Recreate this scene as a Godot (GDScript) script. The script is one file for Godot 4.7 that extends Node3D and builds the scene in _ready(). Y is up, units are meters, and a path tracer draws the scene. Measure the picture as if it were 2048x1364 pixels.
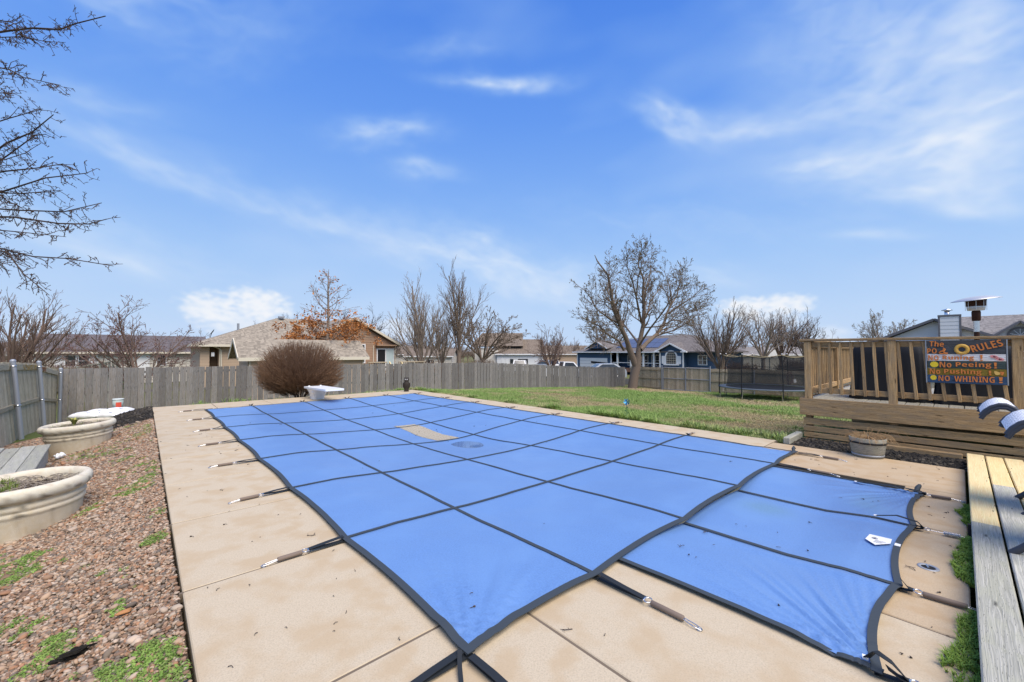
extends Node3D
# Backyard with a covered swimming pool. World axes follow the pool: x runs across it, -z along it away from the camera, y = 0 is the concrete deck.

var taken := {}
var rng := RandomNumberGenerator.new()
var M := {}
var noise := FastNoiseLite.new()

const EYE := Vector3(-1.106, 1.37, 1.513)
const YAW := -42.212

# ---------- naming and tree of things ----------
func numbered(called: String) -> String:
	var n: int = taken.get(called, 0)
	taken[called] = n + 1
	return called if n == 0 else "%s_%03d" % [called, n]

func tag(o: Node3D, label: String, category: String, group := "", kind := "") -> Node3D:
	if label: o.set_meta("label", label)
	if category: o.set_meta("category", category)
	if group: o.set_meta("group", group)
	if kind: o.set_meta("kind", kind)
	return o

func thing(called: String, label: String, category: String, where := Vector3.ZERO, turn := 0.0, group := "") -> Node3D:
	var o := Node3D.new()
	o.name = numbered(called)
	add_child(o)
	o.position = where
	o.rotation_degrees.y = turn
	return tag(o, label, category, group)

func put(called: String, mesh: Mesh, mat: Material, parent: Node3D = self, where := Transform3D()) -> MeshInstance3D:
	var o := MeshInstance3D.new()
	if parent == self:
		o.name = numbered(called)
	else:
		var k := 0
		var nm := called
		while parent.has_node(NodePath(nm)):
			k += 1
			nm = "%s_%03d" % [called, k]
		o.name = nm
	o.mesh = mesh
	o.material_override = mat
	parent.add_child(o)
	o.transform = where
	return o

# fast numbering for long runs of like pieces
func puts(called: String, k: int, mesh: Mesh, mat: Material, parent: Node3D, where: Transform3D) -> MeshInstance3D:
	var o := MeshInstance3D.new()
	o.name = called if k == 0 else "%s_%03d" % [called, k]
	o.mesh = mesh
	o.material_override = mat
	parent.add_child(o)
	o.transform = where
	return o

func structure(called: String, mesh: Mesh, mat: Material) -> MeshInstance3D:
	var o := put(called, mesh, mat)
	o.set_meta("kind", "structure")
	return o

func scatter(called: String, mesh: Mesh, mat: Material, xf: Array, cols: Array, parent: Node3D = self) -> MultiMeshInstance3D:
	var mm := MultiMesh.new()
	mm.transform_format = MultiMesh.TRANSFORM_3D
	mm.use_colors = cols.size() > 0
	mm.mesh = mesh
	mm.instance_count = xf.size()
	for i in xf.size():
		mm.set_instance_transform(i, xf[i])
		if cols.size(): mm.set_instance_color(i, cols[i])
	var o := MultiMeshInstance3D.new()
	o.name = numbered(called) if parent == self else called
	o.multimesh = mm
	o.material_override = mat
	parent.add_child(o)
	o.set_meta("kind", "stuff")
	return o

# ---------- survey: lateral position and depth seen from the tripod, in metres, turned into the pool's axes ----------
func site(lateral: float, depth: float, y := 0.0) -> Vector3:
	var c := cos(deg_to_rad(-YAW))
	var s := sin(deg_to_rad(-YAW))
	return Vector3(EYE.x + lateral * c + depth * s, y, EYE.z + lateral * s - depth * c)

func at(px: float, depth: float, y := 0.0) -> Vector3:
	return site((px - 1024.0) / 812.4 * depth, depth, y)

func up_at(py: float, depth: float) -> float:
	return 1.37 + (704.5 - py) / 812.4 * depth

# ---------- geometry ----------
func st0(flat := true) -> SurfaceTool:
	var st := SurfaceTool.new()
	st.begin(Mesh.PRIMITIVE_TRIANGLES)
	st.set_smooth_group(-1 if flat else 0)
	return st

func done(st: SurfaceTool) -> ArrayMesh:
	st.generate_normals()
	return st.commit()

func face(st: SurfaceTool, p: Array, n: Vector3, uv: Array = []) -> void:
	var c: Vector3 = (p[1] - p[0]).cross(p[2] - p[0])
	var flip := c.dot(n) > 0.0
	for i in range(1, p.size() - 1):
		var a := [0, i, i + 1] if not flip else [0, i + 1, i]
		for k in a:
			if uv.size(): st.set_uv(uv[k])
			st.add_vertex(p[k])

# a box with chamfered edges; g is the axis that the wood grain follows
func cbox(st: SurfaceTool, c: Vector3, s: Vector3, b := 0.0, g := 0, bs := Basis(), off := Vector2.ZERO) -> void:
	var h := s * 0.5
	var o1 := (g + 1) % 3
	var o2 := (g + 2) % 3
	var emit := func(p: Array, n: Vector3) -> void:
		var an := n.abs()
		var a := 0 if an.x >= an.y and an.x >= an.z else (1 if an.y >= an.z else 2)
		var q := []
		var uv := []
		for v in p:
			q.append(c + bs * v)
			if a == g: uv.append(Vector2(v[o1] * 0.25, v[o2]) + off)
			else: uv.append(Vector2(v[g], v[o2] if a == o1 else v[o1]) + off)
		face(st, q, bs * n, uv)
	for a in 3:
		var a1 := (a + 1) % 3
		var a2 := (a + 2) % 3
		for sg in [-1.0, 1.0]:
			var p := []
			for k in [[-1, -1], [1, -1], [1, 1], [-1, 1]]:
				var v := Vector3.ZERO
				v[a] = h[a] * sg
				v[a1] = (h[a1] - b) * k[0]
				v[a2] = (h[a2] - b) * k[1]
				p.append(v)
			var n := Vector3.ZERO
			n[a] = sg
			emit.call(p, n)
		if b > 0.0:
			for s1 in [-1.0, 1.0]:
				for s2 in [-1.0, 1.0]:
					var p := []
					for k in [[-1, 0], [1, 0], [1, 1], [-1, 1]]:
						var v := Vector3.ZERO
						v[a] = (h[a] - b) * k[0]
						v[a1] = (h[a1] if k[1] == 0 else h[a1] - b) * s1
						v[a2] = (h[a2] - b if k[1] == 0 else h[a2]) * s2
						p.append(v)
					var n := Vector3.ZERO
					n[a1] = s1
					n[a2] = s2
					emit.call(p, n)
	if b > 0.0:
		for sx in [-1.0, 1.0]:
			for sy in [-1.0, 1.0]:
				for sz in [-1.0, 1.0]:
					var e := Vector3(h.x * sx, h.y * sy, h.z * sz)
					var d := Vector3(b * sx, b * sy, b * sz)
					emit.call([e - Vector3(0, d.y, d.z), e - Vector3(d.x, 0, d.z), e - Vector3(d.x, d.y, 0)], Vector3(sx, sy, sz))

func box(s: Vector3, b := 0.0, g := 0, off := Vector2.ZERO, c := Vector3.ZERO) -> ArrayMesh:
	var st := st0()
	cbox(st, c, s, b, g, Basis(), off)
	return done(st)

# a tube along points with a radius at each
func tube(st: SurfaceTool, pts: Array, rad: Array, n := 8, caps := true) -> void:
	var rings := []
	var side := Vector3.ZERO
	var along := 0.0
	for i in pts.size():
		var d: Vector3 = (pts[mini(i + 1, pts.size() - 1)] - pts[maxi(i - 1, 0)]).normalized()
		if i == 0:
			side = d.cross(Vector3.UP if absf(d.y) < 0.9 else Vector3.RIGHT).normalized()
		else:
			side = (side - d * side.dot(d)).normalized()
			along += (pts[i] - pts[i - 1]).length()
		var up := d.cross(side)
		var ring := []
		var r: float = rad[mini(i, rad.size() - 1)]
		for k in n + 1:
			var a := TAU * k / n
			ring.append([pts[i] + (side * cos(a) + up * sin(a)) * r, Vector2(along, float(k) / n)])
		rings.append(ring)
	for i in pts.size() - 1:
		for k in n:
			var a = rings[i][k]
			var b = rings[i][k + 1]
			var c = rings[i + 1][k + 1]
			var d = rings[i + 1][k]
			var nn: Vector3 = (a[0] + c[0]) * 0.5 - (pts[i] + pts[i + 1]) * 0.5
			face(st, [a[0], b[0], c[0], d[0]], nn, [a[1], b[1], c[1], d[1]])
	if caps:
		for e in [0, pts.size() - 1]:
			var p := []
			for k in n: p.append(rings[e][k][0])
			var nn: Vector3 = pts[0] - pts[1] if e == 0 else pts[e] - pts[e - 1]
			var uv := []
			for k in n: uv.append(Vector2(0, 0))
			st.set_smooth_group(-1)
			face(st, p, nn, uv)
			st.set_smooth_group(0)

func tube_mesh(pts: Array, rad: Array, n := 8) -> ArrayMesh:
	var st := st0(false)
	tube(st, pts, rad, n)
	return done(st)

# turned shape: profile of (radius, height); an oval when sx, sz differ; colour by a callable
func lathe(prof: Array, n := 32, sx := 1.0, sz := 1.0, tint = null, wob := 0.0) -> ArrayMesh:
	var st := st0(false)
	for i in prof.size() - 1:
		for k in n:
			var p := []
			var uv := []
			for q in [[i, k], [i, k + 1], [i + 1, k + 1], [i + 1, k]]:
				var a: float = TAU * q[1] / n
				var r: float = prof[q[0]].x
				if wob > 0.0: r *= 1.0 + wob * noise.get_noise_3d(cos(a) * 60.0, prof[q[0]].y * 300.0, sin(a) * 60.0)
				p.append(Vector3(cos(a) * r * sx, prof[q[0]].y, sin(a) * r * sz))
				uv.append(Vector2(float(q[1]) / n * 4.0, q[0] * 0.1))
			var t: Vector2 = prof[i + 1] - prof[i]
			var am: float = TAU * (k + 0.5) / n
			var nn := Vector3(cos(am) * t.y, -t.x, sin(am) * t.y)
			if nn.length() < 1e-9: continue
			var c: Vector3 = (p[1] - p[0]).cross(p[2] - p[0])
			if c.length() < 1e-12: c = (p[2] - p[0]).cross(p[3] - p[0])
			var ord := [0, 1, 2, 0, 2, 3] if c.dot(nn) < 0.0 else [0, 2, 1, 0, 3, 2]
			for j in ord:
				if tint != null: st.set_color(tint.call(p[j], prof[i + (1 if j > 1 else 0)]))
				st.set_uv(uv[j])
				st.add_vertex(p[j])
	return done(st)

# an outline in x, y given thickness along z
func slab(outline: PackedVector2Array, z0: float, z1: float) -> ArrayMesh:
	var st := st0()
	var tris := Geometry2D.triangulate_polygon(outline)
	for e in [[z0, -1.0], [z1, 1.0]]:
		for i in range(0, tris.size(), 3):
			var p := []
			var uv := []
			for k in 3:
				var v := outline[tris[i + k]]
				p.append(Vector3(v.x, v.y, e[0]))
				uv.append(v)
			face(st, p, Vector3(0, 0, e[1] * signf(z1 - z0)), uv)
	var cw := Geometry2D.is_polygon_clockwise(outline)
	for i in outline.size():
		var a := outline[i]
		var b := outline[(i + 1) % outline.size()]
		var d := (b - a).normalized()
		var n := Vector3(-d.y, d.x, 0) if cw else Vector3(d.y, -d.x, 0)
		face(st, [Vector3(a.x, a.y, z0), Vector3(b.x, b.y, z0), Vector3(b.x, b.y, z1), Vector3(a.x, a.y, z1)], n, [a, b, b + Vector2(0, 0.1), a + Vector2(0, 0.1)])
	return done(st)

# ribbon of webbing lying along points (width across, thickness up)
func ribbon(st: SurfaceTool, pts: Array, w: float, th := 0.003, upv := Vector3.UP) -> void:
	var L := []
	for i in pts.size():
		var d: Vector3 = (pts[mini(i + 1, pts.size() - 1)] - pts[maxi(i - 1, 0)]).normalized()
		var s := d.cross(upv).normalized()
		var u := s.cross(d).normalized()
		L.append([pts[i] - s * w * 0.5, pts[i] + s * w * 0.5, u * th])
	var along := 0.0
	for i in pts.size() - 1:
		var a = L[i]
		var b = L[i + 1]
		var l: float = (pts[i + 1] - pts[i]).length()
		var uv := [Vector2(along, 0), Vector2(along, w), Vector2(along + l, w), Vector2(along + l, 0)]
		st.set_smooth_group(0)
		face(st, [a[0] + a[2], a[1] + a[2], b[1] + b[2], b[0] + b[2]], a[2], uv)
		st.set_smooth_group(-1)
		face(st, [a[0], a[0] + a[2], b[0] + b[2], b[0]], a[0] - a[1], uv)
		face(st, [a[1], a[1] + a[2], b[1] + b[2], b[1]], a[1] - a[0], uv)
		face(st, [a[0], a[1], b[1], b[0]], -a[2], uv)
		along += l

# ---------- materials ----------
func mat(c: Color, rough := 0.8, tex: Texture2D = null, metal := 0.0) -> StandardMaterial3D:
	var m := StandardMaterial3D.new()
	m.albedo_color = c.linear_to_srgb()
	m.roughness = rough
	m.metallic = metal
	if tex: m.albedo_texture = tex
	m.metallic_specular = 0.4
	return m

func lin(r: float, g: float, b: float) -> Color:
	return Color(r, g, b)

func tri(m: StandardMaterial3D, scale: float) -> StandardMaterial3D:
	m.uv1_triplanar = true
	m.uv1_world_triplanar = true
	m.uv1_scale = Vector3.ONE * scale
	return m

func bump(m: StandardMaterial3D, tex: Texture2D, cm: float) -> StandardMaterial3D:
	m.heightmap_enabled = true
	m.heightmap_texture = tex
	m.heightmap_scale = cm
	return m

func fnl(freq: float, sd: int, oct := 3) -> FastNoiseLite:
	var n := FastNoiseLite.new()
	n.seed = sd
	n.frequency = freq
	n.fractal_octaves = oct
	n.noise_type = FastNoiseLite.TYPE_SIMPLEX_SMOOTH
	return n

# tileable noise value: blends across the edges
func tiled(n: FastNoiseLite, x: float, y: float, w: float, h: float) -> float:
	var fx := x / w
	var fy := y / h
	var a := lerpf(n.get_noise_2d(x, y), n.get_noise_2d(x - w, y), fx)
	var b := lerpf(n.get_noise_2d(x, y - h), n.get_noise_2d(x - w, y - h), fx)
	return lerpf(a, b, fy)

# wood: u runs with the grain. Multiplied by the material's own colour
func wood_tex(sd: int, dark: Color, light: Color, stain: Color, stain_amt: float, knots: int, crack: float) -> Array:
	var W := 512
	var H := 512
	var im := Image.create(W, H, false, Image.FORMAT_RGB8)
	var hm := Image.create(W, H, false, Image.FORMAT_L8)
	var n1 := fnl(0.03, sd, 3)
	var n2 := fnl(0.012, sd + 1, 3)
	var n3 := fnl(0.15, sd + 2, 2)
	var r := RandomNumberGenerator.new()
	r.seed = sd
	var ks := []
	for i in knots: ks.append(Vector3(r.randf() * W, r.randf() * H, r.randf_range(5, 11)))
	for y in H:
		for x in W:
			var yy := float(y)
			var kd := 0.0
			for k in ks:
				var dx: float = (x - k.x) * 0.55
				var dy: float = y - k.y
				var d := sqrt(dx * dx + dy * dy)
				if d < 60.0:
					yy += signf(dy) * k.z * 1.3 * exp(-d * d / (k.z * k.z * 5.0))
					if d < k.z * 1.2: kd = maxf(kd, 1.0 - d / (k.z * 1.2))
			var wob := n2.get_noise_2d(x * 0.35, yy * 1.2) * 14.0
			var g := n1.get_noise_2d(x * 0.12, (yy + wob) * 4.5)
			var f := n3.get_noise_2d(x * 0.09, yy * 3.5)
			var ex := minf(x, W - 1 - x) / 24.0
			var t := clampf(0.52 + g * 0.75 + f * 0.35, 0.0, 1.0)
			var c := dark.lerp(light, t)
			var s := clampf(n2.get_noise_2d(x * 0.5 + 700.0, y * 0.9) * 2.0 + 0.25, 0.0, 1.0) * stain_amt
			c = c.lerp(stain, s)
			c = c.lerp(dark * 0.45, kd * 0.9)
			var cr := n1.get_noise_2d(x * 0.05 + 300.0, yy * 2.2 + 90.0)
			var ck := 0.0
			if absf(cr) < 0.012 * crack: ck = 1.0
			c = c.lerp(dark * 0.3, ck * 0.8)
			im.set_pixel(x, y, c)
			hm.set_pixel(x, y, Color.from_hsv(0, 0, clampf(0.35 + t * 0.5 - ck * 0.35 - kd * 0.1, 0.0, 1.0)))
	return [ImageTexture.create_from_image(im), ImageTexture.create_from_image(hm)]

# speckled mineral surface, tileable
func grain_tex(sd: int, W: int, base: Color, spot: Color, spot_amt: float, blotch: Color, blotch_amt: float, fine := 0.35, coarse := 0.012) -> Array:
	var im := Image.create(W, W, false, Image.FORMAT_RGB8)
	var hm := Image.create(W, W, false, Image.FORMAT_L8)
	var n1 := fnl(fine, sd, 2)
	var n2 := fnl(coarse, sd + 5, 4)
	for y in W:
		for x in W:
			var a := n1.get_noise_2d(x, y)
			var b := tiled(n2, x, y, W, W)
			var c := base * (1.0 + a * 0.13)
			c = c.lerp(spot, clampf((a - 0.25) * 3.0, 0.0, 1.0) * spot_amt)
			c = c.lerp(blotch, clampf(b * 2.4 + 0.25, 0.0, 1.0) * blotch_amt)
			im.set_pixel(x, y, c)
			hm.set_pixel(x, y, Color.from_hsv(0, 0, clampf(0.5 + a * 0.45 + b * 0.1, 0.0, 1.0)))
	return [ImageTexture.create_from_image(im), ImageTexture.create_from_image(hm)]

# roofing: courses of tabs in mixed tones; one tile is 2 m by 2 m
func shingle_tex() -> Array:
	var W := 512
	var im := Image.create(W, W, false, Image.FORMAT_RGB8)
	var hm := Image.create(W, W, false, Image.FORMAT_L8)
	var r := RandomNumberGenerator.new()
	r.seed = 77
	var n := fnl(0.2, 3, 2)
	for row in 14:
		var y0 := int(row * W / 14.0)
		var y1 := int((row + 1) * W / 14.0)
		var x := 0
		while x < W:
			var w := r.randi_range(22, 52)
			var t := r.randf_range(0.76, 1.0)
			for yy in range(y0, y1):
				for xx in range(x, mini(x + w, W)):
					var v := t * (1.0 + n.get_noise_2d(xx, yy) * 0.25)
					if yy > y1 - 4: v *= 0.6
					im.set_pixel(xx, yy, Color(v, v, v))
					hm.set_pixel(xx, yy, Color.from_hsv(0, 0, float(yy - y0) / (y1 - y0)))
			x += w
	return [ImageTexture.create_from_image(im), ImageTexture.create_from_image(hm)]

func brick_tex() -> Array:
	var W := 256
	var im := Image.create(W, W, false, Image.FORMAT_RGB8)
	var hm := Image.create(W, W, false, Image.FORMAT_L8)
	var r := RandomNumberGenerator.new()
	r.seed = 5
	im.fill(Color(0.62, 0.56, 0.5))
	for row in 16:
		for k in 6:
			var t := r.randf_range(0.75, 1.1)
			var c := Color(0.55, 0.4, 0.32) * t
			var x0 := int(k * W / 5.0 + (row % 2) * W / 10.0)
			for yy in range(row * 16 + 2, row * 16 + 16):
				for xx in range(x0 + 2, x0 + W / 5):
					im.set_pixel(posmod(xx, W), yy, c)
					hm.set_pixel(posmod(xx, W), yy, Color.WHITE)
	return [ImageTexture.create_from_image(im), ImageTexture.create_from_image(hm)]

func make_materials() -> void:
	var wg := wood_tex(11, Color(0.50, 0.50, 0.50), Color(0.80, 0.79, 0.78), Color(0.66, 0.60, 0.52), 0.25, 5, 1.0)
	var wb := wood_tex(23, Color(0.53, 0.45, 0.34), Color(0.86, 0.76, 0.60), Color(0.62, 0.57, 0.50), 0.55, 3, 0.8)
	var ws := wood_tex(51, Color(0.66, 0.66, 0.63), Color(0.90, 0.89, 0.86), Color(0.80, 0.80, 0.73), 0.5, 3, 0.35)
	var wn := wood_tex(37, Color(0.86, 0.76, 0.56), Color(0.95, 0.90, 0.74), Color(0.89, 0.88, 0.70), 0.4, 2, 0.0)
	for e in [["fence_grey", wg, lin(0.53, 0.515, 0.495)], ["fence_grey_b", wg, lin(0.42, 0.405, 0.39)], ["fence_grey_c", wg, lin(0.63, 0.605, 0.575)],
			["fence_old", wg, lin(1.10, 1.0, 0.74)], ["fence_old_b", wg, lin(0.88, 0.80, 0.58)], ["fence_old_c", wg, lin(1.28, 1.18, 0.88)],
			["fence_tan", wg, lin(1.12, 0.96, 0.68)], ["fence_tan_b", wg, lin(0.92, 0.78, 0.55)], ["fence_tan_c", wg, lin(1.30, 1.12, 0.82)],
			["silver", ws, lin(0.74, 0.74, 0.70)], ["silver_b", ws, lin(0.62, 0.62, 0.57)],
			["deck_wood", wb, lin(0.86, 0.76, 0.63)], ["deck_wood_b", wb, lin(0.70, 0.61, 0.50)], ["deck_wood_c", wb, lin(1.0, 0.87, 0.70)], ["deck_top", ws, lin(0.62, 0.59, 0.53)],
			["pine", wn, lin(0.92, 0.88, 0.80)], ["pine_b", wn, lin(0.98, 0.90, 0.76)]]:
		var m := mat(e[2], 0.85, e[1][0])
		m.uv1_scale = Vector3(0.9, 2.6, 1)
		bump(m, e[1][1], 0.25)
		M[e[0]] = m
	var cc := grain_tex(3, 512, Color(0.80, 0.745, 0.655), Color(0.62, 0.55, 0.46), 0.35, Color(0.755, 0.67, 0.55), 0.65)
	M.concrete = bump(tri(mat(lin(0.85, 0.835, 0.79), 0.9, cc[0]), 0.55), cc[1], 0.05)
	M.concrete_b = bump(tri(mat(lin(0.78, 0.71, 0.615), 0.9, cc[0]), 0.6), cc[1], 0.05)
	var sv := grain_tex(8, 512, Color(0.87, 0.85, 0.81), Color(0.60, 0.56, 0.50), 0.5, Color(0.82, 0.77, 0.67), 0.5, 0.4, 0.02)
	var m1 := bump(tri(mat(lin(0.95, 0.95, 0.95), 0.92, sv[0]), 1.6), sv[1], 0.35)
	m1.vertex_color_use_as_albedo = true
	M.cast = m1
	var fb := grain_tex(15, 512, Color(0.93, 0.94, 0.97), Color(1, 1, 1), 0.15, Color(1.0, 1.0, 1.0), 0.5, 0.5, 0.008)
	var cv := bump(tri(mat(lin(0.142, 0.272, 0.53), 0.38, fb[0]), 0.35), fb[1], 0.02)
	cv.vertex_color_use_as_albedo = true
	cv.metallic_specular = 0.72
	M.cover = cv
	M.web = bump(mat(lin(0.042, 0.054, 0.066), 0.7), fb[1], 0.05)
	M.web_black = mat(lin(0.018, 0.022, 0.026), 0.65)
	var sh := shingle_tex()
	for e in [["roof_tan", lin(0.40, 0.345, 0.27)], ["roof_grey", lin(0.30, 0.28, 0.265)], ["roof_dark", lin(0.175, 0.15, 0.15)], ["roof_brown", lin(0.27, 0.215, 0.165)], ["roof_slate", lin(0.23, 0.205, 0.19)]]:
		var m := mat(e[1], 0.95, sh[0])
		m.uv1_scale = Vector3(0.5, 0.5, 1)
		M[e[0]] = bump(m, sh[1], 1.0)
	var br := brick_tex()
	M.brick = mat(lin(0.85, 0.8, 0.78), 0.9, br[0])
	M.brick.uv1_scale = Vector3(0.9, 0.9, 1)
	var bk := grain_tex(31, 256, Color(0.62, 0.57, 0.52), Color(0.35, 0.31, 0.28), 0.7, Color(0.5, 0.44, 0.38), 0.6, 0.25, 0.05)
	for e in [["bark", lin(0.70, 0.65, 0.61)], ["bark_grey", lin(0.92, 0.90, 0.89)], ["bark_red", lin(0.66, 0.56, 0.545)], ["bark_dark", lin(0.25, 0.21, 0.20)], ["bark_brown", lin(0.80, 0.58, 0.43)]]:
		M[e[0]] = bump(tri(mat(e[1], 0.95, bk[0]), 2.0), bk[1], 0.8)
	M.leaf_rust = mat(lin(0.40, 0.165, 0.055), 0.8)
	M.leaf_rust.backlight_enabled = true
	M.leaf_rust.backlight = Color(0.3, 0.16, 0.05)
	M.leaf_rust.vertex_color_use_as_albedo = true
	M.tint = mat(lin(1, 1, 1), 0.85)
	M.tint.vertex_color_use_as_albedo = true
	M.tint.backlight_enabled = false
	M.blade = mat(lin(1, 1, 1), 0.75)
	M.blade.vertex_color_use_as_albedo = true
	M.blade.backlight_enabled = true
	M.blade.backlight = Color(0.35, 0.35, 0.2)
	var gd := grain_tex(41, 512, Color(0.72, 0.72, 0.66), Color(0.45, 0.42, 0.33), 0.6, Color(0.9, 0.84, 0.7), 0.5, 0.3, 0.03)
	M.ground = bump(tri(mat(lin(1, 1, 1), 0.97, gd[0]), 0.6), gd[1], 2.0)
	M.ground.vertex_color_use_as_albedo = true
	M.soil = bump(tri(mat(lin(0.20, 0.14, 0.10), 0.97, gd[0]), 1.5), gd[1], 2.0)
	M.mulch = bump(tri(mat(lin(0.05, 0.044, 0.038), 0.97, gd[0]), 2.0), gd[1], 3.0)
	M.steel = mat(lin(0.33, 0.35, 0.38), 0.5, null, 0.35)
	M.chrome = mat(lin(0.7, 0.7, 0.7), 0.25, null, 1.0)
	M.stain_steel = mat(lin(0.58, 0.58, 0.58), 0.4, null, 0.55)
	M.rusty = bump(tri(mat(lin(0.17, 0.085, 0.06), 0.7, bk[0], 0.3), 3.0), bk[1], 0.1)
	M.white = mat(lin(0.78, 0.78, 0.77), 0.6)
	M.plastic_white = mat(lin(0.80, 0.81, 0.82), 0.35)
	M.trim_tan = mat(lin(0.66, 0.60, 0.48), 0.7)
	M.side_tan = mat(lin(0.50, 0.375, 0.265), 0.8)
	M.side_brown = mat(lin(0.345, 0.225, 0.15), 0.8)
	M.side_white = mat(lin(0.74, 0.74, 0.73), 0.75)
	M.side_blue = mat(lin(0.05, 0.095, 0.165), 0.75)
	M.side_cream = mat(lin(0.62, 0.58, 0.50), 0.8)
	M.trim_grey = mat(lin(0.16, 0.155, 0.165), 0.7)
	M.glass = mat(lin(0.03, 0.035, 0.04), 0.08)
	M.glass.metallic_specular = 0.8
	M.dark = mat(lin(0.012, 0.013, 0.015), 0.6)
	M.black_cloth = bump(tri(mat(lin(0.014, 0.016, 0.02), 0.75), 2.0), fb[1], 0.2)
	M.sleeve = mat(lin(0.19, 0.145, 0.115), 0.75)
	M.frame_dark = mat(lin(0.05, 0.053, 0.065), 0.45)
	M.solar = mat(lin(0.10, 0.11, 0.15), 0.12)
	M.solar.metallic_specular = 1.0
	M.net = mat(lin(0.018, 0.021, 0.025), 0.9)
	M.net.transparency = BaseMaterial3D.TRANSPARENCY_ALPHA
	M.net.albedo_color.a = 0.5
	M.asphalt = tri(mat(lin(0.09, 0.09, 0.09), 0.95, gd[0]), 0.5)
	M.red = mat(lin(0.70, 0.10, 0.06), 0.6)
	M.owl = bump(tri(mat(lin(0.10, 0.095, 0.09), 0.7, bk[0]), 8.0), bk[1], 0.4)

func _ready() -> void:
	rng.seed = 2024
	noise.seed = 7
	noise.frequency = 0.03
	noise.fractal_octaves = 3
	var cam := Camera3D.new()
	cam.name = "camera"
	add_child(cam)
	cam.position = EYE
	cam.rotation_degrees = Vector3(1.5826, YAW, 0)
	cam.fov = 80.03
	cam.near = 0.05
	cam.far = 1500.0
	cam.current = true
	var we := WorldEnvironment.new()
	we.name = "world_environment"
	var env := Environment.new()
	env.background_mode = Environment.BG_SKY
	var sky := Sky.new()
	var pm := PanoramaSkyMaterial.new()
	pm.panorama = ImageTexture.create_from_image(sky_image())
	sky.sky_material = pm
	env.sky = sky
	env.background_energy_multiplier = 1.0
	env.tonemap_mode = Environment.TONE_MAPPER_LINEAR
	env.tonemap_exposure = 1.0
	env.sdfgi_enabled = true
	env.ssao_enabled = true
	env.ssil_enabled = true
	we.environment = env
	add_child(we)
	# sun behind thin high cloud: soft shadows
	var sun := DirectionalLight3D.new()
	sun.name = "sun"
	sun.light_color = Color(1.0, 0.955, 0.89)
	sun.light_energy = 1.6
	sun.light_angular_distance = 55.0
	sun.shadow_enabled = true
	add_child(sun)
	sun.rotation_degrees = Vector3(-58, -4, 0)
	make_materials()
	build_ground()
	build_deck()
	build_everything()

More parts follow.
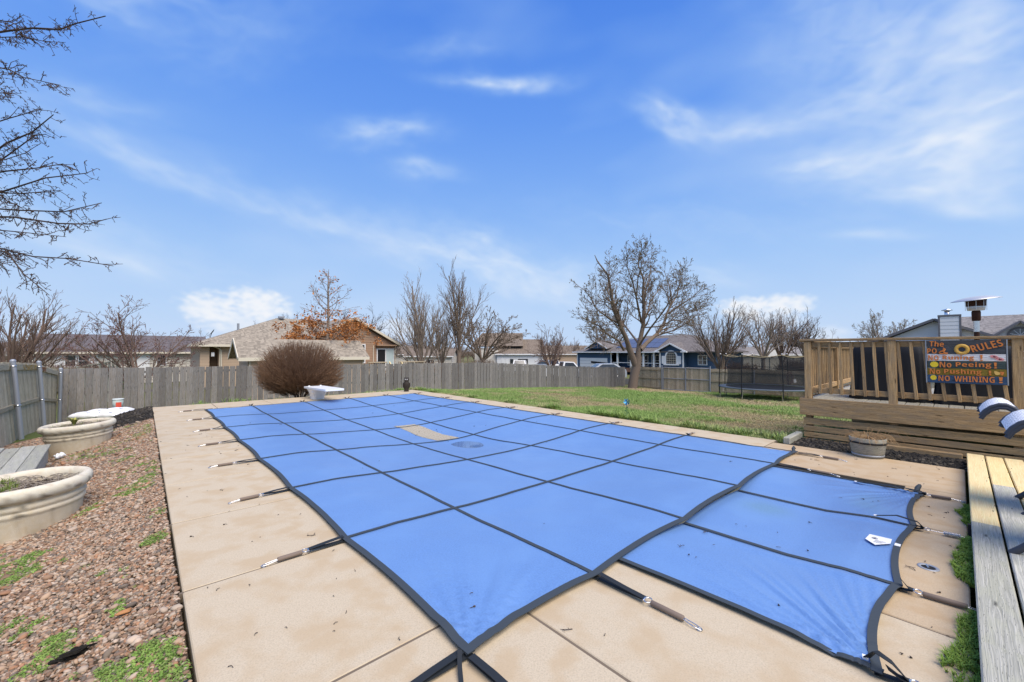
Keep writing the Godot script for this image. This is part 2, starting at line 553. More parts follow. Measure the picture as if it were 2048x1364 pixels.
# ---------- sky ----------
func sky_image() -> Image:
	var W := 2048
	var H := 1024
	var buf := PackedFloat32Array()
	buf.resize(W * 512 * 3)
	var stops := [[0.0, Color(0.775, 0.855, 0.965)], [5.0, Color(0.735, 0.84, 0.972)], [12.0, Color(0.64, 0.785, 0.972)], [20.0, Color(0.52, 0.70, 0.96)], [30.0, Color(0.405, 0.61, 0.94)], [42.0, Color(0.315, 0.53, 0.905)], [90.0, Color(0.24, 0.43, 0.82)]]
	var nv := fnl(0.018, 90, 4)
	for j in 512:
		var el := 90.0 - (j + 0.5) * 180.0 / H
		var c := Color()
		for k in stops.size() - 1:
			if el >= stops[k][0] and el <= stops[k + 1][0]:
				c = stops[k][1].lerp(stops[k + 1][1], (el - stops[k][0]) / (stops[k + 1][0] - stops[k][0]))
		for i in W:
			var az := (i + 0.5) * 360.0 / W
			# a thin high veil, drawn out in streaks
			var a := deg_to_rad(az)
			var v := nv.get_noise_3d(cos(a) * 60.0 + el * 0.6, sin(a) * 60.0 - el * 0.4, el * 2.6)
			var t := clampf(v * 0.5 + 0.02, 0.0, 0.4)
			var o := (j * W + i) * 3
			buf[o] = lerpf(c.r, 0.86, t)
			buf[o + 1] = lerpf(c.g, 0.905, t)
			buf[o + 2] = lerpf(c.b, 0.985, t)
	var strokes := [[-7.8, 20.5, 5.3, 18.1, 1.2, 0.34, 0],[4.4, 18.4, 26.7, 15, 1.7, 0.26, 0],[24.1, 15.4, 51.8, 9.6, 2.5, 0.4, 0],[40.5, 11.1, 53.1, 6.5, 2, 0.25, 0],[-5.1, 9.7, 1.6, 8, 1.1, 0.3, 0],[-9.9, 22, 0.8, 24.2, 1.1, 0.2, 0],[33.7, 33.8, 48.4, 33.9, 0.8, 0.55, 0],[19.6, 26.5, 30.6, 28.4, 1.2, 0.42, 0],[26, 23.8, 34.1, 23.9, 1, 0.3, 0],[26.5, 35.9, 40.5, 37.7, 1.2, 0.16, 0],[60, 30.2, 68.5, 25.9, 1.5, 0.45, 0],[67.4, 26.6, 79.8, 24.9, 1.2, 0.38, 0],[78, 26.4, 89.9, 26.7, 2.5, 0.34, 0],[89.3, 27.7, 94.4, 26.4, 3.2, 0.4, 0],[75.9, 20.7, 86.3, 19.9, 2, 0.45, 0],[84.4, 19.6, 94.2, 18.9, 2.6, 0.62, 0],[89.8, 21.4, 94.3, 21.2, 2.4, 0.45, 0],[82.3, 17.4, 94.1, 13.8, 1.5, 0.45, 0],[88, 14.3, 94, 12.3, 0.8, 0.35, 0],[81.3, 12.7, 87.2, 11.6, 0.5, 0.3, 0],[63.6, 10.4, 72.7, 8.7, 1.2, 0.2, 0],[2.9, 5.7, 7.9, 4.9, 1.5, 0.9, 1],[6.9, 6.6, 13.5, 5.7, 1.5, 0.95, 1],[4.6, 3.6, 12.4, 3.9, 1.4, 0.65, 1],[22.9, 3.6, 30.1, 3.1, 1.2, 0.5, 1],[69.4, 5.6, 74.7, 5.5, 1.2, 1, 1],[73.7, 5.9, 78.9, 5.7, 1, 0.95, 1],[71.6, 4.3, 78.1, 3.7, 0.9, 0.6, 1],[78.5, 2, 82, 1.8, 1.1, 0.4, 1],[-8.9, 2.9, -5.9, 2.1, 1.4, 0.3, 1],[-2, 27.7, 14.1, 35.6, 2.4, 0.12, 0],[51.1, 18.6, 82.2, 13.1, 2.3, 0.1, 0],[80, 27, 98, 22, 5.0, 0.3, 0],[76, 34, 97, 30, 4.5, 0.26, 0],[84, 17, 98, 16, 3.0, 0.22, 0]]
	# the same kinds of cloud go on round the rest of the sky
	var r := RandomNumberGenerator.new()
	r.seed = 12
	for k in 34:
		var az := r.randf_range(100.0, 345.0)
		var el := r.randf_range(9.0, 48.0)
		var l := r.randf_range(8.0, 24.0)
		var tilt := r.randf_range(-5.0, 5.0)
		strokes.append([az - l, el + tilt, az + l, el - tilt, r.randf_range(1.0, 3.2), r.randf_range(0.25, 0.6), 0])
	for k in 9:
		var az := r.randf_range(105.0, 340.0)
		var l := r.randf_range(3.0, 6.0)
		strokes.append([az - l, r.randf_range(4.0, 6.5), az + l, r.randf_range(4.0, 6.0), r.randf_range(0.9, 1.5), r.randf_range(0.6, 1.0), 1])
	var n1 := fnl(0.055, 33, 4)
	var n2 := fnl(0.16, 34, 4)
	for s in strokes:
		var p0 := Vector2(s[0], s[1])
		var p1 := Vector2(s[2], s[3])
		var mid := (p0 + p1) * 0.5
		var k := cos(deg_to_rad(mid.y))
		var d := Vector2((p1.x - p0.x) * k, p1.y - p0.y)
		var hl := d.length() * 0.5
		d = d.normalized()
		var w: float = s[4]
		var reach := 2.6
		var ex := (absf(d.x) * hl + absf(d.y) * w) * reach + w * 2.0
		var ey := (absf(d.y) * hl + absf(d.x) * w) * reach + w
		for j in range(maxi(0, int((90.0 - mid.y - ey) * H / 180.0)), mini(511, int((90.0 - mid.y + ey) * H / 180.0) + 1)):
			var el := 90.0 - (j + 0.5) * 180.0 / H
			for ii in range(int(floor((mid.x - ex / k) * W / 360.0)), int(floor((mid.x + ex / k) * W / 360.0))):
				var az := (ii + 0.5) * 360.0 / W
				var q := Vector2((az - mid.x) * k, el - mid.y)
				var u := q.dot(d)
				var v := q.x * -d.y + q.y * d.x
				var al := 0.0
				if s[6] == 1:
					var bil := n2.get_noise_2d(az * 5.0, el * 9.0) * 0.9 + n1.get_noise_2d(az * 9.0, el * 14.0) * 0.5
					var vv := v / w + (0.35 if v < 0.0 else 0.0)
					var e := u * u / (hl * hl * 1.1) + vv * vv
					al = smoothstep(0.85, -0.25, e * 0.62 - bil * 0.55 - 0.12)
				else:
					var warp := n1.get_noise_2d(u * 1.6 + s[0], v * 3.0 + s[1]) * w * 1.1
					var vv := (v + warp) / w
					var uu := u / hl
					var st := n2.get_noise_2d(u * 1.5 + 50.0, (v + warp * 0.5) * 4.0 + s[0] * 3.0)
					al = exp(-uu * uu * 0.9 - vv * vv * (0.8 if vv > 0.0 else 1.3)) * clampf(0.85 + st * 0.55, 0.0, 1.3)
				al = clampf(al * s[5] * (1.0 if s[6] == 1 else 1.3), 0.0, 0.97)
				if al < 0.004: continue
				var o := (j * W + posmod(ii, W)) * 3
				var wc := Color(0.955, 0.965, 0.985) if s[6] == 1 else Color(0.925, 0.95, 0.99)
				buf[o] = lerpf(buf[o], wc.r, al)
				buf[o + 1] = lerpf(buf[o + 1], wc.g, al)
				buf[o + 2] = lerpf(buf[o + 2], wc.b, al)
	var bytes := PackedByteArray()
	bytes.resize(W * H * 3)
	for i in buf.size(): bytes[i] = int(clampf(buf[i] * 255.0 + fmod(i * 0.618034, 1.0), 0.0, 255.0))
	for i in range(buf.size(), bytes.size(), 3):
		bytes[i] = 150
		bytes[i + 1] = 148
		bytes[i + 2] = 128
	return Image.create_from_data(W, H, false, Image.FORMAT_RGB8, bytes)

# ---------- ground ----------
func ground_y(x: float, z: float) -> float:
	var dr := maxf(0.0, x - 6.2) * 0.078
	var dl := maxf(0.0, -0.92 - x) * 0.29
	var db := maxf(0.0, -12.0 - z) * 0.155
	var df := maxf(0.0, z - 4.0) * 0.05
	var h := -sqrt(dr * dr + dl * dl + db * db + df * df)
	h = -1.5 * (1.0 - exp(-pow(-h / 1.5, 1.0) * (1.0 + 0.5 * pow(clampf(-h / 1.5, 0.0, 1.5), 2.0)))) if h < 0.0 else 0.0
	var far := clampf((Vector2(x - 10.0, z + 8.0).length() - 30.0) / 60.0, 0.0, 1.0)
	var dd := Vector2(maxf(0.0, maxf(x - 6.3, -0.95 - x)), maxf(0.0, maxf(-12.0 - z, z - 6.0))).length()
	return h - 0.03 - far * 0.25 + noise.get_noise_2d(x * 8.0, z * 8.0) * 0.05 * clampf(dd, 0.0, 1.0)

func grass_mix(x: float, z: float) -> float:   # 0 straw, 1 green
	var v := noise.get_noise_2d(x * 5.0 + 40.0, z * 5.0) * 1.2 + noise.get_noise_2d(x * 22.0, z * 22.0) * 0.8 + 0.74
	# worn strip beside the wooden deck, the shaded ground under the trampoline, and a dry line along the fence
	v -= 1.1 * exp(-pow((x - 8.6) / 2.6, 2.0) - pow((z + 1.4) / 1.0, 2.0))
	v -= 0.5 * exp(-pow((x - 20.0) / 3.5, 2.0) - pow((z + 5.0) / 2.2, 2.0))
	v -= 0.45 * exp(-pow((x - 22.0) / 3.0, 2.0) - pow((z + 11.5) / 3.0, 2.0))
	v += 0.35 * exp(-pow((x - 9.0) / 2.5, 2.0) - pow((z + 3.6) / 1.2, 2.0))
	return clampf(v, 0.0, 1.0)

func sheet(xs: PackedFloat32Array, zs: PackedFloat32Array, hf: Callable, cf = null, hole := Rect2()) -> ArrayMesh:
	var nx := xs.size()
	var nz := zs.size()
	var v := PackedVector3Array()
	var nn := PackedVector3Array()
	var cs := PackedColorArray()
	var uv := PackedVector2Array()
	var ix := PackedInt32Array()
	var hs := PackedFloat32Array()
	hs.resize(nx * nz)
	for j in nz:
		for i in nx:
			hs[j * nx + i] = hf.call(xs[i], zs[j])
	for j in nz:
		for i in nx:
			v.append(Vector3(xs[i], hs[j * nx + i], zs[j]))
			var i0 := maxi(i - 1, 0)
			var i1 := mini(i + 1, nx - 1)
			var j0 := maxi(j - 1, 0)
			var j1 := mini(j + 1, nz - 1)
			nn.append(Vector3(-(hs[j * nx + i1] - hs[j * nx + i0]) / (xs[i1] - xs[i0]), 1.0, -(hs[j1 * nx + i] - hs[j0 * nx + i]) / (zs[j1] - zs[j0])).normalized())
			uv.append(Vector2(xs[i], zs[j]))
			if cf != null: cs.append(cf.call(xs[i], zs[j]))
	for j in nz - 1:
		for i in nx - 1:
			if hole.has_area() and hole.has_point(Vector2((xs[i] + xs[i + 1]) * 0.5, (zs[j] + zs[j + 1]) * 0.5)): continue
			var a := j * nx + i
			ix.append_array(PackedInt32Array([a, a + 1, a + nx, a + 1, a + nx + 1, a + nx]))
	var ar := []
	ar.resize(Mesh.ARRAY_MAX)
	ar[Mesh.ARRAY_VERTEX] = v
	ar[Mesh.ARRAY_NORMAL] = nn
	ar[Mesh.ARRAY_TEX_UV] = uv
	if cs.size(): ar[Mesh.ARRAY_COLOR] = cs
	ar[Mesh.ARRAY_INDEX] = ix
	var m := ArrayMesh.new()
	m.add_surface_from_arrays(Mesh.PRIMITIVE_TRIANGLES, ar)
	return m

func grid(a: float, b: float, step: float) -> PackedFloat32Array:
	var o := PackedFloat32Array()
	var n := maxi(1, int(round((b - a) / step)))
	for i in n + 1: o.append(lerpf(a, b, float(i) / n))
	return o

func build_ground() -> void:
	var xs := PackedFloat32Array([-400, -200, -100, -60, -40, -28, -20, -14, -10, -7, -5])
	xs.append_array(grid(-4.0, 28.0, 0.4))
	xs.append_array(PackedFloat32Array([30, 33, 37, 42, 48, 56, 66, 80, 100, 140, 200, 400]))
	var zs := PackedFloat32Array([-400, -200, -140, -100, -80, -66, -56, -48, -42, -37, -33, -30, -27])
	zs.append_array(grid(-25.0, 6.0, 0.4))
	zs.append_array(PackedFloat32Array([8, 11, 15, 20, 30, 45, 70, 110, 200, 400]))
	var cf := func(x: float, z: float) -> Color:
		var t := grass_mix(x, z)
		if x > 27.0 or z < -22.0 or z > 7.0 or x < -4.5: t = clampf(0.5 + noise.get_noise_2d(x * 3.0, z * 3.0), 0.15, 0.8)
		return lin(0.36, 0.29, 0.165).lerp(lin(0.20, 0.27, 0.08), t)
	var hf := func(x: float, z: float) -> float:
		if x > -0.9 and x < 6.3 and z > -12.0 and z < 5.0: return -0.14
		return ground_y(x, z)
	var hole := Rect2(0.2, -10.6, 5.0, 10.5)
	structure("ground", sheet(xs, zs, hf, cf, hole), M.ground)
	# street in front of the houses beyond the right fence
	var rs := func(x: float, z: float) -> float: return ground_y(x, z) + 0.012
	structure("road", sheet(grid(30.0, 38.0, 2.0), grid(-120.0, 40.0, 4.0), rs), M.asphalt)
	structure("gravel_bed", sheet(grid(-3.35, -0.93, 0.11), grid(-12.2, 5.0, 0.2), func(x, z): return ground_y(x, z) + 0.02), M.soil)
	structure("mulch_slope", sheet(grid(-1.95, -0.935, 0.08), grid(-12.5, -9.3, 0.1), mulch_y), M.mulch)
	structure("mulch_bed", sheet(grid(6.03, 6.72, 0.08), grid(-0.22, 1.53, 0.08), func(x, z): return -0.03 + 0.02 * noise.get_noise_2d(x * 90.0, z * 90.0)), M.mulch)

func mulch_y(x: float, z: float) -> float:
	var k := clampf((x + 1.95) / 1.0, 0.0, 1.0) * clampf((-9.3 - z) / 1.2, 0.0, 1.0)
	return ground_y(x, z) - 0.02 + 0.03 * noise.get_noise_2d(x * 60.0, z * 60.0) + 0.04 * k + clampf(-0.06 - ground_y(x, z), 0.0, 0.6) * k * k * 0.85 * clampf((z + 13.4) / 1.4, 0.0, 1.0)

# a slab of the concrete surround: bevelled edges, with corners cut where given
func slab_piece(x0: float, x1: float, z0: float, z1: float, deck: Node3D) -> void:
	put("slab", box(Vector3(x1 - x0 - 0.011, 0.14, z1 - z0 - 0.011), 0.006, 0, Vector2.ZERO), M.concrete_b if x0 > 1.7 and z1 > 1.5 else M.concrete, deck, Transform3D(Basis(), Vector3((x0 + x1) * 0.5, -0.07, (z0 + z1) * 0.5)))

func build_deck() -> void:
	var deck := Node3D.new()
	deck.name = "concrete_deck"
	add_child(deck)
	deck.set_meta("kind", "structure")
	var zs := [-12.0, -10.35, -9.1, -7.83, -6.55, -5.27, -4.0, -2.74, -1.5, -0.27, 1.53]
	for i in range(1, 9): slab_piece(-0.92, 0.36, zs[i], zs[i + 1], deck)
	slab_piece(-0.92, 0.42, -0.27, 1.53, deck)
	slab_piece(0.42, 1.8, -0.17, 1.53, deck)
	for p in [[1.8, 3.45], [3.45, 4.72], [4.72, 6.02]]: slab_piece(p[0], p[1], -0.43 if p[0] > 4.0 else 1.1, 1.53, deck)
	var zr := [-12.0, -10.35, -8.4, -6.4, -4.4, -2.4, -0.43]
	for i in range(1, 6): slab_piece(5.02, 6.22, zr[i], zr[i + 1], deck)
	for k in 6: slab_piece(-0.92 + k * 1.19, -0.92 + (k + 1) * 1.19, -12.0, -10.35, deck)
	# dirt-filled joints between the slabs
	var jt := mat(lin(0.16, 0.125, 0.09), 0.95)
	for z in [-10.35, -9.1, -7.83, -6.55, -5.27, -4.0, -2.74, -1.5, -0.27]: put("joint", box(Vector3(1.3, 0.05, 0.02)), jt, deck, Transform3D(Basis(), Vector3(-0.28, -0.029, z)))
	for x in [0.42, 1.8, 3.45, 4.72]: put("joint", box(Vector3(0.02, 0.05, 1.7 if x < 1.0 else (0.45 if x < 4.0 else 1.95))), jt, deck, Transform3D(Basis(), Vector3(x, -0.029, 0.69 if x < 1.0 else (1.31 if x < 4.0 else 0.55))))
	for z in [-10.35, -8.4, -6.4, -4.4, -2.4, -0.43]: put("joint", box(Vector3(1.2, 0.05, 0.02)), jt, deck, Transform3D(Basis(), Vector3(5.62, -0.029, z)))
	# the shell of the pool under its cover
	var st := st0()
	cbox(st, Vector3(2.7, -1.6, -5.4), Vector3(4.9, 0.1, 10.4))
	cbox(st, Vector3(0.3, -0.85, -5.4), Vector3(0.1, 1.5, 10.4))
	cbox(st, Vector3(5.1, -0.85, -5.4), Vector3(0.1, 1.5, 10.4))
	cbox(st, Vector3(2.7, -0.85, -10.5), Vector3(4.7, 1.5, 0.1))
	cbox(st, Vector3(2.7, -0.85, -0.24), Vector3(4.7, 1.4, 0.1))
	structure("pool_basin", done(st), M.plastic_white)
	cut_rings(deck)

func cut_rings(deck: Node3D) -> void:
	# the worn round fitting let into the concrete near the cover's tag
	var o := thing("anchor_socket", "worn round metal socket sunk in the tan concrete between cover and boardwalk", "floor fitting", Vector3(2.62, 0.0, 1.35))
	put("ring", lathe([Vector2(0.052, 0.001), Vector2(0.05, 0.005), Vector2(0.038, 0.005), Vector2(0.034, 0.002), Vector2(0.03, -0.01)], 24), M.steel, o)
	put("hole", lathe([Vector2(0.033, 0.002), Vector2(0.0, 0.0015)], 20), M.dark, o)
	put("plug", tube_mesh([Vector3(-0.015, 0.003, 0.005), Vector3(0.02, 0.006, -0.01)], [0.007, 0.005], 6), M.chrome, o)

# ---------- the cover ----------
const COLS := [0.0, 0.949, 2.156, 3.368, 4.576, 5.431]
const ROWS := [0.0, -1.503, -2.974, -4.456, -5.942, -7.368, -8.847, -10.48]

func span(u: float, kn: Array) -> float:    # 0 at the ends of a bay, 1 in its middle
	for i in kn.size() - 1:
		var a: float = kn[i]
		var b: float = kn[i + 1]
		if (u - a) * (u - b) <= 0.0:
			var t := (u - a) / (b - a)
			return 4.0 * t * (1.0 - t)
	return 0.0

func crease(x: float, z: float, cx: float, cz: float, ax: float, az: float) -> float:
	var d := Vector2((x - cx) * ax, (z - cz) * az)
	var r := d.length()
	if r > 1.1 or r < 0.01: return 0.0
	var th := atan2(d.y, d.x)
	return 0.03 * noise.get_noise_2d(th * 330.0 + cx * 77.0, r * 14.0 + cz * 31.0) * smoothstep(0.02, 0.16, r) * pow(1.0 - r / 1.1, 1.4)

func cover_y(x: float, z: float) -> float:
	var s := smoothstep(0.0, 1.0, clampf((x - 0.40) / 2.1, 0.0, 1.0)) * smoothstep(0.0, 1.0, clampf((5.0 - x) / 2.1, 0.0, 1.0))
	var lx := clampf((x - 0.40) / 0.7, 0.0, 1.0) * clampf((5.0 - x) / 0.7, 0.0, 1.0)
	var lz := clampf((-0.28 - z) / 0.9, 0.0, 1.0) * clampf((z + 10.2) / 0.9, 0.0, 1.0)
	var t := smoothstep(0.0, 1.0, clampf((-0.28 - z) / 3.6, 0.0, 1.0)) * smoothstep(0.0, 1.0, clampf((z + 10.2) / 3.6, 0.0, 1.0))
	var y := 0.022 - 0.085 * s * t - 0.03 * lx * lz
	# the low pocket in the middle where the drain panel lies
	y -= (0.055 * exp(-pow((x - 2.9) / 0.9, 2.0) - pow((z + 4.8) / 1.3, 2.0)) + 0.035 * exp(-pow((x - 2.95) / 0.45, 2.0) - pow((z + 3.85) / 0.5, 2.0))) * lx
	y -= 0.012 * span(x, COLS) * span(z, ROWS) * lx * lz
	y += noise.get_noise_2d(x * 30.0, z * 30.0) * 0.006 + noise.get_noise_2d(x * 110.0, z * 90.0) * 0.0016
	y += crease(x, z, 0.0, 0.0, 1, 1) + crease(x, z, 5.43, 0.0, 1, 1) * 0.6 + crease(x, z, 0.0, -10.48, 1, 1) * 0.6 + crease(x, z, 5.43, -10.48, 1, 1) * 0.6
	return y

func step_y(x: float, z: float) -> float:
	var s := clampf((x - 1.7) / 0.6, 0.0, 1.0) * clampf((4.1 - x) / 0.6, 0.0, 1.0) * clampf((1.0 - z) / 0.3, 0.0, 1.0)
	var y := 0.02 - 0.035 * s
	# long tension folds beside each strap
	for c in [2.14, 3.33]:
		y += 0.012 * exp(-pow((x - c + 0.07) / 0.05, 2.0)) * clampf(z, 0.0, 1.0)
	y += crease(x, z, 1.22, 1.27, 1, 1) * 1.2 + crease(x, z, 4.45, 1.27, 1, 1)
	y += noise.get_noise_2d(x * 60.0, z * 30.0) * 0.004
	return y

# where the scalloped left, right, near and far edges run
func edge_x0(z: float) -> float: return 0.028 * span(z, ROWS)
func edge_x1(z: float) -> float: return 5.431 - 0.02 * span(z, ROWS)
func edge_z0(x: float) -> float: return -0.034 * span(x, COLS)
func edge_z1(x: float) -> float: return -10.48 + 0.045 * span(x, COLS)
func step_zr(x: float) -> float: return 1.25 - 0.055 * span(x, [1.22, 2.14, 3.33, 4.45])

func patch_mesh(nu: int, nv: int, pos: Callable) -> ArrayMesh:
	var v := PackedVector3Array()
	var nn := PackedVector3Array()
	var uv := PackedVector2Array()
	var cs := PackedColorArray()
	var ix := PackedInt32Array()
	for j in nv + 1:
		for i in nu + 1:
			v.append(pos.call(float(i) / nu, float(j) / nv))
	for j in nv + 1:
		for i in nu + 1:
			var a := v[j * (nu + 1) + maxi(i - 1, 0)]
			var b := v[j * (nu + 1) + mini(i + 1, nu)]
			var c := v[maxi(j - 1, 0) * (nu + 1) + i]
			var d := v[mini(j + 1, nv) * (nu + 1) + i]
			var n := (b - a).cross(d - c).normalized()
			if n.y < 0.0: n = -n
			nn.append(n)
			var p := v[j * (nu + 1) + i]
			uv.append(Vector2(p.x, p.z))
			cs.append(cover_tint(p.x, p.z))
	for j in nv:
		for i in nu:
			var a := j * (nu + 1) + i
			var q := [a, a + 1, a + nu + 1, a + 1, a + nu + 2, a + nu + 1]
			if (v[a + 1] - v[a]).cross(v[a + nu + 1] - v[a]).y > 0.0: q = [a, a + nu + 1, a + 1, a + 1, a + nu + 1, a + nu + 2]
			ix.append_array(PackedInt32Array(q))
	var ar := []
	ar.resize(Mesh.ARRAY_MAX)
	ar[Mesh.ARRAY_VERTEX] = v
	ar[Mesh.ARRAY_NORMAL] = nn
	ar[Mesh.ARRAY_TEX_UV] = uv
	ar[Mesh.ARRAY_COLOR] = cs
	ar[Mesh.ARRAY_INDEX] = ix
	var m := ArrayMesh.new()
	m.add_surface_from_arrays(Mesh.PRIMITIVE_TRIANGLES, ar)
	return m

# dust and silt that lies on the vinyl, and sheen painted along its left edge
func cover_tint(x: float, z: float) -> Color:
	var c := Color(1, 1, 1)
	var n := noise.get_noise_2d(x * 40.0, z * 40.0)
	c = c.lerp(Color(1.5, 1.32, 1.12), clampf(0.10 + n * 0.22 + 0.16 * noise.get_noise_2d(x * 7.0, z * 7.0), 0.0, 0.4))
	if x < 0.44 + 0.03 * n and z < -0.9: c = c.lerp(Color(1.75, 1.5, 1.2), 0.38 * smoothstep(-0.9, -2.6, z))  # paler left strip: sheen of fabric lying flat on the coping, painted in
	# pale scuffs that run out of the stretched corners
	for e in [Vector2(0, 0), Vector2(1.25, 1.25)]:
		var dv: Vector2 = Vector2(x, z) - e
		var rr: float = dv.length()
		if rr < 1.3: c = c.lerp(Color(2.6, 2.2, 1.5), clampf((noise.get_noise_2d(atan2(dv.y, dv.x) * 420.0, rr * 26.0) - 0.12) * 4.0, 0.0, 0.75) * (1.0 - rr / 1.3))
	# tan silt dried on the step part and by its tag
	var s := exp(-pow((x - 3.05 + n * 0.1) / 0.16, 2.0) - pow((z - 0.33) / 0.17, 2.0)) * 0.8
	s += exp(-pow((x - 3.05 + n * 0.2) / 0.40, 2.0) - pow((z - 0.22) / 0.28, 2.0)) * 0.22
	s += exp(-pow((x - 3.75) / 0.28, 2.0) - pow((z - 0.95) / 0.16, 2.0)) * clampf(0.55 + n, 0.0, 0.8)
	s += exp(-pow((x - 2.45) / 0.3, 2.0) - pow((z + 1.75) / 0.1, 2.0)) * 0.12
	return c.lerp(Color(4.6, 2.2, 0.75), clampf(s, 0.0, 0.8))

func build_cover() -> void:
	var o := thing("pool_cover", "blue vinyl safety cover with black strap grid stretched over the pool", "pool cover")
	var main := func(u: float, v: float) -> Vector3:
		var x := lerpf(0.0, 5.431, u)
		var z := lerpf(0.0, -10.48, v)
		var zz := lerpf(edge_z0(x), edge_z1(x), v)
		var xx := lerpf(edge_x0(zz), edge_x1(zz), u)
		return Vector3(xx, cover_y(xx, zz), zz)
	var fab := put("fabric", patch_mesh(210, 400, main), M.cover, o)
	var stp := func(u: float, v: float) -> Vector3:
		var x := lerpf(1.22 + 0.02 * sin(v * PI), 4.45, u)
		var z := lerpf(edge_z0(x) - 0.02, step_zr(x), v)
		return Vector3(x, minf(step_y(x, z), 1.0) - 0.004 * (1.0 - v), z)
	put("step_fabric", patch_mesh(150, 70, stp), M.cover, o)
	# straps
	for k in range(1, 5):
		var pts := []
		for i in 141:
			var z := lerpf(edge_z0(COLS[k]), edge_z1(COLS[k]), i / 140.0)
			pts.append(Vector3(COLS[k], cover_y(COLS[k], z) + 0.003, z))
		var st := st0()
		ribbon(st, pts, 0.031)
		put("strap", done(st), M.web, o)
	for k in range(1, 7):
		var pts := []
		for i in 81:
			var x := lerpf(edge_x0(ROWS[k]), edge_x1(ROWS[k]), i / 80.0)
			pts.append(Vector3(x, cover_y(x, ROWS[k]) + 0.006, ROWS[k]))
		var st := st0()
		ribbon(st, pts, 0.031)
		put("strap", done(st), M.web, o)
	for c in [2.14, 3.33]:
		var pts := []
		for i in 41:
			var z := lerpf(edge_z0(c), step_zr(c) - 0.02, i / 40.0)
			pts.append(Vector3(c, step_y(c, z) + 0.006, z))
		var st := st0()
		ribbon(st, pts, 0.034)
		put("strap", done(st), M.web, o)
	# bound edges
	var edges := [[], [], [], [], [], [], []]
	for i in 161:
		var t := i / 160.0
		var z := lerpf(0.02, -10.5, t)
		edges[0].append(Vector3(edge_x0(z), cover_y(0.02, z) + 0.005, z))
		edges[1].append(Vector3(edge_x1(z), cover_y(5.4, z) + 0.005, z))
		var x := lerpf(-0.02, 5.45, t)
		edges[2].append(Vector3(x, cover_y(x, -0.02) + 0.010, edge_z0(x)))
		edges[3].append(Vector3(x, cover_y(x, -10.46) + 0.005, edge_z1(x)))
		var xs := lerpf(1.19, 4.47, t)
		edges[4].append(Vector3(xs, step_y(xs, step_zr(xs)) + 0.008, step_zr(xs)))
		var zs := lerpf(-0.03, 1.27, t)
		edges[5].append(Vector3(1.22 + 0.02 * sin(t * PI), step_y(1.24, zs) + 0.005, zs))
		edges[6].append(Vector3(4.45, step_y(4.42, zs) + 0.005, zs))
	for i in 7:
		var st := st0()
		ribbon(st, edges[i], [0.042, 0.038, 0.046, 0.036, 0.036, 0.036, 0.028][i], 0.004)
		put("binding", done(st), M.web, o)
	# drain panel of sand-coloured mesh that has collected silt
	var dr := func(u: float, v: float) -> Vector3:
		var x := lerpf(2.64, 3.06, v) + 0.02 * sin(u * 7.0)
		var z := lerpf(-6.12, -4.50, u) + (v - 0.5) * 0.06
		return Vector3(x, cover_y(x, z) + 0.0035 + 0.004 * noise.get_noise_2d(x * 300.0, z * 300.0), z)
	var sd := grain_tex(55, 256, Color(0.74, 0.70, 0.62), Color(0.88, 0.86, 0.80), 0.8, Color(0.58, 0.54, 0.46), 0.7, 0.45, 0.03)
	put("drain_panel", patch_mesh(50, 16, dr), bump(tri(mat(lin(0.85, 0.85, 0.85), 0.95, sd[0]), 3.0), sd[1], 0.6), o)
	# rainwater standing beside it
	var wt := mat(lin(0.02, 0.07, 0.2), 0.04)
	wt.transparency = BaseMaterial3D.TRANSPARENCY_ALPHA
	wt.albedo_color.a = 0.25
	var wl := 1.0
	for i in 20:
		for j in 20: wl = minf(wl, cover_y(2.6 + i * 0.035, -4.2 + j * 0.035) + 0.014)
	var w := func(u: float, v: float) -> Vector3:
		var a := u * TAU
		var r := v
		return Vector3(2.95 + cos(a) * r * 0.7, wl, -3.82 + sin(a) * r * 0.62)
	put("rainwater", patch_mesh(48, 6, w), wt, o)
	# sewn label
	var lab := slab(PackedVector2Array([Vector2(0, 0), Vector2(0.12, 0.01), Vector2(0.13, 0.13), Vector2(0.07, 0.2), Vector2(-0.0, 0.1)]), 0.0, 0.0012)
	var lp := put("label", lab, M.white, o, Transform3D(Basis(Vector3(0, 0, -1), Vector3(-1, 0, 0), Vector3(0, 1, 0)), Vector3(2.88, 0.034, 1.16)))
	var ink := mat(lin(0.12, 0.13, 0.16), 0.8)
	var ls := st0()
	tube(ls, ring_points(Vector3(0.085, 0.075, 0.002), 0.015, 18), [0.0022], 4, false)
	cbox(ls, Vector3(0.085, 0.075, 0.002), Vector3(0.014, 0.012, 0.001))
	for k in 5: cbox(ls, Vector3(0.05 + 0.004 * k, 0.105 + 0.012 * k, 0.0016), Vector3(0.055 - k * 0.004, 0.003, 0.0008))
	put("print", done(ls), ink, lp)
	put("stitched_tag", box(Vector3(0.05, 0.002, 0.03)), M.white, o, Transform3D(Basis(), Vector3(2.79, 0.036, step_zr(2.79))))

func ring_points(c: Vector3, r: float, n: int) -> Array:
	var p := []
	for i in n + 1: p.append(c + Vector3(cos(TAU * i / n), sin(TAU * i / n), 0) * r)
	return p

# ---------- strap ends: webbing, buckle, spring in a brown sleeve, eye over a brass stud ----------
func spring_mesh(l: float, r: float, turns: int) -> ArrayMesh:
	var p := []
	for i in turns * 8 + 1:
		var t := float(i) / (turns * 8)
		p.append(Vector3(t * l, r + r * 1.0 * sin(i * TAU / 8.0), r * cos(i * TAU / 8.0)))
	return tube_mesh(p, [0.0028], 5)

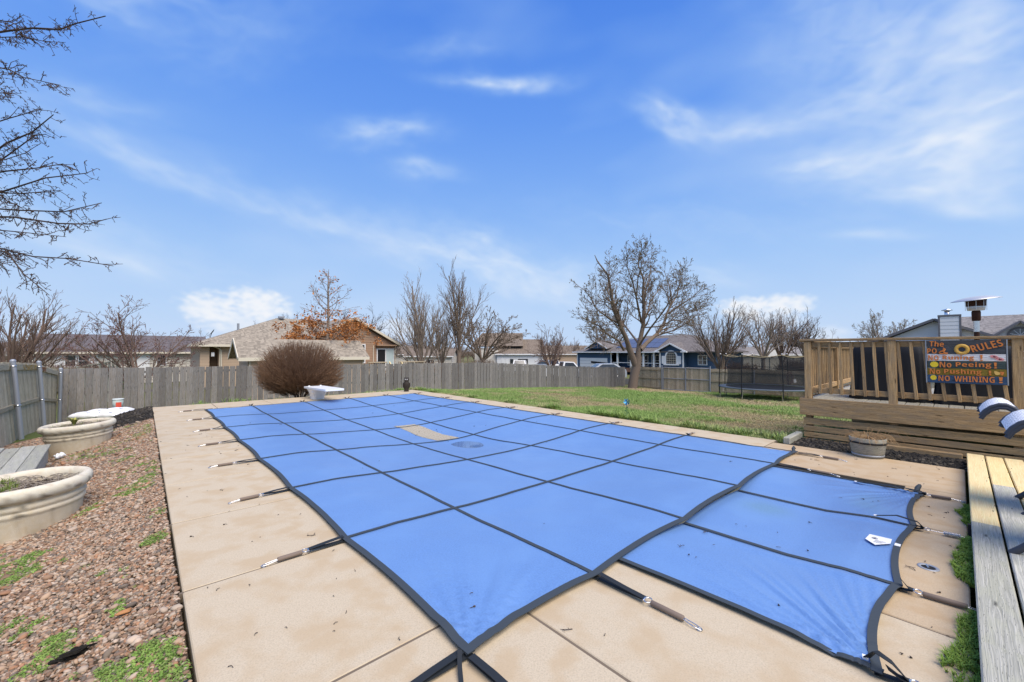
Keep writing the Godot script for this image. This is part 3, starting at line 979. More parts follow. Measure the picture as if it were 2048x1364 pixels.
func anchor(label: String, group: String, where: Vector3, deg: float, strap := 0.16, bare := false, tail := 0.0, lift := 0.015, sleeve := 0.15) -> Node3D:
	var o := thing("spring_anchor", label, "strap anchor", where, deg, group)
	var st := st0()
	ribbon(st, [Vector3(-0.03, 0.012, 0), Vector3(strap * 0.5, 0.014, 0), Vector3(strap, 0.022, 0)], 0.036)
	ribbon(st, [Vector3(strap, 0.026, 0.0), Vector3(strap * 0.6, 0.032, 0.004), Vector3(0.01, 0.018 + lift, 0.012)], 0.036)
	put("webbing", done(st), M.web_black, o)
	if tail > 0.0:
		var t := st0()
		ribbon(t, [Vector3(strap * 0.9, 0.03, 0), Vector3(strap * 0.3, 0.05 + lift, 0.02), Vector3(-tail * 0.45, 0.062 + lift, 0.0), Vector3(-tail, 0.035, -0.05)], 0.03, 0.003)
		put("loose_tail", done(t), M.web_black, o)
		put("tail_tip", box(Vector3(0.02, 0.005, 0.03)), M.plastic_white, o, Transform3D(Basis(), Vector3(-tail - 0.005, 0.036, -0.05)))
	var bk := st0(false)
	var loop := []
	for k in 13: loop.append(Vector3(strap + 0.018 + 0.018 * cos(TAU * k / 12.0), 0.024, 0.026 * sin(TAU * k / 12.0)))
	tube(bk, loop, [0.0035], 6, false)
	tube(bk, [Vector3(strap, 0.024, -0.022), Vector3(strap, 0.03, 0.0), Vector3(strap, 0.024, 0.022)], [0.004], 6)
	put("buckle", done(bk), M.chrome, o)
	var x0 := strap + 0.035
	if bare:
		put("spring", spring_mesh(sleeve, 0.014, 13), M.chrome, o, Transform3D(Basis(), Vector3(x0 + 0.07, 0.006, 0)))
		put("rod", tube_mesh([Vector3(x0 - 0.01, 0.02, 0.004), Vector3(x0 + 0.08, 0.02, 0.0)], [0.003], 5), M.chrome, o)
		x0 += 0.07
	else:
		put("sleeve", lathe([Vector2(0.0, 0.0), Vector2(0.012, 0.001), Vector2(0.0145, 0.005), Vector2(0.0145, sleeve - 0.005), Vector2(0.012, sleeve - 0.001), Vector2(0.0, sleeve)], 14), M.sleeve, o, Transform3D(Basis(Vector3.FORWARD, -PI / 2).rotated(Vector3.UP, 0.0), Vector3(x0 + sleeve, 0.019, 0)))
	var e := x0 + sleeve
	var hk := st0(false)
	tube(hk, [Vector3(e - 0.005, 0.02, -0.006), Vector3(e + 0.05, 0.012, -0.012), Vector3(e + 0.085, 0.008, -0.008), Vector3(e + 0.092, 0.008, 0.0), Vector3(e + 0.085, 0.008, 0.008), Vector3(e + 0.05, 0.012, 0.012), Vector3(e - 0.005, 0.02, 0.006)], [0.003], 5)
	put("eye", done(hk), M.chrome, o)
	put("stud", lathe([Vector2(0.012, 0.0), Vector2(0.012, 0.004), Vector2(0.008, 0.006), Vector2(0.008, 0.014), Vector2(0.0, 0.015)], 12), M.steel, o, Transform3D(Basis(), Vector3(e + 0.076, 0, 0)))
	return o

func build_anchors() -> void:
	var g := "sprung strap anchors along the edge of the pool cover"
	var ord := ["nearest the camera", "second from camera", "third from camera", "fourth, sleeve worn pale", "fifth, strap end curled", "sixth, strap end curled"]
	for k in range(1, 7):
		anchor("brown sleeved spring anchor on the left concrete strip, %s" % ord[k - 1], g, Vector3(0.0, 0.0, ROWS[k]), 180.0 + [0.0, 3.0, -2.0, 1.0, 4.0, -3.0][k - 1], [0.25, 0.24, 0.24, 0.22, 0.18, 0.17][k - 1], false, 0.0, [0.02, 0.015, 0.012, 0.02, 0.05, 0.05][k - 1])
	anchor("spring anchor at the far left corner of the blue cover, pulled sideways", g, Vector3(0.0, 0.0, -10.5), 180.0, 0.22)
	var o2 := ["second column from the left", "third column, left of the diving board base", "fourth column, right of the diving board base", "fifth column towards the owl"]
	for k in range(1, 5):
		anchor("dark spring anchor on the far concrete, %s" % o2[k - 1], g, Vector3(COLS[k], 0.0, -10.5), 90.0, 0.14, false, 0.0, 0.05)
	anchor("spring anchor at the far right corner beside the owl figure", g, Vector3(5.43, 0.0, -10.48), 20.0, 0.18)
	var o3 := ["in line with the nearest cross strap", "second from the deck railing", "third from the deck railing", "fourth, halfway along the lawn edge", "fifth, towards the back fence", "sixth, farthest along the lawn edge"]
	for k in range(1, 7):
		anchor("short spring anchor on the lawn side concrete, %s" % o3[k - 1], g, Vector3(5.431, 0.0, ROWS[k]), [4.0, -4.0, 2.0, -3.0, 3.0, 0.0][k - 1], 0.13, false, 0.0, 0.04, 0.15)
	anchor("spring anchor laid along the near edge by the right corner, thin strap", g, Vector3(5.44, 0.0, 0.02), -92.0, 0.24, false, 0.0, 0.008, 0.16)
	anchor("stout brown sleeved spring anchor left of the cover's right corner", g, Vector3(4.576, 0.0, 0.02), -90.0, 0.29, false, 0.0, 0.02, 0.17)
	anchor("large spring anchor in the right foreground between main cover and step", g, Vector3(0.949, 0.0, 0.03), -90.0, 0.30, false, 0.0, 0.03, 0.18)
	anchor("spring anchor at the nearest corner of the cover, pointing left", g, Vector3(-0.02, 0.0, 0.0), 180.0, 0.26, false, 0.0, 0.015)
	anchor("spring anchor at the nearest corner of the cover, pointing towards the camera", g, Vector3(0.0, 0.0, 0.03), -90.0, 0.26, false, 0.0, 0.015)
	anchor("spring anchor at the top corner of the step cover with a long thin loose strap", g, Vector3(4.40, 0.0, 1.22), -80.0, 0.05, false, 0.45, 0.0, 0.13)
	anchor("bare coil spring anchor without a sleeve below a loose black strap", g, Vector3(3.33, 0.0, 1.25), -84.0, 0.05, true, 0.22, 0.02, 0.09)
	anchor("large brown sleeved spring anchor reaching grass tufts by the boardwalk", g, Vector3(2.14, 0.0, 1.25), -86.0, 0.06, false, 0.0, 0.05, 0.17)
	anchor("spring anchor at the lower right corner of the step cover, cut by the photo's edge", g, Vector3(1.22, 0.0, 1.27), -80.0, 0.08, false, 0.05, 0.04, 0.14)
	# upright ends of webbing on the bound edge
	var ends := thing("strap_end", "knotted black strap end standing up at the cover's right corner near the planter tub", "strap", Vector3(5.47, 0.0, -0.03), 0.0, "loose strap ends")
	put("webbing", tube_mesh([Vector3(0, 0.01, 0), Vector3(0.05, 0.05, -0.02), Vector3(0.12, 0.06, -0.03), Vector3(0.17, 0.03, -0.02)], [0.022, 0.02, 0.014, 0.006], 6), M.web, ends)
	var e2 := thing("strap_end", "knotted black strap end at the upper corner of the step cover", "strap", Vector3(4.47, 0.0, 1.2), 0.0, "loose strap ends")
	put("webbing", tube_mesh([Vector3(0, 0.01, 0), Vector3(0.05, 0.05, 0.01), Vector3(0.10, 0.06, 0.02), Vector3(0.13, 0.03, 0.02)], [0.02, 0.022, 0.016, 0.008], 6), M.web, e2)
	var e3 := thing("strap_end", "thin black loose strap lying on the concrete left of the nearest cover corner", "strap", Vector3(-0.12, 0.0, 0.12), 0.0, "loose strap ends")
	var s3 := st0()
	ribbon(s3, [Vector3(0.08, 0.045, -0.13), Vector3(0.04, 0.02, -0.07), Vector3(0.0, 0.008, 0.0), Vector3(-0.02, 0.006, 0.12)], 0.02)
	put("webbing", done(s3), M.web_black, e3)

# ---------- fences ----------
func board_set(w: float, h: float, th: float, n: int, dog := 0.0) -> Array:
	var out := []
	for i in n:
		var ww := w * rng.randf_range(0.955 - dog, 1.0 + dog * 0.1)
		out.append(box(Vector3(ww, h, th), 0.003, 1, Vector2(rng.randf() * 3.0, rng.randf() * 3.0), Vector3(0, h * 0.5, 0)))
	return out

func dir_turn(a: Vector3, b: Vector3) -> float:
	return rad_to_deg(atan2(-(b.z - a.z), b.x - a.x))

func build_fences() -> void:
	# grey board fence across the back
	var a := Vector3(-3.12, -0.95, -18.5)
	var b := Vector3(24.1, -1.46, -14.4)
	var f := thing("board_fence", "long weathered grey board fence across the back, behind pool and round shrub", "fence", a, dir_turn(a, b))
	var L := Vector2(b.x - a.x, b.z - a.z).length()
	var n := int(L / 0.190)
	var ms := board_set(0.185, 1.84, 0.018, 14, 0.045)
	var mats := [M.fence_grey, M.fence_grey, M.fence_grey_b, M.fence_grey_c, M.fence_grey, M.fence_grey_c]
	for i in n:
		var t := (i + 0.5) / n
		var y := 0.0 if t < 0.55 else -0.5 * smoothstep(0.5, 1.0, t)
		if t < 0.55: y = -0.03 * t
		var tr := Transform3D(Basis(Vector3.FORWARD, rng.randf_range(-0.009, 0.009)) * Basis(Vector3.UP, rng.randf_range(-0.02, 0.02)), Vector3(t * L, y - 0.06 + rng.randf_range(-0.018, 0.012), rng.randf_range(-0.008, 0.008)))
		puts("board", i, ms[rng.randi() % ms.size()], mats[rng.randi() % mats.size()], f, tr)
	for k in 3:
		for s in 2:
			var x0 := 0.0 if s == 0 else L * 0.55
			var x1 := L * 0.55 if s == 0 else L
			var y0 := 0.25 + k * 0.68
			var p0 := Vector3(x0, y0, -0.03)
			var p1 := Vector3(x1, y0 + (0.0 if s == 0 else -0.48), -0.03)
			var st := st0()
			cbox(st, Vector3.ZERO, Vector3((p1 - p0).length(), 0.085, 0.036), 0.003, 0)
			put("rail", done(st), M.fence_grey_b, f, Transform3D(Basis(Vector3.BACK, atan2(p1.y - p0.y, p1.x - p0.x)), (p0 + p1) * 0.5))
	# old fence on the left: boards behind rails, round steel posts, leaning out
	var zs := [-4.0, -6.95, -9.9, -12.8, -15.7, -18.42]
	var yb := [-0.42, -0.47, -0.52, -0.6, -0.76, -0.97]
	var yt := [1.25, 1.22, 1.19, 1.15, 1.07, 0.79]
	var o := Vector3(-3.15, -0.6, -12.8)
	var lf := thing("board_fence", "old mossy board fence on the left with round grey steel posts", "fence", o, 0.0)
	var lean := [-0.16, -0.16, -0.165, -0.165, -0.14, 0.0]
	var lb := board_set(0.142, 1.82, 0.016, 8)
	var lm := [M.fence_old, M.fence_old_b, M.fence_old_c, M.fence_old]
	var bi := 0
	for k in 5:
		var m := int(absf(zs[k + 1] - zs[k]) / 0.145)
		for i in m + (1 if k == 4 else 0):
			var t := (i + 0.5) / m
			var base := Vector3(-3.21, lerpf(yb[k], yb[k + 1], t) - 0.03, lerpf(zs[k], zs[k + 1], t))
			var lnk := lerpf(lean[k], lean[k + 1], t)
			var h := lerpf(yt[k], yt[k + 1], t) - base.y
			var bs := Basis(Vector3(0, 0, -1), Vector3(lnk / h, 1.0, 0.0).normalized(), Vector3(1, 0, 0))
			bs = bs * Basis.from_scale(Vector3(1, h / 1.82 + rng.randf_range(-0.006, 0.006), 1))
			puts("board", bi, lb[rng.randi() % lb.size()], lm[rng.randi() % lm.size()], lf, Transform3D(bs, base - o))
			bi += 1
		for r in [0.11, 1.0]:
			var p0 := Vector3(-3.18 + lean[k] * (1.0 - r / 1.8), yt[k] - r, zs[k] - 0.03)
			var p1 := Vector3(-3.18 + lean[k + 1] * (1.0 - r / 1.8), yt[k + 1] - r, zs[k + 1] + 0.03)
			var d := p1 - p0
			var bs := Basis(d.normalized(), Vector3.UP, d.normalized().cross(Vector3.UP)).orthonormalized()
			var rl := put("rail", box(Vector3(d.length(), 0.14 if r < 0.5 else 0.095, 0.04), 0.004, 0, Vector2(rng.randf(), rng.randf())), M.fence_old if r < 0.5 else M.fence_old_b, lf, Transform3D(bs, (p0 + p1) * 0.5 - o))
			if r < 0.5 and k >= 3: rl.set_meta("label", "top rail with orange lichen")
	for k in 6:
		var st := st0(false)
		var p0 := Vector3(-3.11, yb[k] - 0.05, zs[k])
		var p1 := Vector3(-3.11 + lean[k], yt[k] + 0.01, zs[k])
		tube(st, [p0, p1], [0.045], 16)
		var ps := put("post", done(st), M.steel, lf, Transform3D(Basis(), -o))
		put("cap", lathe([Vector2(0.05, 0.0), Vector2(0.05, 0.02), Vector2(0.04, 0.04), Vector2(0.02, 0.052), Vector2(0.0, 0.055)], 16), M.steel, ps, Transform3D(Basis(), p1))
		for r in [0.12, 1.0]:
			var sb := lathe([Vector2(0.047, 0.0), Vector2(0.049, 0.0), Vector2(0.049, 0.03), Vector2(0.047, 0.03)], 16)
			put("bracket", sb, M.chrome, ps, Transform3D(Basis(), p1.lerp(p0, r / 1.8)))
	# lichen on the top rails near the corner
	var xf := []
	var cl := []
	for i in 260:
		var k := 3 if rng.randf() < 0.55 else 4
		var t := rng.randf_range(0.45, 0.98) if k == 3 else rng.randf_range(0.03, 0.4)
		var y := lerpf(yt[k], yt[k + 1], t) - 0.11 + rng.randf_range(-0.06, 0.06)
		var x := -3.157 + lerpf(lean[k], lean[k + 1], t) * 0.94
		xf.append(Transform3D(Basis.from_euler(Vector3(0, 0, PI / 2 + 0.09)).scaled(Vector3.ONE * rng.randf_range(0.5, 1.6)), Vector3(x, y, lerpf(zs[k], zs[k + 1], t)) - o))
		cl.append(lin(0.42, 0.27, 0.07) if k == 3 else lin(0.36, 0.15, 0.06))
	scatter("lichen", lathe([Vector2(0.0, 0.0022), Vector2(0.012, 0.002), Vector2(0.018, 0.0)], 6), M.tint, xf, cl, lf)
	# tan fence on the right with rails, steel posts and a double gate
	var ro := Vector3(24.8, -1.4, -11.0)
	var rf := thing("board_fence", "brown board fence with steel posts and horizontal rails beyond the lawn and trampoline", "fence", ro, 0.0)
	var rb := board_set(0.145, 1.5, 0.016, 8)
	var rm := [M.fence_tan, M.fence_tan_b, M.fence_tan_c, M.fence_tan]
	bi = 0
	var z := -14.35
	while z < 6.0:
		if z < -11.95 or z > -8.85:
			var y := ground_y(24.8, z)
			puts("board", bi, rb[rng.randi() % rb.size()], rm[rng.randi() % rm.size()], rf, Transform3D(Basis(Vector3.UP, PI / 2), Vector3(24.83, y + 0.02 + rng.randf_range(-0.01, 0.01), z) - ro))
			bi += 1
		z += 0.149
	for seg in [[-14.35, -11.95], [-8.85, -6.4], [-6.4, -3.9], [-3.9, -1.4], [-1.4, 1.1], [1.1, 3.6], [3.6, 6.0]]:
		for r in [0.16, 0.78, 1.36]:
			var p0 := Vector3(24.79, ground_y(24.8, seg[0]) + r, seg[0])
			var p1 := Vector3(24.79, ground_y(24.8, seg[1]) + r, seg[1])
			var d := p1 - p0
			put("rail", box(Vector3(d.length() - 0.06, 0.085, 0.036), 0.003, 0, Vector2(rng.randf(), 0)), M.fence_tan_b, rf, Transform3D(Basis(d.normalized(), Vector3.UP, d.normalized().cross(Vector3.UP)).orthonormalized(), (p0 + p1) * 0.5 - ro))
	for pz in [-14.1, -11.97, -8.83, -6.4, -3.9, -1.4, 1.1, 3.6]:
		var y := ground_y(24.8, pz)
		var hh := 1.68 if pz == -11.97 or pz == -8.83 else 1.5
		put("post", tube_mesh([Vector3(24.73, y - 0.1, pz) - ro, Vector3(24.73, y + hh, pz) - ro], [0.036], 10), M.steel, rf)
	for g in 2:
		var z0 := -11.9 + g * 1.53
		var z1 := z0 + 1.49
		var gy := ground_y(24.8, (z0 + z1) * 0.5) + 0.07
		var gt := thing("fence_gate", ["left leaf of the brown double gate with steel tube frame", "right leaf of the brown double gate with steel tube frame, by the trampoline"][g], "gate", Vector3(24.8, gy, (z0 + z1) * 0.5), 0.0, "leaves of the double gate")
		for i in 10:
			puts("board", i, rb[i % rb.size()], rm[i % rm.size()], gt, Transform3D(Basis(Vector3.UP, PI / 2), Vector3(0.02, 0.0, lerpf(z0 + 0.07, z1 - 0.07, i / 9.0) - (z0 + z1) * 0.5)))
		var st := st0(false)
		var h2 := (z1 - z0) * 0.5
		for y in [0.03, 0.75, 1.46]: tube(st, [Vector3(-0.02, y, -h2), Vector3(-0.02, y, h2)], [0.024], 8)
		for zz in [-h2, h2]: tube(st, [Vector3(-0.02, 0.02, zz), Vector3(-0.02, 1.47, zz)], [0.024], 8)
		put("frame", done(st), M.steel, gt)
		put("latch", box(Vector3(0.03, 0.12, 0.05), 0.004), M.steel, gt, Transform3D(Basis(), Vector3(-0.05, 0.85, h2 if g == 0 else -h2)))

# ---------- left bed: planters, timber box, bags, bucket ----------
func planter(label: String, where: Vector3, turn: float, tilt: float, seed_: int) -> Node3D:
	var o := thing("stone_planter", label, "planter", where, turn, "cast stone planters on the gravel bed")
	o.rotation_degrees.z = tilt
	var prof := [Vector2(0.0, -0.05), Vector2(0.355, -0.05), Vector2(0.362, 0.0), Vector2(0.372, 0.05), Vector2(0.392, 0.19), Vector2(0.396, 0.20), Vector2(0.405, 0.208), Vector2(0.408, 0.218), Vector2(0.403, 0.228), Vector2(0.396, 0.232), Vector2(0.398, 0.238), Vector2(0.409, 0.246), Vector2(0.413, 0.257), Vector2(0.408, 0.268), Vector2(0.398, 0.273), Vector2(0.400, 0.285), Vector2(0.412, 0.292), Vector2(0.435, 0.300), Vector2(0.452, 0.315), Vector2(0.460, 0.335), Vector2(0.456, 0.357), Vector2(0.440, 0.372), Vector2(0.415, 0.378), Vector2(0.388, 0.370), Vector2(0.372, 0.350), Vector2(0.366, 0.325), Vector2(0.358, 0.27)]
	var nz := fnl(1.0, 100 + seed_, 3)
	var tint := func(p: Vector3, q: Vector2) -> Color:
		var c := lin(0.98, 0.91, 0.77)
		var n := nz.get_noise_3d(p.x * 7.0, p.y * 7.0, p.z * 7.0)
		var n2 := nz.get_noise_3d(p.x * 24.0 + 9.0, p.y * 24.0, p.z * 24.0)
		if q.y > 0.30: c = lin(1.05, 0.99, 0.90)
		c = c.lerp(lin(0.72, 0.52, 0.27), clampf(0.30 - p.y * 2.2 + n * 0.45, 0.0, 0.65))        # rusty soil stain creeping up from the base
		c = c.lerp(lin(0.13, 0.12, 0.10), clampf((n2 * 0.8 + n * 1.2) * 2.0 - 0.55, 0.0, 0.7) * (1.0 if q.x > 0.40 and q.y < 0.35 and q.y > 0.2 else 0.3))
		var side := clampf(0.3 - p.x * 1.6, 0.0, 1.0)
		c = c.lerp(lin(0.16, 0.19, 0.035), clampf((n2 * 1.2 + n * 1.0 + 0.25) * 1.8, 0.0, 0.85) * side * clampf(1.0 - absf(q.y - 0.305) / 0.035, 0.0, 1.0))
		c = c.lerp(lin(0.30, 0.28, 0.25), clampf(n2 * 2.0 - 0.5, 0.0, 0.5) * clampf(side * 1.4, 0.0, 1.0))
		return c
	put("pot", lathe(prof, 72, 1.0, 1.0, tint, 0.012), M.cast, o)
	var soil := func(x: float, z: float) -> float: return 0.315 + 0.02 * noise.get_noise_2d(x * 200.0 + seed_ * 99.0, z * 200.0)
	put("soil", lathe([Vector2(0.372, 0.300), Vector2(0.25, 0.318), Vector2(0.12, 0.325), Vector2(0.0, 0.328)], 40, 1.0, 1.0, null, 0.0), M.soil, o)
	# dead stalks and fresh weeds
	var r := RandomNumberGenerator.new()
	r.seed = seed_
	var st := st0(false)
	for i in 230:
		var a := r.randf() * TAU
		var d := sqrt(r.randf()) * 0.32
		var p := Vector3(cos(a) * d, 0.325 + r.randf() * 0.012, sin(a) * d)
		var h := r.randf() * TAU
		var l := r.randf_range(0.05, 0.17)
		var v := Vector3(cos(h), r.randf_range(-0.02, 0.18), sin(h)) * l
		tube(st, [p, p + v * 0.5 + Vector3(0, 0.012, 0), p + v], [0.0032, 0.003, 0.0012], 3, false)
	put("dead_stalks", done(st), mat(lin(0.30, 0.255, 0.205), 0.9), o).set_meta("kind", "stuff")
	var xf := []
	var cl := []
	for i in (260 if seed_ == 1 else 120):
		var a := r.randf_range(1.6, 4.4) if seed_ == 1 else r.randf() * TAU
		var d := sqrt(r.randf()) * 0.33
		if noise.get_noise_2d(cos(a) * d * 200.0, sin(a) * d * 200.0 + seed_ * 50.0) < 0.0: continue
		xf.append(Transform3D(Basis.from_euler(Vector3(r.randf_range(-0.7, 0.7), r.randf() * TAU, 0)).scaled(Vector3.ONE * r.randf_range(0.6, 1.3)), Vector3(cos(a) * d, 0.33, sin(a) * d)))
		cl.append(lin(0.13, 0.22, 0.04).lerp(lin(0.28, 0.30, 0.09), r.randf()))
	scatter("weeds", tuft(5, 0.04, 0.005, 0.8), M.blade, xf, cl, o)
	return o

# a tuft of n blades
func tuft(n: int, h: float, w: float, spread: float, sd := 1) -> ArrayMesh:
	var r := RandomNumberGenerator.new()
	r.seed = sd
	var st := st0(false)
	for i in n:
		var a := TAU * i / n + r.randf()
		var d := Vector3(cos(a), 0, sin(a))
		var s := Vector3(-d.z, 0, d.x) * w * 0.5
		var hh := h * r.randf_range(0.6, 1.1)
		var lean := spread * r.randf_range(0.3, 1.0)
		var b := d * w * 0.8 * r.randf()
		var m := b + d * hh * lean * 0.35 + Vector3(0, hh * 0.6, 0)
		var t := b + d * hh * lean * 0.95 + Vector3(0, hh * (1.0 - lean * 0.25), 0)
		var nn := Vector3(0, 0.4, 0) - d
		face(st, [b - s, b + s, m + s * 0.7, m - s * 0.7], nn)
		face(st, [m - s * 0.7, m + s * 0.7, t], nn)
	return done(st)

func sack(l: float, w: float, h: float) -> ArrayMesh:
	var st := st0(false)
	var N := 16
	for top in [1.0, -1.0]:
		for j in N:
			for i in N:
				var p := []
				for q in [[0, 0], [1, 0], [1, 1], [0, 1]]:
					var u: float = (i + q[0]) / float(N) * 2.0 - 1.0
					var v: float = (j + q[1]) / float(N) * 2.0 - 1.0
					var f := pow(maxf(0.0, (1.0 - pow(absf(u), 3.0)) * (1.0 - pow(absf(v), 3.0))), 0.5)
					var ear := 1.0 - 0.10 * (1.0 - v * v) * u * u
					p.append(Vector3(u * l * 0.5 * ear, h * 0.5 * f * top * (1.0 if top > 0 else 0.9) + 0.012 * sin(u * 9.0 + v * 4.0) * f, v * w * 0.5 * (1.0 - 0.06 * (1.0 - u * u))))
				face(st, p, Vector3(0, top, 0), [Vector2(i, j) / N, Vector2(i + 1, j) / N, Vector2(i + 1, j + 1) / N, Vector2(i, j + 1) / N])
	return done(st)

func build_left_side() -> void:
	planter("large cast stone planter with mossy rim in the left foreground, cut by the photo's edge", Vector3(-1.92, -0.36, -4.42), 0.0, 2.0, 1).scale = Vector3(1.04, 1.42, 1.04)
	var far_planter := planter("cast stone planter beyond the weathered plank box, a leafy bulb growing in it", Vector3(-1.88, -0.35, -8.7), 0.0, 3.5, 2)
	far_planter.scale = Vector3(1.02, 1.36, 1.02)
	var sp := thing("sprouting_bulb", "yellow green strap leaves sprouting in the farther stone planter", "plant", Vector3(-1.97, 0.10, -8.8))
	var ls := st0(false)
	for i in 16:
		var a := i * 2.4
		var l := rng.randf_range(0.08, 0.2)
		var d := Vector3(cos(a), 0, sin(a))
		var w := Vector3(-d.z, 0, d.x) * 0.014
		var p1 := d * l * 0.35 + Vector3(0, l * 0.7, 0)
		var p2 := d * l * 0.9 + Vector3(0, l * 0.75, 0)
		face(ls, [-w * 0.6, w * 0.6, p1 + w, p1 - w], Vector3(0, 1, 0) - d)
		face(ls, [p1 - w, p1 + w, p2], Vector3(0, 1, 0))
	put("leaves", done(ls), mat(lin(0.36, 0.36, 0.08), 0.6), sp)
	# weathered timber box with a plank lid against the fence
	var bo := thing("plank_box", "low weathered grey timber box with split plank lid beside the stone planters", "storage box", Vector3(-2.55, -0.50, -6.72), 2.5)
	for i in 6:
		puts("plank", i, box(Vector3(0.147, 0.035, 2.9), 0.006, 2, Vector2(rng.randf() * 2.0, rng.randf() * 2.0)), M.silver_b if i % 2 else M.silver, bo, Transform3D(Basis(Vector3.BACK, rng.randf_range(-0.02, 0.02)), Vector3(-0.39 + i * 0.153, 0.40 + (0.02 if i == 2 else 0.0), rng.randf_range(-0.03, 0.03))))
	put("side", box(Vector3(0.04, 0.4, 2.8), 0.005, 2), M.silver, bo, Transform3D(Basis(), Vector3(0.41, 0.16, 0)))
	put("side", box(Vector3(0.04, 0.4, 2.8), 0.005, 2), M.silver_b, bo, Transform3D(Basis(), Vector3(-0.43, 0.16, 0)))
	put("end", box(Vector3(0.80, 0.4, 0.04), 0.005, 0), M.silver, bo, Transform3D(Basis(), Vector3(-0.01, 0.16, -1.40)))
	put("end", box(Vector3(0.80, 0.4, 0.04), 0.005, 0), M.silver, bo, Transform3D(Basis(), Vector3(-0.01, 0.16, 1.40)))
	# white sacks
	var smat := bump(tri(mat(lin(0.78, 0.79, 0.81), 0.45), 3.0), M.cover.heightmap_texture, 0.3)
	var ink := mat(lin(0.10, 0.12, 0.18), 0.6)
	var ds := 12.6
	var specs := [[178, 831, 12.2, 10.0, "lowest white sack, nearest the fence corner, dark print on its side"], [205, 825, 12.9, -8.0, "white sack lying on top at the left of the pile"], [242, 822, 12.7, 14.0, "white sack on top of the pile with a dark printed block, below the bucket"], [268, 828, 12.4, 5.0, "flat white sack at the right end of the pile by the dark mulch"], [226, 830, 12.3, -4.0, "white sack at the bottom of the pile behind the stone planter rim"]]
	for s in specs:
		var p := at(s[0], s[2], up_at(s[1], s[2]))
		var sk := thing("white_sack", "plump " + s[4], "sack", p, -YAW * -1.0 + s[3], "white sacks stacked by the fence")
		put("bag", sack(0.74, 0.44, 0.23), smat, sk)
		var st := st0()
		cbox(st, Vector3(0.08, 0.0, 0.0), Vector3(0.16, 0.014, 0.07))
		for k in 3: cbox(st, Vector3(-0.12 - k * 0.06, 0.0, 0.02 * (k % 2)), Vector3(0.03, 0.012, 0.05))
		put("print", done(st), ink, sk, Transform3D(Basis(Vector3.RIGHT, 0.75), Vector3(0.0, 0.078, 0.13)))
	var bp := at(239, 13.4, up_at(817, 13.4))
	var bk := thing("plastic_bucket", "pale green grey plastic bucket with red label standing behind the white sacks", "bucket", bp, 20.0)
	put("tub", lathe([Vector2(0.0, 0.0), Vector2(0.125, 0.0), Vector2(0.138, 0.30), Vector2(0.0, 0.30)], 28), mat(lin(0.42, 0.50, 0.47), 0.5), bk)
	put("lid", lathe([Vector2(0.138, 0.295), Vector2(0.146, 0.297), Vector2(0.146, 0.325), Vector2(0.135, 0.332), Vector2(0.0, 0.33)], 28), mat(lin(0.62, 0.68, 0.66), 0.5), bk)
	put("label_patch", slab_arc(0.136, 0.16, 0.06, 0.22, 0.95), M.red, bk, Transform3D(Basis(Vector3.UP, -0.2), Vector3.ZERO))
	# small pale litter between box and planter
	tag(put("crumpled_bag", sack(0.13, 0.09, 0.07), M.plastic_white, self, Transform3D(Basis.from_euler(Vector3(0.4, 0.5, 0.3)), Vector3(-2.06, -0.27, -8.12))), "small crumpled white plastic bag between the plank box and farther planter", "litter")

func slab_arc(r: float, _r1: float, y0: float, y1: float, half: float) -> ArrayMesh:
	var st := st0(false)
	for i in 12:
		var a0 := lerpf(-half, half, i / 12.0) * 0.55
		var a1 := lerpf(-half, half, (i + 1) / 12.0) * 0.55
		var p0 := Vector3(sin(a0), 0, cos(a0)) * r
		var p1 := Vector3(sin(a1), 0, cos(a1)) * r
		face(st, [p0 + Vector3(0, y0, 0), p1 + Vector3(0, y0, 0), p1 + Vector3(0, y1, 0), p0 + Vector3(0, y1, 0)], p0)
	return done(st)

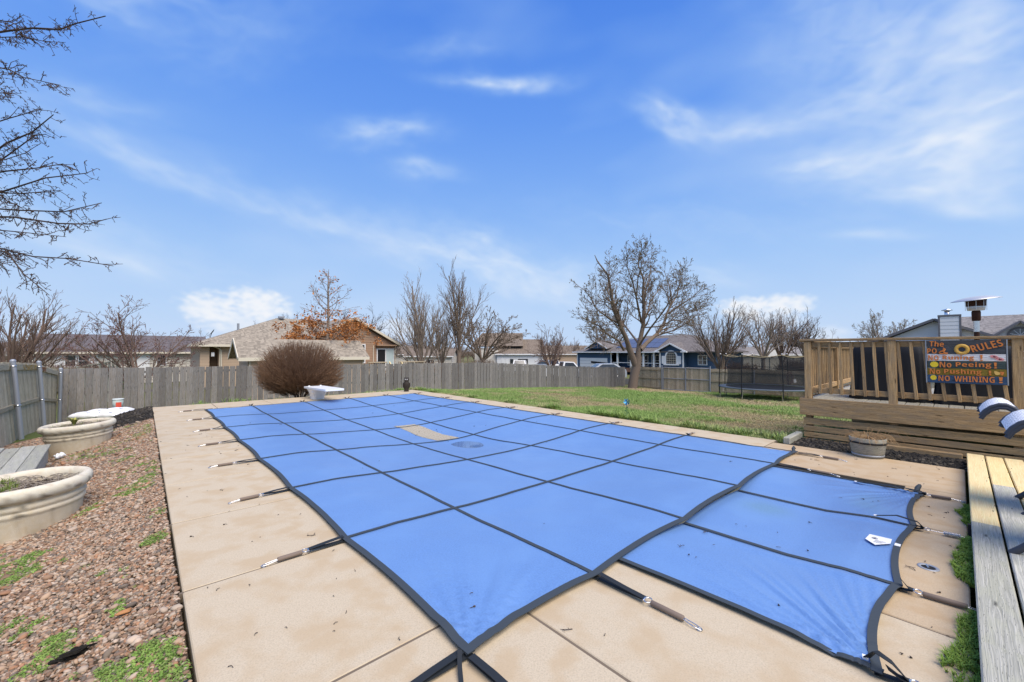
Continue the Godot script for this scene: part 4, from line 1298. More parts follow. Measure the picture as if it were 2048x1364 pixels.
# ---------- at the far edge: diving board, owl, shrub ----------
func build_far_edge() -> void:
	var o := thing("diving_board", "white fibreglass diving board on a flared white stand at the pool's far end", "diving board", Vector3(2.73, 0.0, -11.25), 0.0)
	var st := st0(false)
	var N := 40
	var stand := [[0.0, 0.24, 0.16], [0.03, 0.235, 0.155], [0.16, 0.25, 0.19], [0.27, 0.29, 0.25], [0.30, 0.31, 0.27]]
	for i in stand.size() - 1:
		for k in N:
			var p := []
			for q in [[i, k], [i, k + 1], [i + 1, k + 1], [i + 1, k]]:
				var a: float = TAU * q[1] / N
				var s = stand[q[0]]
				var c := Vector2(signf(cos(a)) * pow(absf(cos(a)), 0.5), signf(sin(a)) * pow(absf(sin(a)), 0.5))
				p.append(Vector3(c.x * s[2], s[0], c.y * s[1] - (0.06 * (1.0 - s[0] / 0.3))))
			face(st, p, Vector3(p[0].x + p[1].x, 0, p[0].z + p[1].z))
	put("stand", done(st), M.plastic_white, o, Transform3D(Basis(), Vector3(0, 0, 0)))
	put("stand_band", box(Vector3(0.44, 0.03, 0.2), 0.008), M.plastic_white, o, Transform3D(Basis(), Vector3(0, 0.22, 0.12)))
	var bo := PackedVector2Array()
	for e in [[-0.235, -0.40, PI, 1.5 * PI], [0.235, -0.40, 1.5 * PI, TAU], [0.215, 1.42, 0.0, 0.5 * PI], [-0.215, 1.42, 0.5 * PI, PI]]:
		for i in 6:
			var a := lerpf(e[2], e[3], i / 5.0)
			bo.append(Vector2(e[0] + cos(a) * 0.035, e[1] + sin(a) * 0.035))
	var bm := slab(bo, 0.0, 0.05)
	put("board", bm, M.plastic_white, o, Transform3D(Basis(Vector3(1, 0, 0), Vector3(0, 0.018, 1).normalized(), Vector3(0, 1, -0.018).normalized()), Vector3(0, 0.305, 0)))
	for x in [-0.16, 0.16]:
		put("bolt_cap", lathe([Vector2(0.03, 0.0), Vector2(0.028, 0.018), Vector2(0.0, 0.024)], 12), M.plastic_white, o, Transform3D(Basis(), Vector3(x, 0.356, -0.28)))
	# owl decoy
	var ow := thing("owl_figure", "small dark grey owl figure standing at the pool deck's far right corner", "owl figure", Vector3(5.72, 0.0, -11.5), -35.0)
	put("body", lathe([Vector2(0.0, 0.0), Vector2(0.085, 0.0), Vector2(0.085, 0.03), Vector2(0.075, 0.06), Vector2(0.10, 0.14), Vector2(0.115, 0.22), Vector2(0.105, 0.29), Vector2(0.08, 0.335), Vector2(0.07, 0.35), Vector2(0.083, 0.38), Vector2(0.088, 0.42), Vector2(0.075, 0.46), Vector2(0.04, 0.485), Vector2(0.0, 0.49)], 22, 1.0, 0.85), M.owl, ow)
	for s in [-1.0, 1.0]:
		put("ear_tuft", lathe([Vector2(0.02, 0.0), Vector2(0.012, 0.03), Vector2(0.0, 0.055)], 8), M.owl, ow, Transform3D(Basis(Vector3.FORWARD, s * 0.3), Vector3(s * 0.055, 0.455, 0.01)))
		put("wing", lathe([Vector2(0.0, 0.0), Vector2(0.028, 0.07), Vector2(0.036, 0.15), Vector2(0.02, 0.2), Vector2(0.0, 0.21)], 10, 0.6, 1.6), M.owl, ow, Transform3D(Basis(Vector3.FORWARD, s * 0.08), Vector3(s * 0.098, 0.1, -0.01)))
		var ey := put("eye", lathe([Vector2(0.022, 0.0), Vector2(0.02, 0.006), Vector2(0.0, 0.008)], 12), mat(lin(0.5, 0.5, 0.5), 0.4), ow, Transform3D(Basis(Vector3.RIGHT, PI / 2), Vector3(s * 0.032, 0.42, 0.07)))
		put("pupil", lathe([Vector2(0.009, 0.0), Vector2(0.0, 0.004)], 8), M.dark, ey, Transform3D(Basis(), Vector3(0, 0.007, 0)))
	put("beak", lathe([Vector2(0.012, 0.0), Vector2(0.0, 0.03)], 6), mat(lin(0.25, 0.24, 0.22), 0.5), ow, Transform3D(Basis(Vector3.RIGHT, 2.2), Vector3(0, 0.408, 0.072)))
	# clipped bare shrub: thousands of shoots to a rounded outline
	var c := at(602, 13.3, -0.2)
	var sh := thing("round_shrub", "leafless brown shrub clipped into a big ball in front of the grey fence", "shrub", c)
	tree_begin()
	var r := RandomNumberGenerator.new()
	r.seed = 5
	for i in 20:
		var a := r.randf() * TAU
		var l := r.randf_range(0.3, 0.6)
		limb([Vector3(cos(a), 0, sin(a)) * 0.08 + Vector3(0, -0.25, 0), Vector3(cos(a) * 0.16, 0.15, sin(a) * 0.16), Vector3(cos(a) * 0.35 * l / 0.4, 0.5, sin(a) * 0.35 * l / 0.4)], 0.022, 0.012, 5)
	put("stems", tree_end(), M.bark_dark, sh)
	tree_begin()
	for i in 3500:
		var a := r.randf() * TAU
		var cz := r.randf_range(-0.72, 1.0)
		var sr := sqrt(1.0 - cz * cz)
		var k := r.randf_range(0.84, 1.03) * (1.0 + 0.06 * noise.get_noise_2d(a * 40.0, cz * 60.0))
		var tip := Vector3(cos(a) * sr * 1.32 * k, 0.98 + cz * (0.98 if cz > 0.0 else 0.9) * k, sin(a) * sr * 1.2 * k)
		var root := Vector3(cos(a) * 0.12, 0.0, sin(a) * 0.12)
		var q0 := r.randf_range(0.25, 0.6)
		var st_ := root.lerp(tip, q0) + Vector3(0, 0.10 * sin(q0 * PI), 0) + Vector3(r.randf_range(-1, 1), r.randf_range(-1, 1), r.randf_range(-1, 1)) * 0.08
		var d := (tip - Vector3(0, 0.5, 0)).normalized()
		var mid := st_.lerp(tip, 0.55) + Vector3(r.randf_range(-1, 1), r.randf_range(-0.6, 1), r.randf_range(-1, 1)) * 0.05
		limb([st_, mid, tip + d * r.randf_range(0.0, 0.06)], 0.0065, 0.003, 3)
		if i % 2 == 0:
			var t2 := mid.lerp(tip, 0.3)
			limb([t2, t2 + (d + Vector3(r.randf_range(-1, 1), r.randf_range(-0.2, 1), r.randf_range(-1, 1)) * 0.7).normalized() * r.randf_range(0.12, 0.26)], 0.004, 0.0022, 3)
	var shm := put("shoots", tree_end(), M.bark_brown, sh)
	shm.set_meta("kind", "stuff")

# ---------- trees ----------
var TV := PackedVector3Array()
var TN := PackedVector3Array()
var TI := PackedInt32Array()
var LV := PackedVector3Array()      # tips where buds or leaves sit
var LD := PackedVector3Array()

func tree_begin() -> void:
	TV = PackedVector3Array()
	TN = PackedVector3Array()
	TI = PackedInt32Array()

func tree_end() -> ArrayMesh:
	var ar := []
	ar.resize(Mesh.ARRAY_MAX)
	ar[Mesh.ARRAY_VERTEX] = TV
	ar[Mesh.ARRAY_NORMAL] = TN
	ar[Mesh.ARRAY_INDEX] = TI
	var m := ArrayMesh.new()
	m.add_surface_from_arrays(Mesh.PRIMITIVE_TRIANGLES, ar)
	return m

func limb(pts: Array, r0: float, r1: float, n: int) -> void:
	var base := TV.size()
	var m := pts.size()
	var side := Vector3.ZERO
	for i in m:
		var d: Vector3 = (pts[mini(i + 1, m - 1)] - pts[maxi(i - 1, 0)]).normalized()
		if i == 0: side = d.cross(Vector3(0.31, 0.2, 0.93)).normalized()
		else: side = (side - d * side.dot(d)).normalized()
		var up := d.cross(side)
		var r := lerpf(r0, r1, float(i) / (m - 1))
		for k in n:
			var a := TAU * k / n
			var nn := side * cos(a) + up * sin(a)
			TV.append(pts[i] + nn * r)
			TN.append(nn)
	for i in m - 1:
		for k in n:
			var a := base + i * n + k
			var b := base + i * n + (k + 1) % n
			TI.append(a)
			TI.append(a + n)
			TI.append(b)
			TI.append(b)
			TI.append(a + n)
			TI.append(b + n)

# a branch that wanders, rises or droops, and carries smaller ones
func branch(r: RandomNumberGenerator, p: Vector3, d: Vector3, l: float, r0: float, level: int, s: Dictionary) -> void:
	var segs := 5 if level == 0 else (4 if level == 1 else 3)
	var pts := [p]
	var q := p
	var dd := d
	for i in segs:
		dd = (dd + Vector3(r.randf_range(-1, 1), r.randf_range(-1, 1), r.randf_range(-1, 1)) * s.wob + Vector3(0, s.up * (1.0 if level < 2 else 0.6), 0)).normalized()
		q = q + dd * l / segs
		pts.append(q)
	var tip: float = maxf(s.rmin, r0 * 0.35)
	limb(pts, r0, tip, 6 if level == 0 else (4 if level == 1 else 3))
	if level >= s.levels:
		LV.append(q)
		LD.append(dd)
		return
	var kids: int = s.kids[level]
	for k in kids:
		var f := lerpf(s.start, 1.0, (k + r.randf() * 0.8) / kids)
		var fi := f * segs
		var i := mini(int(fi), segs - 1)
		var b: Vector3 = pts[i].lerp(pts[i + 1], fi - i)
		var axis: Vector3 = (pts[i + 1] - pts[i]).normalized()
		var side := axis.cross(Vector3(r.randf_range(-1, 1), r.randf_range(-1, 1), r.randf_range(-1, 1))).normalized()
		var ang: float = s.ang * r.randf_range(0.6, 1.3)
		var nd := (axis * cos(ang) + side * sin(ang)).normalized()
		if s.has("flat"): nd = (nd * Vector3(1, 1.0 - s.flat, 1)).normalized()
		branch(r, b, nd, l * s.ratio * r.randf_range(0.65, 1.15) * (1.15 - f * 0.55), maxf(s.rmin, lerpf(r0, tip, f) * 0.62), level + 1, s)

func bare_tree(called: String, label: String, where: Vector3, spec: Dictionary, leaders: Array, bark: Material, group := "") -> Node3D:
	var o := thing(called, label, "tree", where, YAW, group)
	var r := RandomNumberGenerator.new()
	r.seed = spec.seed
	tree_begin()
	var h: float = spec.trunk
	var tr: float = spec.radius
	var lean: Vector3 = spec.get("lean", Vector3.ZERO)
	limb([Vector3(0, -0.3, 0), Vector3(0, 0.05, 0), lean * 0.4 + Vector3(0, h * 0.5, 0), lean + Vector3(0, h, 0)], tr * 1.35, tr * 0.85, 10)
	put("trunk", tree_end(), bark, o)
	tree_begin()
	LV = PackedVector3Array()
	LD = PackedVector3Array()
	for e in leaders:
		# [angle from upright, compass angle, length, radius, start as a share of the trunk]
		var a := deg_to_rad(e[0])
		var c := deg_to_rad(e[1])
		branch(r, lean * e[4] + Vector3(0, h * e[4], 0), Vector3(sin(a) * cos(c), cos(a), sin(a) * sin(c)), e[2], e[3], 0, spec)
	put("crown", tree_end(), bark, o)
	if spec.get("buds", 0.0) > 0.0: buds(o, r, spec.buds, spec.get("bud_mat", M.bark_dark))
	return o

func buds(o: Node3D, r: RandomNumberGenerator, size: float, m: Material, share := 1.0) -> void:
	var xf := []
	for i in LV.size():
		if r.randf() > share: continue
		for k in 2:
			xf.append(Transform3D(Basis.from_euler(Vector3(r.randf() * TAU, r.randf() * TAU, 0)).scaled(Vector3.ONE * size * r.randf_range(0.6, 1.5)), LV[i] - LD[i] * r.randf() * size * 3.0))
	scatter("buds", lathe([Vector2(0.0, -0.5), Vector2(0.4, 0.0), Vector2(0.0, 0.5)], 4), m, xf, [], o)

func fan(n: int, a0: float, a1: float, l0: float, l1: float, rad: float, s0: float, s1: float, sd: int) -> Array:
	var r := RandomNumberGenerator.new()
	r.seed = sd
	var out := []
	for i in n:
		out.append([r.randf_range(a0, a1), 360.0 * i / n + r.randf_range(-20, 20), r.randf_range(l0, l1), rad * r.randf_range(0.7, 1.1), r.randf_range(s0, s1)])
	return out

func build_trees() -> void:
	var gy := -1.45
	# the big spreading tree in the fence corner, its limbs as they stand
	var d := 27.3
	var o := thing("big_tree", "large bare spreading tree with forked trunk in the corner of the lawn", "tree", at(1266, d, -1.42), YAW)
	var k := d / 812.4
	var P := func(px: float, py: float, dz := 0.0) -> Vector3: return Vector3((px - 1266.0) * k, 1.37 + (704.5 - py) * k + 1.42, dz)
	tree_begin()
	limb([P.call(1262, 790), P.call(1264, 778), P.call(1268, 752), P.call(1274, 728), P.call(1276, 712)], 0.34, 0.25, 14)
	limb([P.call(1272, 735), P.call(1262, 712, 0.2), P.call(1253, 692, 0.4)], 0.22, 0.18, 10)
	put("trunk", tree_end(), M.bark, o)
	tree_begin()
	LV = PackedVector3Array()
	LD = PackedVector3Array()
	var r := RandomNumberGenerator.new()
	r.seed = 99
	var main := [
		[[1255, 700, 0.3], [1246, 676, 0.7], [1234, 655, 1.0], [1218, 622, 1.4], [1211, 590, 1.6], [1203, 560, 1.9], [1184, 535, 2.0], [1176, 524, 2.1], 0.25],
		[[1236, 655, 1.0], [1231, 610, 0.2], [1222, 580, -0.6], [1226, 545, -1.0], [1228, 518, -1.4], 0.11],
		[[1232, 650, 0.9], [1205, 640, 1.6], [1180, 626, 2.4], [1163, 606, 2.8], [1155, 592, 3.0], 0.10],
		[[1208, 672, 1.2], [1186, 655, 1.8], [1166, 648, 2.3], [1152, 640, 2.8], 0.08],
		[[1245, 700, 0.5], [1226, 683, 1.4], [1196, 668, 2.0], [1170, 658, 2.6], 0.13],
		[[1277, 715, 0], [1281, 690, -0.1], [1287, 650, -0.2], [1291, 615, -0.3], [1290, 588, -0.2], [1285, 560, 0.2], [1274, 530, 0.5], [1277, 506, 0.6], 0.27],
		[[1291, 615, -0.3], [1298, 590, -0.8], [1308, 565, -1.2], [1315, 535, -1.4], [1318, 512, -1.6], 0.13],
		[[1288, 640, -0.2], [1305, 622, -0.9], [1314, 600, -1.3], [1330, 580, -1.6], [1352, 560, -2.0], 0.12],
		[[1284, 645, -0.2], [1270, 628, 1.0], [1257, 600, 1.8], [1245, 575, 2.2], [1236, 552, 2.4], [1228, 530, 2.7], 0.13],
		[[1258, 600, 1.8], [1256, 570, 2.4], [1258, 545, 2.8], [1250, 525, 3.2], 0.07],
		[[1281, 700, 0], [1300, 685, -0.6], [1325, 668, -1.0], [1342, 648, -1.4], [1356, 622, -1.8], [1368, 596, -2.0], [1366, 560, -2.2], [1356, 525, -2.4], 0.24],
		[[1357, 622, -1.8], [1376, 606, -1.2], [1400, 588, -1.0], [1418, 570, -0.8], 0.10],
		[[1362, 610, -1.9], [1385, 580, -2.6], [1395, 558, -3.0], [1403, 535, -3.2], 0.10],
		[[1330, 668, -1.0], [1352, 660, -0.4], [1372, 646, 0.4], [1392, 622, 0.8], 0.08],
		[[1357, 623, -1.8], [1390, 620, -2.6], [1420, 616, -3.0], [1440, 610, -3.3], 0.05],
		[[1287, 655, -0.2], [1310, 655, 1.2], [1330, 640, 2.2], [1345, 628, 3.0], 0.07],
		[[1280, 690, 0], [1284, 660, 1.5], [1300, 630, 2.6], [1310, 600, 3.4], [1322, 575, 3.8], 0.11],
		[[1280, 690, 0], [1268, 655, -1.6], [1256, 625, -2.6], [1246, 590, -3.4], [1240, 560, -3.8], 0.11],
		[[1256, 700, 0.3], [1240, 690, -0.6], [1215, 680, -1.6], [1190, 664, -2.2], 0.09]]
	for e in main:
		var pts := []
		for i in e.size() - 1: pts.append(P.call(e[i][0] + r.randf_range(-2, 2), e[i][1], e[i][2]))
		var r0: float = e[e.size() - 1] * 0.68
		limb(pts, r0, maxf(0.012, r0 * 0.10), 8)
		var sp := {"wob": 0.3, "up": 0.07, "levels": 3, "kids": [0, 5, 4], "ratio": 0.5, "ang": 0.75, "start": 0.15, "rmin": 0.007}
		var n := 7 + int(pts.size() * 1.7)
		for j in n:
			var f := r.randf_range(0.22, 1.0) * (pts.size() - 1.001)
			var i := int(f)
			var ax: Vector3 = (pts[i + 1] - pts[i]).normalized()
			var side := ax.cross(Vector3(r.randf_range(-1, 1), r.randf_range(-1, 1), r.randf_range(-1, 1))).normalized()
			var ang := r.randf_range(0.4, 1.0)
			var ff := f / (pts.size() - 1)
			branch(r, pts[i].lerp(pts[i + 1], f - i), (ax * cos(ang) + side * sin(ang)).normalized(), r.randf_range(0.9, 2.3) * (1.2 - ff * 0.55), maxf(0.016, r0 * (1.0 - ff * 0.8) * 0.4), 1, sp)
	put("crown", tree_end(), M.bark, o)
	buds(o, r, 0.06, mat(lin(0.16, 0.125, 0.06), 0.9), 0.55)

	# upright multi-stemmed trees behind the fence
	var up := {"trunk": 1.6, "radius": 0.24, "wob": 0.10, "up": 0.10, "levels": 3, "kids": [9, 6, 4], "ratio": 0.45, "ang": 0.48, "start": 0.2, "rmin": 0.006, "seed": 3}
	var l1 := fan(9, 10, 27, 5.2, 6.8, 0.085, 0.55, 1.0, 21)
	l1.append_array([[2, 0, 7.6, 0.12, 1.0], [5, 200, 7.2, 0.10, 1.0], [38, 170, 5.4, 0.10, 0.8], [40, 20, 4.6, 0.09, 0.7], [56, 185, 3.6, 0.06, 0.6], [52, 350, 3.4, 0.06, 0.6]])
	bare_tree("upright_tree", "tall bare tree with fanning upright stems just right of the brown gabled house", at(843, 39, gy), up, l1, M.bark_grey, "bare trees beyond the back fence")
	var up2 := up.duplicate()
	up2.seed = 14
	up2.trunk = 3.0
	var l2 := fan(8, 6, 22, 5.6, 7.0, 0.085, 0.6, 1.0, 22)
	l2.append_array([[3, 0, 7.4, 0.12, 1.0], [8, 180, 6.8, 0.11, 1.0], [38, 10, 4.4, 0.08, 0.7]])
	bare_tree("upright_tree", "tall bare twin-stemmed tree left of the white house's brown roof", at(918, 40, gy), up2, l2, M.bark, "bare trees beyond the back fence")
	var up3 := up.duplicate()
	up3.seed = 41
	bare_tree("upright_tree", "thinner bare tree between the two tall upright trees", at(884, 44, gy), up3, fan(9, 4, 26, 4.2, 5.8, 0.09, 0.5, 1.0, 23), M.bark_grey, "bare trees beyond the back fence")
	var sprd := {"trunk": 2.0, "radius": 0.22, "wob": 0.22, "up": 0.08, "levels": 3, "kids": [8, 6, 4], "ratio": 0.5, "ang": 0.7, "start": 0.25, "rmin": 0.006, "seed": 9}
	var s1 := sprd.duplicate()
	s1.seed = 61
	s1.buds = 0.10
	s1.bud_mat = M.bark
	bare_tree("bare_tree", "round-crowned bare tree over the white house's roof, a dark nest in it", at(965, 48, gy), s1, fan(9, 15, 55, 4.6, 6.2, 0.13, 0.7, 1.0, 24), M.bark, "bare trees beyond the back fence")
	# small tree in front of the white house
	var small := {"trunk": 0.8, "radius": 0.16, "wob": 0.16, "up": 0.08, "levels": 3, "kids": [7, 5, 3], "ratio": 0.5, "ang": 0.6, "start": 0.2, "rmin": 0.010, "seed": 71}
	bare_tree("small_tree", "small rounded bare tree in front of the white house's right end", at(1103, 45, gy), small, fan(13, 8, 52, 3.2, 4.6, 0.08, 0.7, 1.0, 25), M.bark_red, "bare trees beyond the back fence")
	# tree right of the blue house, and those behind the trampoline
	var s2 := up.duplicate()
	s2.seed = 81
	s2.trunk = 1.3
	bare_tree("bare_tree", "vase-shaped bare tree between the blue house and the trampoline", at(1441, 35, gy), s2, fan(13, 12, 46, 4.0, 5.4, 0.10, 0.8, 1.0, 26), M.bark, "bare trees beyond the lawn")
	var s3 := sprd.duplicate()
	s3.seed = 91
	bare_tree("bare_tree", "bare tree behind the trampoline, left of the white backboard", at(1526, 46, gy), s3, fan(10, 10, 42, 4.4, 5.6, 0.11, 0.8, 1.0, 27), M.bark_grey, "bare trees beyond the lawn")
	var s4 := up.duplicate()
	s4.seed = 92
	bare_tree("bare_tree", "bare pointed tree rising just right of the white backboard", at(1562, 48, gy), s4, fan(9, 4, 36, 4.6, 5.8, 0.11, 0.7, 1.0, 28), M.bark_red, "bare trees beyond the lawn")
	var s5 := sprd.duplicate()
	s5.seed = 93
	bare_tree("bare_tree", "bare tree half hidden by the left end of the deck railing", at(1612, 50, gy), s5, fan(9, 10, 48, 4.0, 5.4, 0.10, 0.7, 1.0, 29), M.bark, "bare trees beyond the lawn")
	var s6 := sprd.duplicate()
	s6.seed = 94
	s6.buds = 0.07
	s6.bud_mat = mat(lin(0.20, 0.16, 0.10), 0.9)
	s6.up = 0.12
	s6.trunk = 2.4
	bare_tree("bare_tree", "flat-topped bare tree with clumped twig ends above the deck railing", at(1768, 52, gy), s6, fan(9, 18, 58, 4.0, 5.2, 0.09, 0.8, 1.0, 30), M.bark_grey, "bare trees beyond the lawn")
	var s7 := small.duplicate()
	s7.seed = 95
	s7.buds = 0.06
	s7.bud_mat = mat(lin(0.18, 0.16, 0.10), 0.9)
	bare_tree("bare_tree", "small twiggy bare tree at the left eave of the white gabled house", at(1836, 56, gy), s7, fan(9, 8, 40, 3.6, 4.6, 0.08, 0.8, 1.0, 31), M.bark_grey, "bare trees beyond the lawn")
	# trees over the left fence
	var s8 := up.duplicate()
	s8.seed = 101
	s8.trunk = 0.9
	s8.kids = [8, 5, 3]
	s8.wob = 0.12
	var l8 := fan(11, 8, 40, 3.4, 4.4, 0.085, 0.6, 1.0, 32)
	l8.append_array([[50, 10, 4.0, 0.07, 0.7], [60, 5, 3.9, 0.06, 0.6], [56, 340, 3.9, 0.06, 0.7], [80, 0, 3.4, 0.055, 0.5]])
	bare_tree("bare_tree", "many-stemmed bare tree behind the old fence at the left edge", at(24, 20.5, -1.0), s8, l8, M.bark_red, "bare trees over the left fence")
	var s9 := sprd.duplicate()
	s9.seed = 102
	s9.trunk = 0.9
	s9.radius = 0.13
	s9.up = 0.05
	s9.wob = 0.26
	s9.rmin = 0.007
	s9.buds = 0.035
	s9.bud_mat = mat(lin(0.17, 0.08, 0.08), 0.8)
	var l9 := fan(8, 10, 50, 2.4, 3.3, 0.06, 0.7, 1.0, 33)
	l9.append_array([[66, 175, 3.3, 0.05, 0.9], [62, 10, 2.9, 0.05, 0.9], [72, 190, 2.8, 0.045, 0.8], [10, 200, 3.6, 0.06, 1.0]])
	bare_tree("crabapple_tree", "spreading bare crabapple with reddish buds behind the grey fence's left end", at(272, 19.5, -1.0), s9, l9, M.bark_red, "bare trees over the left fence")
	# farther trees: a few kinds, repeated with their own turn and size
	var far := []
	var f1 := bare_tree("far_tree", "distant bare tree rising behind the ridge of the brown house", at(575, 58, gy), up, fan(9, 4, 24, 4.8, 6.4, 0.12, 0.6, 1.0, 34), M.bark_dark, "distant bare trees on the horizon")
	far.append(f1)
	var f2s := sprd.duplicate()
	f2s.seed = 111
	far.append(bare_tree("far_tree", "distant bare tree with spreading limbs behind the brown gable's peak", at(722, 50, gy), f2s, fan(8, 12, 50, 4.6, 6.0, 0.13, 0.8, 1.0, 35), M.bark_dark, "distant bare trees on the horizon"))
	var f3s := small.duplicate()
	f3s.seed = 112
	far.append(bare_tree("far_tree", "distant twiggy bare tree left of the brown house's eave", at(402, 55, gy), f3s, fan(10, 8, 50, 3.2, 4.4, 0.09, 0.6, 1.0, 36), M.bark, "distant bare trees on the horizon"))
	var spots := [[528, 62, 0, 0.9, "distant upright bare tree by the vent pipe of the brown house"], [862, 70, 1, 0.8, "distant bare tree low between the two upright trees"], [1010, 75, 2, 1.1, "distant bare tree behind the white house's roof step"], [1215, 68, 1, 1.05, "distant bare tree behind the blue house's garage"], [1400, 62, 1, 0.85, "distant bare tree behind the blue house's right roof slope"], [1490, 66, 2, 1.1, "distant bare tree between vase-shaped tree and trampoline"], [1590, 70, 0, 0.95, "distant upright bare tree behind the trampoline's right side"], [1650, 62, 2, 1.0, "distant bare tree just above the deck railing's left post"], [120, 48, 1, 0.75, "distant bare tree between the two trees over the left fence"], [355, 46, 2, 0.85, "distant bare tree left of the satellite dish"], [60, 44, 2, 1.0, "distant bare tree behind the many-stemmed tree"], [1150, 80, 2, 1.0, "distant bare tree left of the blue house"], [780, 66, 2, 1.2, "distant bare tree behind the right eave of the brown gable"]]
	for s in spots:
		var c: Node3D = far[s[2]].duplicate()
		c.name = numbered("far_tree")
		add_child(c)
		c.position = at(s[0], s[1], gy - 0.1)
		c.rotation_degrees.y = s[0] * 3.7
		c.scale = Vector3.ONE * s[3]
		c.set_meta("label", s[4])
	build_oak()
	build_near_branches()
	build_woods()
	# low brush along the fences and the shrubs of the gardens beyond
	var brush := [[90, 30, 2.4, 1.7, M.bark_red, "reddish bare hedge behind the left fence", 0], [170, 31, 2.6, 1.7, M.bark_red, "reddish bare hedge left of the crabapple", 0], [870, 38, 1.6, 1.6, M.bark_brown, "tan bare bush between the two tall upright trees", 0], [960, 39, 1.9, 1.9, M.bark, "bare bush below the tall twin-stemmed tree", 0], [800, 36, 1.3, 1.3, M.bark_red, "bare bush at the foot of the fanning tree", 0], [1130, 44, 1.5, 1.1, M.bark_brown, "tan bare bush left of the white pickup", 0], [30, 22, 1.4, 1.1, M.bark, "bushy shoots at the foot of the many-stemmed tree", 0], [1480, 36, 2.0, 1.7, M.bark_brown, "brown bare bush beyond the fence by the trampoline", 0], [1590, 38, 1.8, 2.1, M.bark_red, "reddish bare bush behind the trampoline net", 0]]
	for s in brush: bush("bare_bush", s[5], at(s[0], s[1], gy + 0.1), s[2], s[3], s[4], int(s[0]))
	for s in [[212, 27, 1.1, 0.9, "clipped green shrub behind the crabapple's left limbs"], [860, 37.5, 0.9, 0.85, "dark green shrub at the foot of the fanning upright tree"], [135, 29, 1.2, 0.8, "green shrub under the white house's windows at left"]]:
		green_shrub(s[4], at(s[0], s[1], gy + 0.4), s[2], s[3], int(s[0]))

func bush(called: String, label: String, where: Vector3, w: float, h: float, m: Material, sd: int) -> void:
	var o := thing(called, label, "bush", where, YAW, "bare bushes beyond the fences")
	tree_begin()
	var r := RandomNumberGenerator.new()
	r.seed = sd
	for i in 420:
		var a := r.randf() * TAU
		var k := sqrt(r.randf())
		var root := Vector3(cos(a) * k * w * 0.5, 0, sin(a) * k * w * 0.35)
		var tip := root + Vector3(cos(a) * k * w * 0.5 + r.randf_range(-0.2, 0.2), h * r.randf_range(0.55, 1.15) * (1.0 - 0.35 * k * k), sin(a) * k * w * 0.35 + r.randf_range(-0.2, 0.2))
		var mid := root.lerp(tip, 0.5) + Vector3(r.randf_range(-0.12, 0.12), 0.1, r.randf_range(-0.12, 0.12))
		limb([root, mid, tip], 0.022, 0.010, 3)
		for j in 3:
			var b := mid.lerp(tip, r.randf())
			limb([b, b + Vector3(r.randf_range(-0.4, 0.4), r.randf_range(0.1, 0.5), r.randf_range(-0.4, 0.4))], 0.011, 0.008, 3)
	put("twigs", tree_end(), m, o)

func green_shrub(label: String, where: Vector3, w: float, h: float, sd: int) -> void:
	var o := thing("green_shrub", label, "shrub", where, YAW, "green shrubs beyond the fences")
	var r := RandomNumberGenerator.new()
	r.seed = sd
	var xf := []
	var cl := []
	for i in 1500:
		var v := Vector3(r.randf_range(-1, 1), r.randf_range(-0.2, 1), r.randf_range(-1, 1))
		if v.length() > 1.0 or v.length() < 0.55: continue
		xf.append(Transform3D(Basis.from_euler(Vector3(r.randf() * TAU, r.randf() * TAU, 0)).scaled(Vector3.ONE * r.randf_range(0.7, 1.4)), v * Vector3(w, h, w)))
		cl.append(lin(0.045, 0.075, 0.02).lerp(lin(0.11, 0.15, 0.045), r.randf()))
	scatter("leaves", tuft(4, 0.14, 0.05, 0.8), M.blade, xf, cl, o)
	tree_begin()
	for i in 9: limb([Vector3(0, -0.6, 0), Vector3(r.randf_range(-0.5, 0.5) * w, h * 0.4, r.randf_range(-0.5, 0.5) * w)], 0.03, 0.015, 4)
	put("stems", tree_end(), M.bark_dark, o)

